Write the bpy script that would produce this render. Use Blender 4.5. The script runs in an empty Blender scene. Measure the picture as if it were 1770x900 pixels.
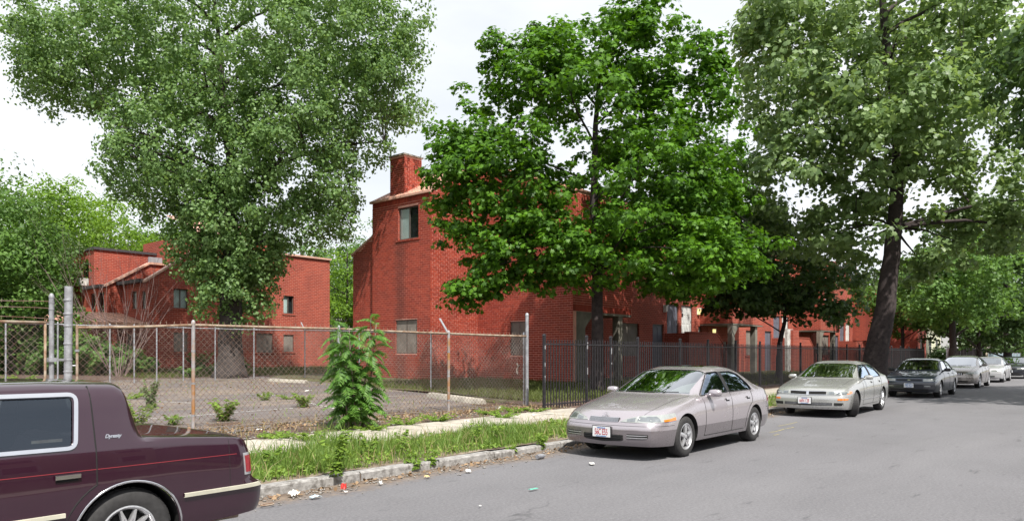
import bpy, bmesh, math, random
import numpy as np
from mathutils import Vector, Matrix

# ---------------------------------------------------------------- camera, sky, sun, exposure
# World axes: +X runs along the street (away from the viewer), +Y runs from the road into the lots, Z up. Metres.
scene = bpy.context.scene
COL = scene.collection
CAM_H = 1.55
YAW = math.radians(40.2)                       # heading of the lens measured from the street's own direction
cam_data = bpy.data.cameras.new('camera')
cam_data.sensor_width = 36.0
cam_data.lens = 36.0 * 1260.0 / 1770.0
cam_data.shift_y = (611.0 - 450.0) / 1770.0    # verticals stay upright
cam_data.clip_start = 0.1
cam_data.clip_end = 3000.0
cam = bpy.data.objects.new('camera', cam_data)
COL.objects.link(cam)
cam.location = (0, 0, CAM_H)
cam.rotation_euler = (math.pi / 2, 0, YAW - math.pi / 2)
scene.camera = cam

SUN_EL = math.radians(55)
SUN_H = Vector((-0.46, -0.888))                # horizontal direction towards the sun
world = bpy.data.worlds.new('World')
scene.world = world
world.use_nodes = True
wn, wl = world.node_tree.nodes, world.node_tree.links
wn.clear()
w_out = wn.new('ShaderNodeOutputWorld')
w_bg = wn.new('ShaderNodeBackground')
w_sky = wn.new('ShaderNodeTexSky')
w_sky.sky_type = 'NISHITA'
w_sky.sun_disc = False
w_sky.sun_elevation = SUN_EL
w_sky.sun_rotation = math.atan2(SUN_H.x, SUN_H.y)
w_sky.dust_density = 2.5
w_sky.air_density = 1.2
w_tc = wn.new('ShaderNodeTexCoord')
w_map = wn.new('ShaderNodeMapping')
w_map.inputs['Scale'].default_value = (1.0, 1.0, 3.0)
w_noise = wn.new('ShaderNodeTexNoise')
w_noise.inputs['Scale'].default_value = 2.2
w_noise.inputs['Detail'].default_value = 6
w_noise.inputs['Roughness'].default_value = 0.55
w_ramp = wn.new('ShaderNodeValToRGB')          # thin bright cloud veil over nearly the whole sky
w_ramp.color_ramp.elements[0].position = 0.25
w_ramp.color_ramp.elements[0].color = (0.74, 0.74, 0.74, 1)
w_ramp.color_ramp.elements[1].position = 0.62
w_ramp.color_ramp.elements[1].color = (1, 1, 1, 1)
w_mix = wn.new('ShaderNodeMix')
w_mix.data_type = 'RGBA'
w_mix.inputs['B'].default_value = (9.6, 9.9, 10.35, 1)
wl.new(w_tc.outputs['Generated'], w_map.inputs['Vector'])
wl.new(w_map.outputs['Vector'], w_noise.inputs['Vector'])
wl.new(w_noise.outputs['Fac'], w_ramp.inputs['Fac'])
wl.new(w_ramp.outputs['Color'], w_mix.inputs['Factor'])
wl.new(w_sky.outputs['Color'], w_mix.inputs['A'])
wl.new(w_mix.outputs['Result'], w_bg.inputs['Color'])
w_bg.inputs['Strength'].default_value = 0.082
wl.new(w_bg.outputs['Background'], w_out.inputs['Surface'])

sun_data = bpy.data.lights.new('sun', 'SUN')
sun_data.energy = 5.0
sun_data.angle = math.radians(0.6)
sun_data.color = (1.0, 0.955, 0.87)
sun = bpy.data.objects.new('sun', sun_data)
COL.objects.link(sun)
_sd = Vector((SUN_H.x * math.cos(SUN_EL), SUN_H.y * math.cos(SUN_EL), math.sin(SUN_EL)))
sun.rotation_euler = _sd.to_track_quat('Z', 'Y').to_euler()
sun.location = (-10, -20, 40)

vs = scene.view_settings
vs.view_transform = 'Standard'
vs.look = 'None'
vs.gamma = 1.0
vs.exposure = 0.48
vs.use_curve_mapping = False
scene.cycles.max_bounces = 6
scene.cycles.transparent_max_bounces = 12
scene.cycles.caustics_reflective = False
scene.cycles.caustics_refractive = False

R = random.Random(7)
NP = np.random.default_rng(11)
SN, CS = math.sin(YAW), math.cos(YAW)

# ---------------------------------------------------------------- site geometry
KERB = 7.15
FENCE_V = 13.3
def terrain(v):
    if v < KERB: return 0.0
    if v < FENCE_V: return 0.10
    return 0.10 + min(v - FENCE_V, 50) * 0.0168
def along(t_px, v):                # distance along the street of a sight line (photo column) at depth row v
    t = (t_px - 885.0) / 1260.0
    return v * (CS + SN * t) / (SN - CS * t)
def depth(u, v): return CS * u + SN * v
def height(py, u, v): return CAM_H + (611.0 - py) / 1260.0 * depth(u, v)
def ground_at(px, py):             # where a sight line meets the ground
    t = (px - 885.0) / 1260.0; s = (611.0 - py) / 1260.0
    a, b = 1.0, 120.0
    for _ in range(60):
        d = (a + b) / 2
        u = d * (CS + SN * t); v = d * (SN - CS * t)
        if CAM_H + s * d > terrain(v): a = d
        else: b = d
    return u, v, terrain(v)

# ---------------------------------------------------------------- mesh helpers
ORG = {}
class MB:
    def __init__(self):
        self.v = []; self.f = []; self.m = []; self.cur = 0
    def add(self, vs_, fs_):
        n = len(self.v)
        self.v.extend([tuple(p) for p in vs_])
        for f in fs_:
            self.f.append([n + i for i in f]); self.m.append(self.cur)
        return self
    def box(self, x0, x1, y0, y1, z0, z1):
        return self.add([(x0,y0,z0),(x1,y0,z0),(x1,y1,z0),(x0,y1,z0),(x0,y0,z1),(x1,y0,z1),(x1,y1,z1),(x0,y1,z1)],
                        [(0,3,2,1),(4,5,6,7),(0,1,5,4),(1,2,6,5),(2,3,7,6),(3,0,4,7)])
    def obox(self, c, ax, ay, az, hx, hy, hz):
        c, ax, ay, az = Vector(c), Vector(ax), Vector(ay), Vector(az)
        vs_ = []
        for sz in (-1, 1):
            for sx, sy in ((-1,-1),(1,-1),(1,1),(-1,1)):
                vs_.append(c + ax*hx*sx + ay*hy*sy + az*hz*sz)
        return self.add(vs_, [(0,3,2,1),(4,5,6,7),(0,1,5,4),(1,2,6,5),(2,3,7,6),(3,0,4,7)])
    def prism(self, poly, axis, a0, a1):
        """poly: 2D outline; axis: 'x' -> poly is (y,z), 'y' -> (x,z), 'z' -> (x,y)."""
        def P(p, a):
            if axis == 'x': return (a, p[0], p[1])
            if axis == 'y': return (p[0], a, p[1])
            return (p[0], p[1], a)
        n = len(poly)
        vs_ = [P(p, a0) for p in poly] + [P(p, a1) for p in poly]
        fs_ = [tuple(range(n)), tuple(range(2*n-1, n-1, -1))] + [(i, i+n, (i+1) % n + n, (i+1) % n) for i in range(n)]
        return self.add(vs_, fs_)
    def tube(self, path, r, sides=6, cap=True):
        path = [Vector(p) for p in path]
        n = len(path)
        rr = r if isinstance(r, (list, tuple)) else [r] * n
        vs_, fs_ = [], []
        prev = None
        for i, p in enumerate(path):
            d = (path[min(i+1, n-1)] - path[max(i-1, 0)])
            if d.length < 1e-9: d = Vector((0, 0, 1))
            d.normalize()
            if prev is None:
                up = Vector((0, 0, 1)) if abs(d.z) < 0.9 else Vector((1, 0, 0))
                a = d.cross(up).normalized()
            else:
                a = (prev - d * prev.dot(d))
                a = a.normalized() if a.length > 1e-6 else d.cross(Vector((1, 0, 0))).normalized()
            prev = a
            b = d.cross(a)
            for k in range(sides):
                an = 2 * math.pi * k / sides
                vs_.append(p + (a * math.cos(an) + b * math.sin(an)) * rr[i])
        for i in range(n - 1):
            for k in range(sides):
                k2 = (k + 1) % sides
                fs_.append((i*sides+k, i*sides+k2, (i+1)*sides+k2, (i+1)*sides+k))
        if cap:
            fs_.append(tuple(range(sides - 1, -1, -1)))
            fs_.append(tuple((n-1)*sides + k for k in range(sides)))
        return self.add(vs_, fs_)
    def lathe(self, prof, c, axis='y', seg=24):
        """prof: list of (radius, offset along axis)."""
        vs_, fs_ = [], []
        for r, o in prof:
            for k in range(seg):
                a = 2 * math.pi * k / seg
                ca, sa = r * math.cos(a), r * math.sin(a)
                if axis == 'y': vs_.append((c[0]+ca, c[1]+o, c[2]+sa))
                elif axis == 'z': vs_.append((c[0]+ca, c[1]+sa, c[2]+o))
                else: vs_.append((c[0]+o, c[1]+ca, c[2]+sa))
        for i in range(len(prof) - 1):
            for k in range(seg):
                k2 = (k + 1) % seg
                fs_.append((i*seg+k, i*seg+k2, (i+1)*seg+k2, (i+1)*seg+k))
        return self.add(vs_, fs_)
    def grid(self, pts):
        """pts[i][j] -> quads"""
        n, m = len(pts), len(pts[0])
        return self.add([p for row in pts for p in row],
                        [(i*m+j, i*m+j+1, (i+1)*m+j+1, (i+1)*m+j) for i in range(n-1) for j in range(m-1)])
    def build(self, name, mats, parent=None, smooth=False, bevel=0, recalc=True, sharp=None, weld=False, kind=None, label=None):
        me = bpy.data.meshes.new(name)
        if parent is not None and parent.name in ORG:
            ox, oy, oz = ORG[parent.name]
            vv = [(p[0]-ox, p[1]-oy, p[2]-oz) for p in self.v]
        else:
            vv = self.v
        me.from_pydata(vv, [], self.f)
        mats = mats if isinstance(mats, (list, tuple)) else [mats]
        for m in mats: me.materials.append(m)
        if len(mats) > 1: me.polygons.foreach_set('material_index', self.m)
        if recalc or weld or bevel:
            bm = bmesh.new(); bm.from_mesh(me)
            if weld: bmesh.ops.remove_doubles(bm, verts=bm.verts, dist=1e-5)
            if recalc: bmesh.ops.recalc_face_normals(bm, faces=bm.faces)
            if bevel:
                bmesh.ops.bevel(bm, geom=[e for e in bm.edges if len(e.link_faces) == 2 and e.calc_face_angle(0) > 0.6],
                                offset=bevel, segments=2, affect='EDGES', clamp_overlap=True)
            bm.to_mesh(me); bm.free()
        if smooth:
            me.polygons.foreach_set('use_smooth', [True] * len(me.polygons))
            if sharp: me.set_sharp_from_angle(angle=math.radians(sharp))
        return link(name, me, parent, kind, label)

def link(name, me, parent=None, kind=None, label=None):
    o = bpy.data.objects.new(name, me)
    COL.objects.link(o)
    if parent is not None:
        o.parent = parent
        if parent.name in ORG: ORG[o.name] = ORG[parent.name]
    if kind: o['kind'] = kind
    if label: o['label'] = label
    return o
def tag(o, label, cat, group=None, kind=None):
    o['label'] = label; o['category'] = cat
    if group: o['group'] = group
    if kind: o['kind'] = kind
    return o
def thing(name, label, cat, loc=(0, 0, 0), group=None, world_coords=True):
    o = bpy.data.objects.new(name, None)
    COL.objects.link(o)
    o.empty_display_size = 0.2
    o.location = loc
    if world_coords: ORG[o.name] = tuple(loc)
    return tag(o, label, cat, group)
def structure(o): o['kind'] = 'structure'; return o

def np_mesh(name, verts, faces_flat, counts, mat, parent=None, smooth=False):
    """fast mesh from arrays: verts (n,3), flat loop indices, loop counts per polygon"""
    me = bpy.data.meshes.new(name)
    if parent is not None and parent.name in ORG: verts = verts - np.array(ORG[parent.name])
    me.vertices.add(len(verts)); me.vertices.foreach_set('co', np.ascontiguousarray(verts, dtype=np.float32).ravel())
    me.loops.add(len(faces_flat)); me.loops.foreach_set('vertex_index', np.ascontiguousarray(faces_flat, dtype=np.int32))
    me.polygons.add(len(counts))
    starts = np.concatenate(([0], np.cumsum(counts)[:-1])).astype(np.int32)
    me.polygons.foreach_set('loop_start', starts)
    me.update(calc_edges=True)
    if smooth: me.polygons.foreach_set('use_smooth', np.ones(len(counts), dtype=bool))
    me.materials.append(mat)
    return link(name, me, parent)

# ---------------------------------------------------------------- materials
def new_mat(name):
    m = bpy.data.materials.new(name); m.use_nodes = True
    nt = m.node_tree; nt.nodes.clear()
    out = nt.nodes.new('ShaderNodeOutputMaterial')
    b = nt.nodes.new('ShaderNodeBsdfPrincipled')
    nt.links.new(b.outputs['BSDF'], out.inputs['Surface'])
    return m, nt, b, out
def node(nt, kind, **kw):
    n = nt.nodes.new(kind)
    for k, v in kw.items():
        if hasattr(n, k): setattr(n, k, v)
        else: n.inputs[k].default_value = v
    return n
def c4(c): return (c[0], c[1], c[2], 1)
def mix_rgb(nt, fac, a, b, blend='MIX'):
    n = nt.nodes.new('ShaderNodeMix'); n.data_type = 'RGBA'; n.blend_type = blend
    for sock, v in (('Factor', fac), ('A', a), ('B', b)):
        if hasattr(v, 'is_linked') or hasattr(v, 'links'): nt.links.new(v, n.inputs[sock])
        else: n.inputs[sock].default_value = v if sock == 'Factor' else (c4(v) if len(v) == 3 else v)
    return n.outputs['Result']
def ramp(nt, src, p0, p1, c0=(0,0,0), c1=(1,1,1)):
    n = nt.nodes.new('ShaderNodeValToRGB')
    n.color_ramp.elements[0].position = p0; n.color_ramp.elements[1].position = p1
    n.color_ramp.elements[0].color = c4(c0); n.color_ramp.elements[1].color = c4(c1)
    nt.links.new(src, n.inputs['Fac'])
    return n.outputs['Color']
def noise(nt, scale, detail=4, rough=0.55, vec=None, coord='Object', out='Fac', mapping=None):
    n = node(nt, 'ShaderNodeTexNoise'); n.inputs['Scale'].default_value = scale
    n.inputs['Detail'].default_value = detail; n.inputs['Roughness'].default_value = rough
    if vec is None:
        tc = node(nt, 'ShaderNodeTexCoord'); vec = tc.outputs[coord]
    if mapping:
        mp = node(nt, 'ShaderNodeMapping'); mp.inputs['Scale'].default_value = mapping
        nt.links.new(vec, mp.inputs['Vector']); vec = mp.outputs['Vector']
    nt.links.new(vec, n.inputs['Vector'])
    return n.outputs[out]
def bump(nt, b, h, strength=0.4, dist=0.01):
    n = node(nt, 'ShaderNodeBump'); n.inputs['Strength'].default_value = strength; n.inputs['Distance'].default_value = dist
    nt.links.new(h, n.inputs['Height']); nt.links.new(n.outputs['Normal'], b.inputs['Normal'])
def math_node(nt, op, a, b=None):
    n = nt.nodes.new('ShaderNodeMath'); n.operation = op
    for i, v in enumerate((a, b)):
        if v is None: continue
        if isinstance(v, (int, float)): n.inputs[i].default_value = v
        else: nt.links.new(v, n.inputs[i])
    return n.outputs[0]

def simple(name, col, rough=0.6, metal=0.0, var=0.25, scale=8.0, coat=0.0, bumpy=0.0, spec=0.5):
    m, nt, b, out = new_mat(name)
    f = noise(nt, scale, 5)
    dark = tuple(c * (1 - var) for c in col); lite = tuple(min(1, c * (1 + var)) for c in col)
    nt.links.new(ramp(nt, f, 0.3, 0.7, dark, lite), b.inputs['Base Color'])
    b.inputs['Roughness'].default_value = rough; b.inputs['Metallic'].default_value = metal
    b.inputs['Coat Weight'].default_value = coat; b.inputs['Specular IOR Level'].default_value = spec
    if bumpy: bump(nt, b, noise(nt, scale * 6, 4), bumpy, 0.01)
    return m
def patchy(name, cols, scales, rough=0.8, bumpy=0.3, bscale=60, metal=0.0, thr=(0.42, 0.62), coord='Object'):
    """base colour cols[0], then each further colour laid in patches by its own noise"""
    m, nt, b, out = new_mat(name)
    cur = None
    for i, (c, s) in enumerate(zip(cols, scales)):
        if i == 0:
            f = noise(nt, s, 6, 0.6, coord=coord)
            cur = ramp(nt, f, 0.3, 0.7, tuple(x * 0.82 for x in c), tuple(x * 1.18 for x in c))
        else:
            f = ramp(nt, noise(nt, s, 7, 0.65, coord=coord), thr[0], thr[1])
            cur = mix_rgb(nt, f, cur, c)
    nt.links.new(cur, b.inputs['Base Color'])
    b.inputs['Roughness'].default_value = rough; b.inputs['Metallic'].default_value = metal
    if bumpy: bump(nt, b, noise(nt, bscale, 5, coord=coord), bumpy, 0.01)
    return m

def brick_material(name, geo=False):
    """geo: the bricks are real pieces, colour varies per piece; otherwise a flat running bond on far walls."""
    m, nt, b, out = new_mat(name)
    tc = node(nt, 'ShaderNodeTexCoord'); gm = node(nt, 'ShaderNodeNewGeometry')
    big = noise(nt, 0.55, 5, 0.6)
    c_dark, c_mid, c_lite = (0.245, 0.036, 0.021), (0.305, 0.045, 0.025), (0.36, 0.058, 0.031)
    if geo:
        oi = node(nt, 'ShaderNodeObjectInfo')
        r_ = math_node(nt, 'FRACT', math_node(nt, 'ADD', gm.outputs['Random Per Island'], oi.outputs['Random']))
        cr = nt.nodes.new('ShaderNodeValToRGB')
        cr.color_ramp.elements[0].position = 0.0; cr.color_ramp.elements[0].color = c4(c_dark)
        cr.color_ramp.elements[1].position = 1.0; cr.color_ramp.elements[1].color = c4(c_lite)
        e = cr.color_ramp.elements.new(0.45); e.color = c4(c_mid)
        nt.links.new(r_, cr.inputs['Fac'])
        col = cr.outputs['Color']
    else:
        sx = node(nt, 'ShaderNodeSeparateXYZ'); nt.links.new(tc.outputs['Object'], sx.inputs[0])
        sn = node(nt, 'ShaderNodeSeparateXYZ'); nt.links.new(gm.outputs['Normal'], sn.inputs[0])
        side = math_node(nt, 'GREATER_THAN', math_node(nt, 'ABSOLUTE', sn.outputs[0]), 0.6)
        mx = nt.nodes.new('ShaderNodeMix'); mx.data_type = 'FLOAT'
        nt.links.new(side, mx.inputs['Factor']); nt.links.new(sx.outputs[0], mx.inputs['A']); nt.links.new(sx.outputs[1], mx.inputs['B'])
        cx = node(nt, 'ShaderNodeCombineXYZ')
        nt.links.new(mx.outputs['Result'], cx.inputs[0]); nt.links.new(sx.outputs[2], cx.inputs[1])
        br = node(nt, 'ShaderNodeTexBrick')
        br.offset = 0.5
        for k, v in (('Scale', 1.0), ('Mortar Size', 0.012), ('Mortar Smooth', 0.1), ('Bias', 0.0), ('Brick Width', 0.305), ('Row Height', 0.108)):
            br.inputs[k].default_value = v
        br.inputs['Color1'].default_value = c4(c_dark); br.inputs['Color2'].default_value = c4(c_lite)
        br.inputs['Mortar'].default_value = (0.42, 0.17, 0.13, 1)
        nt.links.new(cx.outputs[0], br.inputs['Vector'])
        col = br.outputs['Color']
        bump(nt, b, math_node(nt, 'SUBTRACT', 1.0, br.outputs['Fac']), 0.5, 0.012)
    stain = ramp(nt, big, 0.30, 0.62, (0.84, 0.80, 0.80), (1.08, 1.06, 1.02))
    col = mix_rgb(nt, 1.0, col, stain, 'MULTIPLY')
    run = noise(nt, 1.0, 4, 0.6, mapping=(1.3, 1.3, 0.12))      # rain runs down the wall
    col = mix_rgb(nt, ramp(nt, run, 0.56, 0.74, (0,0,0), (0.34,0.34,0.34)), col, (0.085, 0.022, 0.018))
    if geo:                                            # long dark water stain under the upper end window
        so = node(nt, 'ShaderNodeSeparateXYZ'); nt.links.new(tc.outputs['Object'], so.inputs[0])
        dv = math_node(nt, 'ABSOLUTE', math_node(nt, 'SUBTRACT', so.outputs[1], 1.15))
        near = ramp(nt, math_node(nt, 'ADD', dv, math_node(nt, 'MULTIPLY', math_node(nt, 'SUBTRACT', noise(nt, 3.0, 4), 0.5), 0.5)), 0.18, 0.55, (1,1,1), (0,0,0))
        low = math_node(nt, 'MULTIPLY', math_node(nt, 'LESS_THAN', so.outputs[2], 6.9), math_node(nt, 'LESS_THAN', so.outputs[0], -5.5))
        col = mix_rgb(nt, math_node(nt, 'MULTIPLY', math_node(nt, 'MULTIPLY', near, low), 0.55), col, (0.075, 0.018, 0.014))
    nt.links.new(col, b.inputs['Base Color'])
    b.inputs['Roughness'].default_value = 0.85
    if geo: bump(nt, b, noise(nt, 45, 4), 0.35, 0.006)
    return m

def leaf_material(name, c_dark, c_lite, trans=0.35, rough=0.45, gloss=0.5, clump=0.35):
    m = bpy.data.materials.new(name); m.use_nodes = True
    nt = m.node_tree; nt.nodes.clear()
    out = nt.nodes.new('ShaderNodeOutputMaterial')
    b = nt.nodes.new('ShaderNodeBsdfPrincipled'); tr = nt.nodes.new('ShaderNodeBsdfTranslucent'); mx = nt.nodes.new('ShaderNodeMixShader')
    gm = node(nt, 'ShaderNodeNewGeometry')
    f = math_node(nt, 'ADD', math_node(nt, 'MULTIPLY', gm.outputs['Random Per Island'], 0.6),
                  math_node(nt, 'MULTIPLY', noise(nt, clump, 4), 0.55))
    col = ramp(nt, f, 0.22, 0.85, c_dark, c_lite)
    nt.links.new(col, b.inputs['Base Color'])
    b.inputs['Roughness'].default_value = rough; b.inputs['Specular IOR Level'].default_value = gloss
    tcol = mix_rgb(nt, 0.6, col, (c_lite[0] * 1.5, c_lite[1] * 1.45, c_lite[2] * 0.7))
    nt.links.new(tcol, tr.inputs['Color'])
    mx.inputs['Fac'].default_value = trans
    nt.links.new(b.outputs['BSDF'], mx.inputs[1]); nt.links.new(tr.outputs['BSDF'], mx.inputs[2])
    nt.links.new(mx.outputs['Shader'], out.inputs['Surface'])
    return m

def car_paint(name, col, low=None, zsplit=0.0, metal=0.55, rough=0.32, dust=0.12):
    m, nt, b, out = new_mat(name)
    c = None
    tc = node(nt, 'ShaderNodeTexCoord')
    sx = node(nt, 'ShaderNodeSeparateXYZ'); nt.links.new(tc.outputs['Object'], sx.inputs[0])
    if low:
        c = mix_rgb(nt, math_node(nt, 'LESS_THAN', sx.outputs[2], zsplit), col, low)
    else:
        c = mix_rgb(nt, 0.0, col, col)
    d = math_node(nt, 'MULTIPLY', ramp(nt, noise(nt, 3.0, 6, 0.65), 0.4, 0.75), dust)   # road dust, in blotches
    c = mix_rgb(nt, d, c, (0.30, 0.28, 0.25))
    nt.links.new(c, b.inputs['Base Color'])
    b.inputs['Metallic'].default_value = metal; b.inputs['Roughness'].default_value = rough
    b.inputs['Coat Weight'].default_value = 1.0; b.inputs['Coat Roughness'].default_value = 0.02
    nt.links.new(math_node(nt, 'ADD', rough, math_node(nt, 'MULTIPLY', d, 1.2)), b.inputs['Roughness'])
    return m
def glass_mat(name, tint=(0.35, 0.42, 0.40), rough=0.02, gain=1.6, base=0.04, refl=(0.95, 0.97, 1.0)):
    m = bpy.data.materials.new(name); m.use_nodes = True
    nt = m.node_tree; nt.nodes.clear()
    out = nt.nodes.new('ShaderNodeOutputMaterial')
    g = nt.nodes.new('ShaderNodeBsdfGlossy'); g.inputs['Roughness'].default_value = rough
    g.inputs['Color'].default_value = c4(refl)
    t = nt.nodes.new('ShaderNodeBsdfTransparent'); t.inputs['Color'].default_value = c4(tint)
    fr = nt.nodes.new('ShaderNodeLayerWeight'); fr.inputs['Blend'].default_value = 0.5     # same from both sides of the sheet
    k = math_node(nt, 'MINIMUM', math_node(nt, 'ADD', math_node(nt, 'MULTIPLY', math_node(nt, 'ADD', math_node(nt, 'MULTIPLY', math_node(nt, 'POWER', fr.outputs['Facing'], 4.0), 0.95), 0.045), gain), base), 1.0)
    mx = nt.nodes.new('ShaderNodeMixShader')
    nt.links.new(k, mx.inputs['Fac']); nt.links.new(t.outputs[0], mx.inputs[1]); nt.links.new(g.outputs[0], mx.inputs[2])
    nt.links.new(mx.outputs[0], out.inputs['Surface'])
    return m

M = {}
M['brick'] = brick_material('brick_piece', True)
M['brickflat'] = brick_material('brick_bond', False)
M['mortar'] = simple('mortar', (0.72, 0.36, 0.29), 0.9, var=0.2, scale=3)
M['concrete'] = patchy('concrete', [(0.36, 0.33, 0.28), (0.25, 0.23, 0.20)], [2.0, 1.3], 0.85, 0.3, 50)
M['slab'] = patchy('sidewalk_concrete', [(0.40, 0.365, 0.315), (0.27, 0.245, 0.21), (0.46, 0.42, 0.36)], [1.6, 2.3, 5.0], 0.9, 0.35, 70)
M['kerbstone'] = patchy('kerb_granite', [(0.25, 0.24, 0.235), (0.12, 0.11, 0.10), (0.36, 0.35, 0.34)], [9, 4, 14], 0.85, 0.6, 30)
M['copper'] = patchy('copper_pink_metal_roof', [(0.62, 0.36, 0.27), (0.50, 0.30, 0.24)], [1.2, 2.0], 0.5, 0.05, 30, metal=0.0)
M['darktrim'] = simple('dark_roof_trim', (0.055, 0.05, 0.055), 0.6, var=0.2)
M['frame_al'] = simple('window_frame_bronze', (0.16, 0.135, 0.12), 0.45, 0.4, 0.15)
M['screen'] = simple('window_security_screen', (0.20, 0.175, 0.155), 0.8, 0.0, 0.2, 3)
M['blind'] = simple('window_blind', (0.72, 0.78, 0.76), 0.7, 0, 0.1, 3)
M['pane'] = glass_mat('window_glass', (0.90, 0.94, 0.94), gain=0.9, base=0.02)
M['room'] = simple('dark_room', (0.02, 0.02, 0.022), 0.9, var=0.2)
M['door_white'] = simple('door_white_paint', (0.62, 0.63, 0.62), 0.5, 0, 0.08, 4)
M['door_grey'] = simple('door_grey_blue_paint', (0.13, 0.14, 0.18), 0.5, 0, 0.1, 4)
M['grey_siding'] = simple('grey_metal_siding', (0.33, 0.34, 0.37), 0.6, 0, 0.1, 3)
M['galv'] = patchy('galvanised_steel', [(0.36, 0.37, 0.40), (0.24, 0.24, 0.26)], [14, 6], 0.55, 0.1, 40, metal=0.35)
M['rust'] = patchy('rusty_steel', [(0.27, 0.185, 0.125), (0.165, 0.085, 0.05), (0.36, 0.30, 0.24)], [9, 5, 7], 0.85, 0.3, 60)
M['wire'] = patchy('rusty_fence_wire', [(0.165, 0.095, 0.072), (0.12, 0.05, 0.03), (0.25, 0.20, 0.17)], [1.5, 3, 2.2], 0.7, 0, metal=0.2)
M['wiregrey'] = patchy('grey_fence_wire', [(0.33, 0.30, 0.29), (0.24, 0.19, 0.17)], [1.5, 3], 0.6, 0, metal=0.3)
M['postrust'] = patchy('galvanised_post_with_rust', [(0.33, 0.32, 0.33), (0.34, 0.16, 0.05)], [5, 2.6], 0.65, 0.2, 40, metal=0.2)
M['iron'] = patchy('black_painted_iron', [(0.010, 0.0095, 0.013), (0.024, 0.021, 0.026)], [4, 8], 0.6, 0.1, 40)
M['yellow'] = patchy('yellow_paint', [(0.72, 0.52, 0.03), (0.45, 0.33, 0.08)], [3, 8], 0.6, 0.2)
M['white_paint'] = patchy('white_paint', [(0.62, 0.62, 0.60), (0.36, 0.35, 0.34)], [3, 5], 0.6, 0.1)
M['lot_line'] = patchy('worn_white_line', [(0.50, 0.49, 0.48), (0.20, 0.19, 0.185)], [6, 5], 0.8, 0.2)
M['bark'] = patchy('dark_bark', [(0.060, 0.045, 0.045), (0.028, 0.021, 0.022)], [3, 6], 0.9, 0.9, 14)
M['bark2'] = patchy('grey_brown_bark', [(0.060, 0.048, 0.045), (0.028, 0.022, 0.021)], [2, 4], 0.9, 0.9, 10)
M['twig'] = simple('bare_twig', (0.21, 0.15, 0.14), 0.8, 0, 0.3, 4)
M['chrome'] = simple('chrome', (0.75, 0.75, 0.77), 0.12, 1.0, 0.05, 6)
M['alloy'] = simple('alloy_wheel_silver', (0.62, 0.62, 0.64), 0.32, 0.75, 0.1, 20)
M['rubber'] = simple('tyre_rubber', (0.030, 0.029, 0.030), 0.75, 0, 0.3, 25)
M['blackplastic'] = simple('black_plastic', (0.018, 0.018, 0.02), 0.55, 0, 0.2, 20)
M['under'] = simple('dark_underbody', (0.012, 0.012, 0.012), 0.9, 0, 0.2, 10)
M['cabin'] = simple('dark_cabin_trim', (0.045, 0.042, 0.042), 0.85, 0, 0.2, 10)
M['seat'] = simple('seat_upholstery', (0.085, 0.078, 0.075), 0.85, 0, 0.15, 10)
M['seat_red'] = simple('maroon_upholstery', (0.07, 0.025, 0.03), 0.85, 0, 0.15, 10)
M['cglass'] = glass_mat('car_glass', (0.42, 0.47, 0.45), gain=3.2, base=0.05)
M['cglass_side'] = glass_mat('old_car_side_glass', (0.42, 0.47, 0.50), gain=1.4, base=0.03, refl=(0.72, 0.84, 1.0))
M['cglass_dark'] = glass_mat('tinted_car_glass', (0.22, 0.25, 0.25), gain=3.0, base=0.05, refl=(0.70, 0.82, 1.0))
M['lens'] = simple('clear_lamp_lens', (0.36, 0.38, 0.37), 0.18, 0.2, 0.12, 14, coat=1.0)
M['lens_dark'] = simple('lamp_reflector', (0.30, 0.32, 0.33), 0.15, 0.7, 0.15, 14, coat=1.0)
M['amber'] = simple('amber_lens', (0.75, 0.20, 0.02), 0.15, 0, 0.1, 14, coat=1.0)
M['redlens'] = simple('red_tail_lens', (0.28, 0.012, 0.018), 0.12, 0, 0.15, 30, coat=1.0)
M['ivory'] = simple('ivory_rub_strip', (0.52, 0.50, 0.41), 0.45, 0, 0.1, 10)
M['pinstripe'] = simple('red_pinstripe', (0.30, 0.035, 0.045), 0.4, 0, 0.05, 10)
M['plate_white'] = simple('plate_white', (0.72, 0.73, 0.75), 0.5, 0, 0.04, 10)
M['plate_red'] = simple('plate_red_print', (0.42, 0.05, 0.07), 0.5, 0, 0.05, 10)
M['plate_blue'] = simple('plate_blue_print', (0.06, 0.16, 0.42), 0.5, 0, 0.05, 10)
M['paper'] = simple('white_litter_paper', (0.74, 0.73, 0.70), 0.8, 0, 0.1, 30)
M['paper_blue'] = simple('pale_blue_litter', (0.45, 0.58, 0.66), 0.6, 0, 0.1, 30)
M['paper_tan'] = simple('tan_litter', (0.62, 0.45, 0.22), 0.8, 0, 0.2, 30)
M['red_wrap'] = simple('red_wrapper', (0.55, 0.04, 0.035), 0.35, 0, 0.25, 40)
M['green_plastic'] = simple('green_plastic_litter', (0.12, 0.42, 0.32), 0.4, 0, 0.1, 30)
M['lamp_shell'] = simple('porch_lamp_white', (0.72, 0.72, 0.70), 0.5, 0, 0.05, 10)
_m, _nt, _b, _o = new_mat('lit_porch_lamp')
_b.inputs['Base Color'].default_value = (0.8, 0.75, 0.3, 1)
_b.inputs['Emission Color'].default_value = (1.0, 0.85, 0.35, 1); _b.inputs['Emission Strength'].default_value = 0.8
_nt.links.new(ramp(_nt, noise(_nt, 6, 3), 0.3, 0.7, (1.0, 0.80, 0.28), (1.0, 0.9, 0.5)), _b.inputs['Emission Color'])
M['lamp_lit'] = _m
M['siding_y'] = simple('pale_yellow_siding', (0.60, 0.60, 0.44), 0.6, 0, 0.06, 3)
M['siding_w'] = simple('white_siding', (0.66, 0.66, 0.68), 0.6, 0, 0.06, 3)
M['siding_tan'] = simple('tan_siding', (0.42, 0.36, 0.28), 0.7, 0, 0.06, 3)
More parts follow.
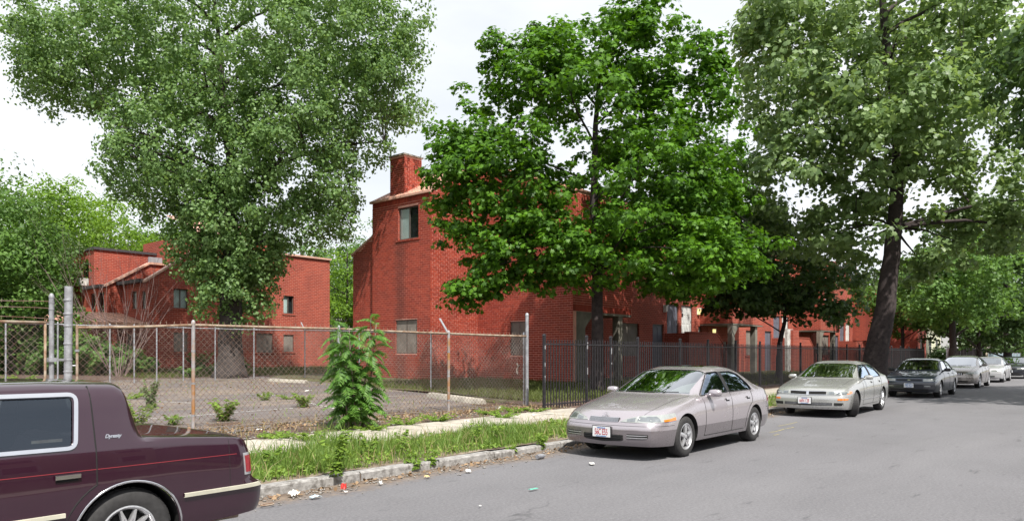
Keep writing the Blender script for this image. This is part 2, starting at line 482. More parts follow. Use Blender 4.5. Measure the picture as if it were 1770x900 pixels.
M['shingle'] = simple('grey_roof_shingle', (0.12, 0.115, 0.115), 0.9, 0, 0.25, 6)
M['pier'] = patchy('shade_toned_pier_concrete', [(0.21, 0.195, 0.165), (0.14, 0.13, 0.11)], [2.0, 1.3], 0.9, 0.3, 50)  # concrete with the shade under the overhangs put into its colour
M['stone'] = patchy('grey_stone_chip', [(0.30, 0.28, 0.26), (0.18, 0.17, 0.16)], [20, 9], 0.9, 0.4, 80)
# foliage
M['leaf_cotton'] = leaf_material('cottonwood_leaf', (0.082, 0.165, 0.048), (0.210, 0.335, 0.115), 0.42, 0.48, 0.45)
M['leaf_maple'] = leaf_material('maple_leaf', (0.022, 0.070, 0.007), (0.112, 0.255, 0.016), 0.34, 0.5, 0.3)
M['leaf_plane'] = leaf_material('plane_leaf', (0.095, 0.165, 0.058), (0.245, 0.355, 0.140), 0.40, 0.46, 0.45)
M['leaf_lime'] = leaf_material('bright_leaf', (0.075, 0.160, 0.014), (0.20, 0.34, 0.036), 0.42, 0.5, 0.35)
M['leaf_mid'] = leaf_material('mid_leaf', (0.050, 0.120, 0.022), (0.145, 0.265, 0.058), 0.38, 0.5, 0.35)
M['leaf_dark'] = leaf_material('dark_leaf', (0.030, 0.072, 0.020), (0.100, 0.175, 0.050), 0.32, 0.5, 0.35)
M['leaf_ail'] = leaf_material('compound_leaflet', (0.045, 0.130, 0.022), (0.160, 0.310, 0.055), 0.35, 0.45, 0.4, 2.0)
M['grassblade'] = leaf_material('grass_blade', (0.060, 0.135, 0.022), (0.225, 0.330, 0.075), 0.35, 0.5, 0.35, 2.2)
M['weed'] = leaf_material('weed_leaf', (0.080, 0.155, 0.020), (0.225, 0.340, 0.055), 0.35, 0.5, 0.35, 1.5)
M['weed_grey'] = leaf_material('grey_green_weed_leaf', (0.080, 0.125, 0.055), (0.190, 0.250, 0.110), 0.3, 0.6, 0.3, 1.5)
M['lawn'] = leaf_material('lawn_blade', (0.055, 0.080, 0.018), (0.130, 0.160, 0.040), 0.25, 0.6, 0.3, 0.7)
# ================================================================ the ground
def asphalt_material(name, base, patch, speck, crack_scale=0.35, tar=True, leaf=None, tar_r=(0.61, 0.71), gutter=False):
    m, nt, b, out = new_mat(name)
    f = noise(nt, 0.5, 6, 0.6)
    col = ramp(nt, f, 0.3, 0.7, tuple(c * 0.86 for c in base), tuple(c * 1.12 for c in base))
    f2 = noise(nt, 0.22, 5, 0.7, mapping=(0.35, 1.6, 1))            # wear along the wheel tracks
    col = mix_rgb(nt, ramp(nt, f2, 0.45, 0.68), col, patch)
    sp = noise(nt, 140, 2, 0.6)
    col = mix_rgb(nt, ramp(nt, sp, 0.55, 0.75, (0,0,0), (0.55,0.55,0.55)), col, speck)
    sp2 = noise(nt, 90, 2, 0.6)
    col = mix_rgb(nt, ramp(nt, sp2, 0.60, 0.78, (0,0,0), (0.7,0.7,0.7)), col, tuple(c * 0.45 for c in base))
    sp3 = noise(nt, 34, 3, 0.65)
    col = mix_rgb(nt, ramp(nt, sp3, 0.44, 0.66, (0,0,0), (0.32,0.32,0.32)), col, speck)
    sp4 = noise(nt, 26, 3, 0.65)
    col = mix_rgb(nt, ramp(nt, sp4, 0.52, 0.72, (0,0,0), (0.4,0.4,0.4)), col, tuple(c * 0.5 for c in base))
    if tar:                                                          # tarry stains
        f3 = noise(nt, 1.3, 5, 0.7, mapping=(0.8, 3.2, 1)) 
        col = mix_rgb(nt, ramp(nt, f3, tar_r[0], tar_r[1], (0,0,0), (0.6,0.6,0.6)), col, tuple(c * 0.40 for c in base))
    vo = node(nt, 'ShaderNodeTexVoronoi'); vo.feature = 'DISTANCE_TO_EDGE'; vo.inputs['Scale'].default_value = crack_scale
    tc = node(nt, 'ShaderNodeTexCoord')
    wob = nt.nodes.new('ShaderNodeMix'); wob.data_type = 'VECTOR'; wob.inputs['Factor'].default_value = 0.12
    nt.links.new(tc.outputs['Object'], wob.inputs['A'])
    nz = node(nt, 'ShaderNodeTexNoise'); nz.inputs['Scale'].default_value = 1.4; nz.inputs['Detail'].default_value = 5
    nt.links.new(tc.outputs['Object'], nz.inputs['Vector'])
    sc = nt.nodes.new('ShaderNodeVectorMath'); sc.operation = 'SCALE'; sc.inputs['Scale'].default_value = 8.0
    nt.links.new(nz.outputs['Color'], sc.inputs[0])
    nt.links.new(sc.outputs[0], wob.inputs['B'])
    nt.links.new(wob.outputs['Result'], vo.inputs['Vector'])
    crk = ramp(nt, vo.outputs['Distance'], 0.0006, 0.0022, (1,1,1), (0,0,0))
    crk = mix_rgb(nt, ramp(nt, noise(nt, 0.35, 3), 0.58, 0.66), (0, 0, 0), crk)
    col = mix_rgb(nt, crk, col, tuple(c * 0.55 for c in base))
    if leaf:                                                         # swept drifts of dry leaves and dust
        f4 = noise(nt, 0.45, 7, 0.7, mapping=(0.45, 1.4, 1))
        f5 = noise(nt, 9, 4, 0.7)
        col = mix_rgb(nt, math_node(nt, 'MULTIPLY', ramp(nt, f4, 0.44, 0.60), ramp(nt, f5, 0.44, 0.60)), col, leaf)
    if gutter:                                                       # soil washed along the kerb, thinning out into the road
        tcg = node(nt, 'ShaderNodeTexCoord'); sg = node(nt, 'ShaderNodeSeparateXYZ'); nt.links.new(tcg.outputs['Object'], sg.inputs[0])
        jig = math_node(nt, 'ADD', math_node(nt, 'MULTIPLY', math_node(nt, 'SUBTRACT', noise(nt, 1.1, 6, 0.7), 0.5), 0.9), math_node(nt, 'MULTIPLY', math_node(nt, 'SUBTRACT', noise(nt, 14, 5, 0.7), 0.5), 0.7))
        fg = math_node(nt, 'ADD', sg.outputs[1], jig)
        mg = nt.nodes.new('ShaderNodeMapRange'); mg.inputs['From Min'].default_value = 6.55; mg.inputs['From Max'].default_value = 6.95
        nt.links.new(fg, mg.inputs['Value'])
        soil = ramp(nt, noise(nt, 7, 6, 0.7), 0.3, 0.7, (0.085, 0.058, 0.042), (0.24, 0.185, 0.14))
        col = mix_rgb(nt, mg.outputs['Result'], col, soil)
    nt.links.new(col, b.inputs['Base Color'])
    b.inputs['Roughness'].default_value = 0.88
    bump(nt, b, noise(nt, 160, 3), 0.5, 0.006)
    return m
M['road'] = asphalt_material('road_asphalt', (0.128, 0.126, 0.136), (0.158, 0.155, 0.165), (0.275, 0.265, 0.28), 0.16, gutter=True)
M['lot'] = asphalt_material('lot_asphalt', (0.112, 0.096, 0.096), (0.148, 0.128, 0.124), (0.22, 0.20, 0.20), 0.22, True, (0.26, 0.20, 0.145), (0.56, 0.66))
M['soil'] = patchy('bare_soil', [(0.155, 0.115, 0.085), (0.085, 0.060, 0.045), (0.25, 0.205, 0.155)], [1.2, 2.2, 5], 0.95, 0.7, 40)
M['gutter'] = patchy('gutter_dirt', [(0.150, 0.105, 0.075), (0.26, 0.215, 0.17), (0.075, 0.052, 0.04)], [2.0, 5, 9], 0.95, 0.7, 60)
M['lawnsoil'] = patchy('lawn_soil', [(0.075, 0.085, 0.030), (0.120, 0.115, 0.050), (0.060, 0.045, 0.028)], [0.8, 1.6, 2.4], 0.95, 0.6, 25)
M['leafmulch'] = patchy('leaf_mulch', [(0.090, 0.055, 0.045), (0.17, 0.105, 0.075), (0.05, 0.035, 0.03)], [1.5, 6, 4], 0.95, 0.8, 30)

def sheet(name, us, vs_, zfun, mat, kind='structure', parent=None, jitter=None):
    pts = []
    for u in us:
        row = []
        for k, v in enumerate(vs_):
            vv = v
            if jitter: vv = v + jitter(u, k)
            row.append((u, vv, zfun(u, vv)))
        pts.append(row)
    mb = MB(); mb.grid(pts)
    o = mb.build(name, mat, parent, smooth=False, recalc=False)
    o.data.flip_normals() if o.data.polygons[0].normal.z < 0 else None
    o['kind'] = kind
    return o
def frange(a, b, s):
    n = max(1, int(math.ceil((b - a) / s))); return [a + (b - a) * i / n for i in range(n + 1)]

sheet('ground', [-900, -300, -60, -20, 20, 60, 120, 300, 1500],
      [-900, -200, -2.95, 7.2, 7.25, FENCE_V, 20, 30, 45, 63.3, 200, 1400],
      lambda u, v: (terrain(v) - 0.05 if v > 7.22 else -0.05), M['lawnsoil'])
sheet('road', frange(-90, 30, 6) + frange(36, 700, 40), frange(-2.9, KERB, 1.2), lambda u, v: 0.0, M['road'])
sheet('opposite_pavement', [-90, 700], [-5.4, -2.9], lambda u, v: 0.06, M['slab'])
def wob(u, k): return 0 if k > 0 else 0.16 * math.sin(u * 1.3) + 0.10 * math.sin(u * 3.7 + 1) + 0.06 * math.sin(u * 9.1) + (0.25 if u > 15 else 0)
gut = None if True else sheet('gutter_dirt', frange(-4, 60, 0.15), [6.58, 6.8, 7.0, 7.15], lambda u, v: 0.004 + 0.012 * max(0, (v - 6.55)), M['gutter'], 'stuff', jitter=wob)

# kerb: a bed with one object for each granite stone
kb = MB(); kb.box(-8, 300, 7.165, 7.285, -0.2, 0.085)
kerb = structure(kb.build('kerb', M['gutter']))
u = -7.0
while u < 60:
    L = R.uniform(1.5, 2.5) if u < 30 else R.uniform(3, 4)
    s = MB(); n = max(3, int(L / 0.3))
    rows = []
    z1 = 0.105 + R.uniform(-0.015, 0.012); dv = R.uniform(-0.012, 0.012)
    for i in range(n + 1):
        uu = u + 0.008 + (L - 0.016) * i / n
        a = R.uniform(-0.006, 0.006); b_ = R.uniform(-0.006, 0.006)
        rows.append([(uu, 7.15 + dv + a, -0.06), (uu, 7.155 + dv + a, z1 - 0.022 + b_), (uu, 7.175 + dv + b_, z1 + a * 0.6), (uu, 7.30 + dv, z1 + b_ * 0.5), (uu, 7.30 + dv, -0.06)])
    s.grid(rows)
    s.add(rows[0], [(4, 3, 2, 1, 0)]); s.add(rows[-1], [(0, 1, 2, 3, 4)])
    s.build('kerb_stone', M['kerbstone'], kerb)
    u += L

def zv(u, v): return 0.105 + 0.012 * math.sin(u * 2.1 + v * 3) + 0.01 * math.sin(u * 5.3 - v * 2)
sheet('verge_soil', frange(-8, 34, 0.4) + frange(36, 200, 8), [7.302, 7.7, 8.2, 8.7, 9.22], zv, M['soil'])
swb = MB(); swb.box(-10, 300, 9.2, 11.2, -0.05, 0.088)
sidewalk = structure(swb.build('sidewalk', M['soil']))
u = -9.0
while u < 110:
    L = 1.52 if u < 45 else 4.56
    z1 = 0.115 + R.uniform(-0.006, 0.006); t1 = R.uniform(-0.005, 0.005); t2 = R.uniform(-0.005, 0.005)
    s = MB()
    a, b_ = u + 0.008, u + L - 0.008
    v0, v1 = 9.2 + R.uniform(-0.02, 0.02), 11.2 + R.uniform(-0.03, 0.03)
    s.add([(a, v0, 0.0), (b_, v0, 0.0), (b_, v1, 0.0), (a, v1, 0.0),
           (a, v0, z1 + t1), (b_, v0, z1 + t2), (b_, v1, z1 - t1 * 0.5), (a, v1, z1 - t2 * 0.5)],
          [(4,5,6,7),(0,1,5,4),(1,2,6,5),(2,3,7,6),(3,0,4,7)])
    s.build('slab', M['slab'], sidewalk, recalc=False)
    u += L
def zd(u, v): return terrain(max(v, 7.2)) + 0.004 + 0.010 * math.sin(u * 1.7 + v) + 0.008 * math.sin(u * 4.1 - v * 3)
sheet('dirt_strip', frange(-10, 40, 0.5) + frange(44, 200, 8), [11.22, 11.7, 12.3, 12.9, 13.5, 14.2], zd, M['leafmulch'])
# parking lot behind the wire fence (its far corner is bounded by the fence line u = 17.2 .. 20.2)
def lot_right(v): return 16.9 + (v - 13.3) * 0.16
lm = MB()
vrows = frange(12.6, 33.0, 1.2)
for i in range(len(vrows) - 1):
    va, vb = vrows[i], vrows[i + 1]
    ra, rb = lot_right(va) - 0.5, lot_right(vb) - 0.5
    if va < 14.4: ra, rb = ra - 1.6, rb - 1.2
    la = -40
    n = 12
    pts = []
    for (v, r_) in ((va, ra), (vb, rb)):
        pts.append([(la + (r_ - la) * k / n, v, terrain(max(v, FENCE_V)) + 0.012) for k in range(n + 1)])
    lm.grid(pts)
lot = lm.build('parking_lot', M['lot'], weld=True); structure(lot)
def lot_line(p, q, w=0.09):
    a, b_ = ground_at(*p), ground_at(*q)
    a, b_ = Vector(a), Vector(b_)
    d = (b_ - a).normalized(); n = Vector((-d.y, d.x, 0)) * w / 2
    up = Vector((0, 0, 0.018))
    m = MB(); N = 10
    m.grid([[a + (b_ - a) * k / N - n + up for k in range(N + 1)], [a + (b_ - a) * k / N + n + up for k in range(N + 1)]])
    o = m.build('parking_line', M['lot_line'], lot)
for p, q in (((255, 725), (425, 712)), ((425, 712), (508, 706)), ((425, 681), (498, 685)), ((535, 697), (580, 707)), ((150, 733), (215, 728)), ((545, 705), (600, 702)), ((270, 694), (330, 697)),
             ((590, 690), (700, 684))):
    lot_line(p, q)
def stop_block(p, q, label, name='parking_stop', mat=None, w=0.11, h=0.13):
    a, b_ = Vector(ground_at(*p)), Vector(ground_at(*q))
    d = (b_ - a); L = d.length; d.normalize(); n = Vector((-d.y, d.x, 0))
    t = MB()
    prof = [(-w, 0), (-w * 0.75, h * 0.8), (-w * 0.45, h), (w * 0.45, h), (w * 0.75, h * 0.8), (w, 0)]
    rows = []
    for k in (0.0, 0.04, 0.5, 0.96, 1.0):
        s = 0.8 if k in (0.0, 1.0) else 1.0
        rows.append([a + d * L * k + n * x * s + Vector((0, 0, z * s - 0.005)) for x, z in prof])
    t.grid(rows); t.add(rows[0], [(0,1,2,3,4,5)]); t.add(rows[-1], [(5,4,3,2,1,0)])
    o = t.build(name, mat or M['concrete'], smooth=True, sharp=50)
    return tag(o, label, 'parking stop')
stop_block((742, 686), (835, 699), 'long concrete parking stop beside the lot fence corner post', w=0.16, h=0.17)
stop_block((466, 659), (530, 662), 'pale concrete parking stop at the far side of the lot', w=0.18, h=0.14)
stop_block((8, 618), (84, 629), 'yellow painted kerb log at the back left of the lot', 'yellow_barrier', M['yellow'], 0.13, 0.22)
stop_block((2, 665), (14, 668), 'short concrete block lying behind the gate mesh', w=0.12, h=0.1)

# lawn around the brick houses and behind the back fence
sheet('lawn', frange(17.8, 30, 1.5) + frange(33, 120, 8), [13.9, 14.6, 16, 18, 20, 22, 24, 26, 28, 30, 32.5, 36, 40, 44], lambda u, v: terrain(v) + (0.02 if u > lot_right(v) - 0.2 else -0.03), M['lawnsoil'])
sheet('back_lawn', frange(-20, 36, 4), [32.4, 34, 37, 40, 44, 50], lambda u, v: terrain(v) + 0.012, M['leafmulch'])

def blades(name, pts, h, w, mat, lean=0.5, parent=None, kind='stuff'):
    """pts (n,3) base points, h (n,) heights"""
    n = len(pts)
    az = NP.uniform(0, 2 * np.pi, n); wa = NP.uniform(0, 2 * np.pi, n)
    ln = NP.uniform(0.1, lean, n) * h
    dx, dy = np.cos(az) * ln, np.sin(az) * ln
    wx, wy = np.cos(wa) * w, np.sin(wa) * w
    V = np.zeros((n, 5, 3))
    V[:, 0] = pts - np.stack([wx, wy, 0 * wx], 1); V[:, 1] = pts + np.stack([wx, wy, 0 * wx], 1)
    mid = pts + np.stack([dx * 0.35, dy * 0.35, h * 0.6], 1)
    V[:, 2] = mid + np.stack([wx, wy, 0 * wx], 1) * 0.8; V[:, 3] = mid - np.stack([wx, wy, 0 * wx], 1) * 0.8
    V[:, 4] = pts + np.stack([dx, dy, h * 0.98], 1)
    base = np.arange(n)[:, None] * 5
    f = np.concatenate([base + np.array([0, 1, 2, 3]), base + np.array([3, 2, 4])], 1).ravel()
    c = np.tile([4, 3], n)
    o = np_mesh(name, V.reshape(-1, 3), f, c, mat, parent)
    if kind: o['kind'] = kind
    return o

# faint yellow survey marks sprayed on the road, and dark oil spots where cars stand
M['survey'] = patchy('faded_yellow_spray', [(0.34, 0.29, 0.13), (0.17, 0.165, 0.16)], [6, 14], 0.9, 0.2)
M['oil'] = patchy('oil_stain', [(0.05, 0.048, 0.05), (0.11, 0.108, 0.11)], [6, 9], 0.7, 0.2)
def road_mark(pts, w, name, mat):
    a = [Vector(ground_at(*p)) for p in pts]; m = MB(); rows = []
    for i, p in enumerate(a):
        d = (a[min(i + 1, len(a) - 1)] - a[max(i - 1, 0)]).normalized(); n = Vector((-d.y, d.x, 0)) * w / 2 * R.uniform(0.7, 1.2)
        rows.append([Vector((p.x, p.y, 0.004)) - n, Vector((p.x, p.y, 0.004)) + n])
    m.grid(rows); o = m.build(name, mat, recalc=False); structure(o)
road_mark([(1330, 747), (1342, 745), (1356, 741), (1372, 738)], 0.05, 'road_marking', M['survey'])
road_mark([(1345, 736), (1362, 733), (1378, 729)], 0.04, 'road_marking', M['survey'])
road_mark([(1338, 752), (1346, 750)], 0.05, 'road_marking', M['survey'])
# ================================================================ buildings
TH = 0.26
def across(px, u):                 # row v of a sight line at distance u along the street
    t = (px - 885.0) / 1260.0
    return u * (SN - t * CS) / (CS + t * SN)
class Wall:
    """axis 'u': runs along the street and faces it; axis 'v': runs away from the street and faces back along it."""
    def __init__(s, axis, c, a0, a1, z0, top, holes=()):
        s.axis, s.c, s.a0, s.a1, s.z0 = axis, c, a0, a1, z0
        s.top = top if isinstance(top, list) else [(a0, top), (a1, top)]
        s.holes = list(holes)
    def ztop(s, a): return float(np.interp(a, [p[0] for p in s.top], [p[1] for p in s.top]))
    def P(s, a, off, z): return (a, s.c + off, z) if s.axis == 'u' else (s.c + off, a, z)
    def px(s, p0, p1, y0, y1):     # an opening given by what is seen of it
        if s.axis == 'u': a, b = along(p0, s.c), along(p1, s.c); uu, vv = (a + b) / 2, s.c
        else: a, b = across(p0, s.c), across(p1, s.c); uu, vv = s.c, (a + b) / 2
        return (min(a, b), max(a, b), height(y1, uu, vv), height(y0, uu, vv))
    def backing(s, mb):
        ax = 'y' if s.axis == 'u' else 'x'
        br = sorted(set([s.a0, s.a1] + [p[0] for p in s.top if s.a0 < p[0] < s.a1] + [h[k] for h in s.holes for k in (0, 1) if s.a0 < h[k] < s.a1]))
        for a, b in zip(br[:-1], br[1:]):
            mid = (a + b) / 2
            hs = sorted([(h[2], h[3]) for h in s.holes if h[0] - 1e-6 < mid < h[1] + 1e-6])
            z = s.z0
            for h0, h1 in hs:
                if h0 > z + 1e-4: mb.prism([(a, z), (b, z), (b, h0), (a, h0)], ax, s.c, s.c + TH)
                z = max(z, h1)
            mb.prism([(a, z), (b, z), (b, s.ztop(b)), (a, s.ztop(a))], ax, s.c, s.c + TH)
        return mb
    def bricks(s, out, soldier=0.0, ext=0.0):
        """collect brick pieces (a0,a1,z0,z1): running bond, cut at the openings"""
        CH, BL, J = 0.108, 0.305, 0.021
        z = s.z0; row = 0
        zmax = max(p[1] for p in s.top)
        while z + CH <= zmax + 1e-6:
            off = (row % 2) * BL / 2
            a = s.a0 - ext - off
            while a < s.a1:
                x0, x1 = max(a, s.a0 - ext), min(a + BL - J, s.a1 - 0.002)
                a += BL
                if x1 - x0 < 0.04: continue
                if z + CH > s.ztop((x0 + x1) / 2) - soldier + 0.01: continue
                segs = [(x0, x1)]
                for h in s.holes:
                    if z + CH - J > h[2] + 0.005 and z < h[3] - 0.005:
                        ns = []
                        for p, q in segs:
                            if q <= h[0] or p >= h[1]: ns.append((p, q)); continue
                            if p < h[0]: ns.append((p, h[0]))
                            if q > h[1]: ns.append((h[1], q))
                        segs = ns
                for p, q in segs:
                    if q - p > 0.03: out.append((s, p, q, z + J / 2, z + CH - J / 2))
            z += CH; row += 1
        return out
    def soldiers(s, out, z0, z1, a0=None, a1=None, ext=0.0):
        a = (a0 if a0 is not None else s.a0) - ext; e = a1 if a1 is not None else s.a1
        while a < e - 0.05:
            out.append((s, a + 0.006, min(a + 0.102, e), z0 + 0.006, z1 - 0.006)); a += 0.108
def brick_box(mb, w, a0, a1, z0, z1, proud=0.011):
    P = w.P
    p = proud * (0.75 + 0.5 * R.random())
    vs_ = [P(a0, -p, z0), P(a1, -p, z0), P(a1, -p, z1), P(a0, -p, z1), P(a0, 0.01, z0), P(a1, 0.01, z0), P(a1, 0.01, z1), P(a0, 0.01, z1)]
    fs_ = [(0,1,2,3), (4,5,1,0), (1,5,6,2), (2,6,7,3), (4,0,3,7)]
    if w.axis == 'v': fs_ = [f[::-1] for f in fs_]
    mb.add(vs_, fs_)

def window(w, h, root, style='slider', sill=True, depth=0.11, blind=0.0, name='window', label=None):
    """a recessed window in opening h of wall w: frame, panes, blind, sill"""
    a0, a1, z0, z1 = h
    P = w.P; fr = 0.055
    f = MB()
    def bar(x0, x1, y0, y1, o0=depth, o1=depth + 0.06):
        p, q = P(x0, o0, y0), P(x1, o1, y1)
        f.box(min(p[0], q[0]), max(p[0], q[0]), min(p[1], q[1]), max(p[1], q[1]), y0, y1)
    g_ = 0.008
    bar(a0 + g_, a1 - g_, z0 + g_, z0 + fr); bar(a0 + g_, a1 - g_, z1 - fr, z1 - g_)
    bar(a0 + g_, a0 + fr, z0 + fr, z1 - fr); bar(a1 - fr, a1 - g_, z0 + fr, z1 - fr)
    mid = (a0 + a1) / 2
    if style in ('slider', 'double', 'screen2'): bar(mid - 0.03, mid + 0.03, z0 + fr, z1 - fr)
    fo = f.build(name, M['frame_al'], root, label=label)
    rv = MB(); e = 0.006                               # brick lining of the opening
    def lin(x0, x1, y0, y1):
        p, q = P(x0, 0.004, y0), P(x1, depth + 0.05, y1)
        rv.box(min(p[0], q[0]), max(p[0], q[0]), min(p[1], q[1]), max(p[1], q[1]), y0, y1)
    lin(a0 + 0.001, a0 + e, z0 + e, z1 - e); lin(a1 - e, a1 - 0.001, z0 + e, z1 - e); lin(a0 + 0.001, a1 - 0.001, z1 - e, z1 - 0.001); lin(a0 + 0.001, a1 - 0.001, z0 + 0.001, z0 + e)
    rv.build('reveal', M['brickflat'], fo)
    def rect(x0, x1, off, nm, mt):
        g = MB(); g.add([P(x0, off, z0 + fr), P(x1, off, z0 + fr), P(x1, off, z1 - fr), P(x0, off, z1 - fr),
                         P(x0, off + 0.012, z0 + fr), P(x1, off + 0.012, z0 + fr), P(x1, off + 0.012, z1 - fr), P(x0, off + 0.012, z1 - fr)],
                        [(0,1,2,3),(7,6,5,4),(0,4,5,1),(1,5,6,2),(2,6,7,3),(3,7,4,0)])
        g.build(nm, mt, fo)
    if style.startswith('screen'):
        rect(a0 + fr, a1 - fr, depth + 0.015, 'security_screen', M['screen'])
    else:
        parts = [(a0 + fr, mid - 0.03), (mid + 0.03, a1 - fr)] if style in ('slider', 'double') else [(a0 + fr, a1 - fr)]
        for k, (x0, x1) in enumerate(parts):
            rect(x0, x1, depth + 0.02 + 0.014 * k, 'pane', M['pane'])
            if blind == 2 or (blind == 1 and k == (1 if w.axis == 'v' else 0)):
                rect(x0, x1, depth + 0.062, 'blind', M['blind'])
        rect(a0 + fr * 0.5, a1 - fr * 0.5, depth + 0.14, 'dark_room_sheet', M['room'])  # near-black sheet stands in for the unlit room
    if sill:
        s = MB(); n = max(2, int((a1 - a0 + 0.2) / 0.108)); st = (a1 - a0 + 0.2) / n
        for k in range(n):
            x0 = a0 - 0.1 + k * st + 0.005; x1 = x0 + st - 0.01
            p, q = P(x0, -0.05, 0), P(x1, depth - 0.005, 0)
            s.box(min(p[0], q[0]), max(p[0], q[0]), min(p[1], q[1]), max(p[1], q[1]), z0 - 0.09, z0 - 0.006)
        s.build('sill', M['brickflat'], fo)
    return fo
def door(w, h, root, mat, name='door', label=None):
    a0, a1, z0, z1 = h; P = w.P
    d = MB()
    def bx(mb, x0, x1, o0, o1, y0, y1):
        p, q = P(x0, o0, y0), P(x1, o1, y1)
        mb.box(min(p[0], q[0]), max(p[0], q[0]), min(p[1], q[1]), max(p[1], q[1]), y0, y1)
    bx(d, a0 + 0.04, a1 - 0.04, 0.10, 0.15, z0, z1 - 0.04)
    wd = a1 - a0 - 0.08
    for r_ in range(3):                                   # raised panels
        for c_ in range(2):
            x0 = a0 + 0.04 + wd * (0.12 + 0.43 * c_); zz = z0 + (z1 - z0) * (0.06 + 0.31 * r_)
            bx(d, x0, x0 + wd * 0.33, 0.085, 0.10, zz, zz + (z1 - z0) * 0.25)
    o = d.build(name, mat, root, label=label)
    f = MB()
    bx(f, a0, a0 + 0.04, 0.07, 0.16, z0, z1); bx(f, a1 - 0.04, a1, 0.07, 0.16, z0, z1); bx(f, a0 + 0.04, a1 - 0.04, 0.07, 0.16, z1 - 0.04, z1)
    f.build('door_frame', M['frame_al'], o)
    k = MB(); p = P(a1 - 0.12, 0.05, z0 + (z1 - z0) * 0.47); k.obox(p, (1,0,0), (0,1,0), (0,0,1), 0.03, 0.03, 0.03)
    k.build('door_handle', M['chrome'], o)
    bk = MB(); bx(bk, a0, a1, 0.2, 0.22, z0, z1); bk.build('door_backing', M['room'], o)
    return o
def slope_roof(mb, p00, p10, p11, p01, th=0.08, seams=0, seam_h=0.035):
    """a metal roof plane: corners eave a, eave b, ridge b, ridge a, with standing seams"""
    p = [Vector(x) for x in (p00, p10, p11, p01)]
    n = (p[1] - p[0]).cross(p[3] - p[0]).normalized()
    if n.z < 0: n = -n
    mb.add([x for x in p] + [x - n * th for x in p], [(0,1,2,3),(7,6,5,4),(0,4,5,1),(1,5,6,2),(2,6,7,3),(3,7,4,0)])
    for k in range(1, seams):
        f = k / seams
        a, b = p[0].lerp(p[1], f), p[3].lerp(p[2], f)
        d = (b - a).normalized(); s = n.cross(d)
        mb.obox((a + b) / 2 + n * seam_h / 2, d, s, n, (b - a).length / 2, 0.012, seam_h / 2)

# ---- the brick terrace along the street -----------------------------------------------------------
UA, UB, VA, VB, VC = 23.7, 27.0, 25.05, 19.2, 21.4
V_BACK = 29.3
terr = thing('brick_terrace', 'long red brick terrace with chimney and copper roof behind the iron fence', 'building', (30, 26, 0.3))
zg = lambda v: terrain(v) - 0.1
a_end = Wall('v', UA, VA, V_BACK, terrain(27) , 9.2)
a_up = a_end.px(688, 723.5, 357, 413); a_lo = a_end.px(683.5, 721, 552, 611)
a_end.holes = [a_up, a_lo]
a_front = Wall('u', VA, UA, UB, terrain(25), [(UA, 9.2), (UB, 11.0)])
b_end = Wall('v', UB, VB, VA, terrain(21), [(VB, 9.0), (VA, 11.2)])
b_win = b_end.px(882, 911, 555, 614); b_end.holes = [b_win]
ZS = 3.5
b_front = Wall('u', VB, UB, 32.1, ZS, 9.0)
lean = Wall('v', UA + 0.25, V_BACK, 31.2, terrain(30), [(V_BACK, 7.6), (31.2, 6.7)])
pieces = []
a_end.bricks(pieces, soldier=0.33); a_end.soldiers(pieces, 9.2 - 0.33, 9.2 - 0.02)
a_front.bricks(pieces, ext=0.01)
b_end.bricks(pieces)
b_front.z0 = ZS + 0.324; b_front.bricks(pieces, ext=0.01); b_front.z0 = ZS
b_front.soldiers(pieces, ZS, ZS + 0.324, ext=0.01)
lean.bricks(pieces)
lean.a0 += 0.0
wb = MB()
a_front.a0 += TH; b_front.a0 += TH                    # the end walls carry the corners
for w in (a_end, a_front, b_end, b_front, lean): w.backing(wb)
a_front.a0 -= TH; b_front.a0 -= TH
wall_o = wb.build('wall', M['mortar'], terr)
# the individual bricks that show largest: nearest unbroken ones
full = [p for p in pieces if abs((p[2] - p[1]) - 0.284) < 1e-3 and p[0] in (b_end, a_front, b_front)]
def bdist(p):
    x, y, z = p[0].P((p[1] + p[2]) / 2, 0, (p[3] + p[4]) / 2)
    return math.hypot(x, y) + (0 if z < 3.6 or p[0] is not b_end else 3)
full.sort(key=bdist)
single = set(id(p) for p in full[:300])
proto = {}
for p in full[:300]:
    w = p[0]
    if w.axis not in proto:
        m = MB(); c = MB()
        ww = Wall(w.axis, 0.0, 0, 1, 0, 1)
        brick_box(c, ww, -0.142, 0.142, -0.0435, 0.0435)
        me = bpy.data.meshes.new('brick'); me.from_pydata(c.v, [], c.f); me.materials.append(M['brick'])
        proto[w.axis] = me
    o = bpy.data.objects.new('brick', proto[w.axis]); COL.objects.link(o); o.parent = wall_o
    x, y, z = w.P((p[1] + p[2]) / 2, R.uniform(-0.002, 0.002), (p[3] + p[4]) / 2)
    ox, oy, oz = ORG[wall_o.name]
    o.location = (x - ox, y - oy, z - oz)
bw = MB()
for p in pieces:
    if id(p) not in single: brick_box(bw, *p)
bw.build('brickwork', M['brick'], wall_o, recalc=False, kind='stuff')
window(a_end, a_up, terr, 'slider', True, 0.10, blind=1)
window(a_end, a_lo, terr, 'screen2', False, 0.06)
window(b_end, b_win, terr, 'screen2', False, 0.06)
# chimney
ch = MB(); ch.box(24.0, 25.16, 27.24, 28.28, 8.8, 11.35)
cho = ch.build('chimney', M['mortar'], terr)
cw1 = Wall('v', 24.0, 27.24, 28.28, 9.1, 11.35); cw2 = Wall('u', 27.24, 24.0, 25.16, 9.1, 11.35)
cp = []; cw1.bricks(cp); cw2.bricks(cp, ext=0.01)
cb = MB()
for p in cp: brick_box(cb, *p)
cb.build('chimney_bricks', M['brick'], cho, recalc=False, kind='stuff')
cc = MB(); cc.box(23.93, 25.23, 27.17, 28.35, 11.352, 11.43); cc.box(24.2, 24.95, 27.45, 28.05, 11.43, 11.50); cc.build('chimney_cap', M['concrete'], cho)
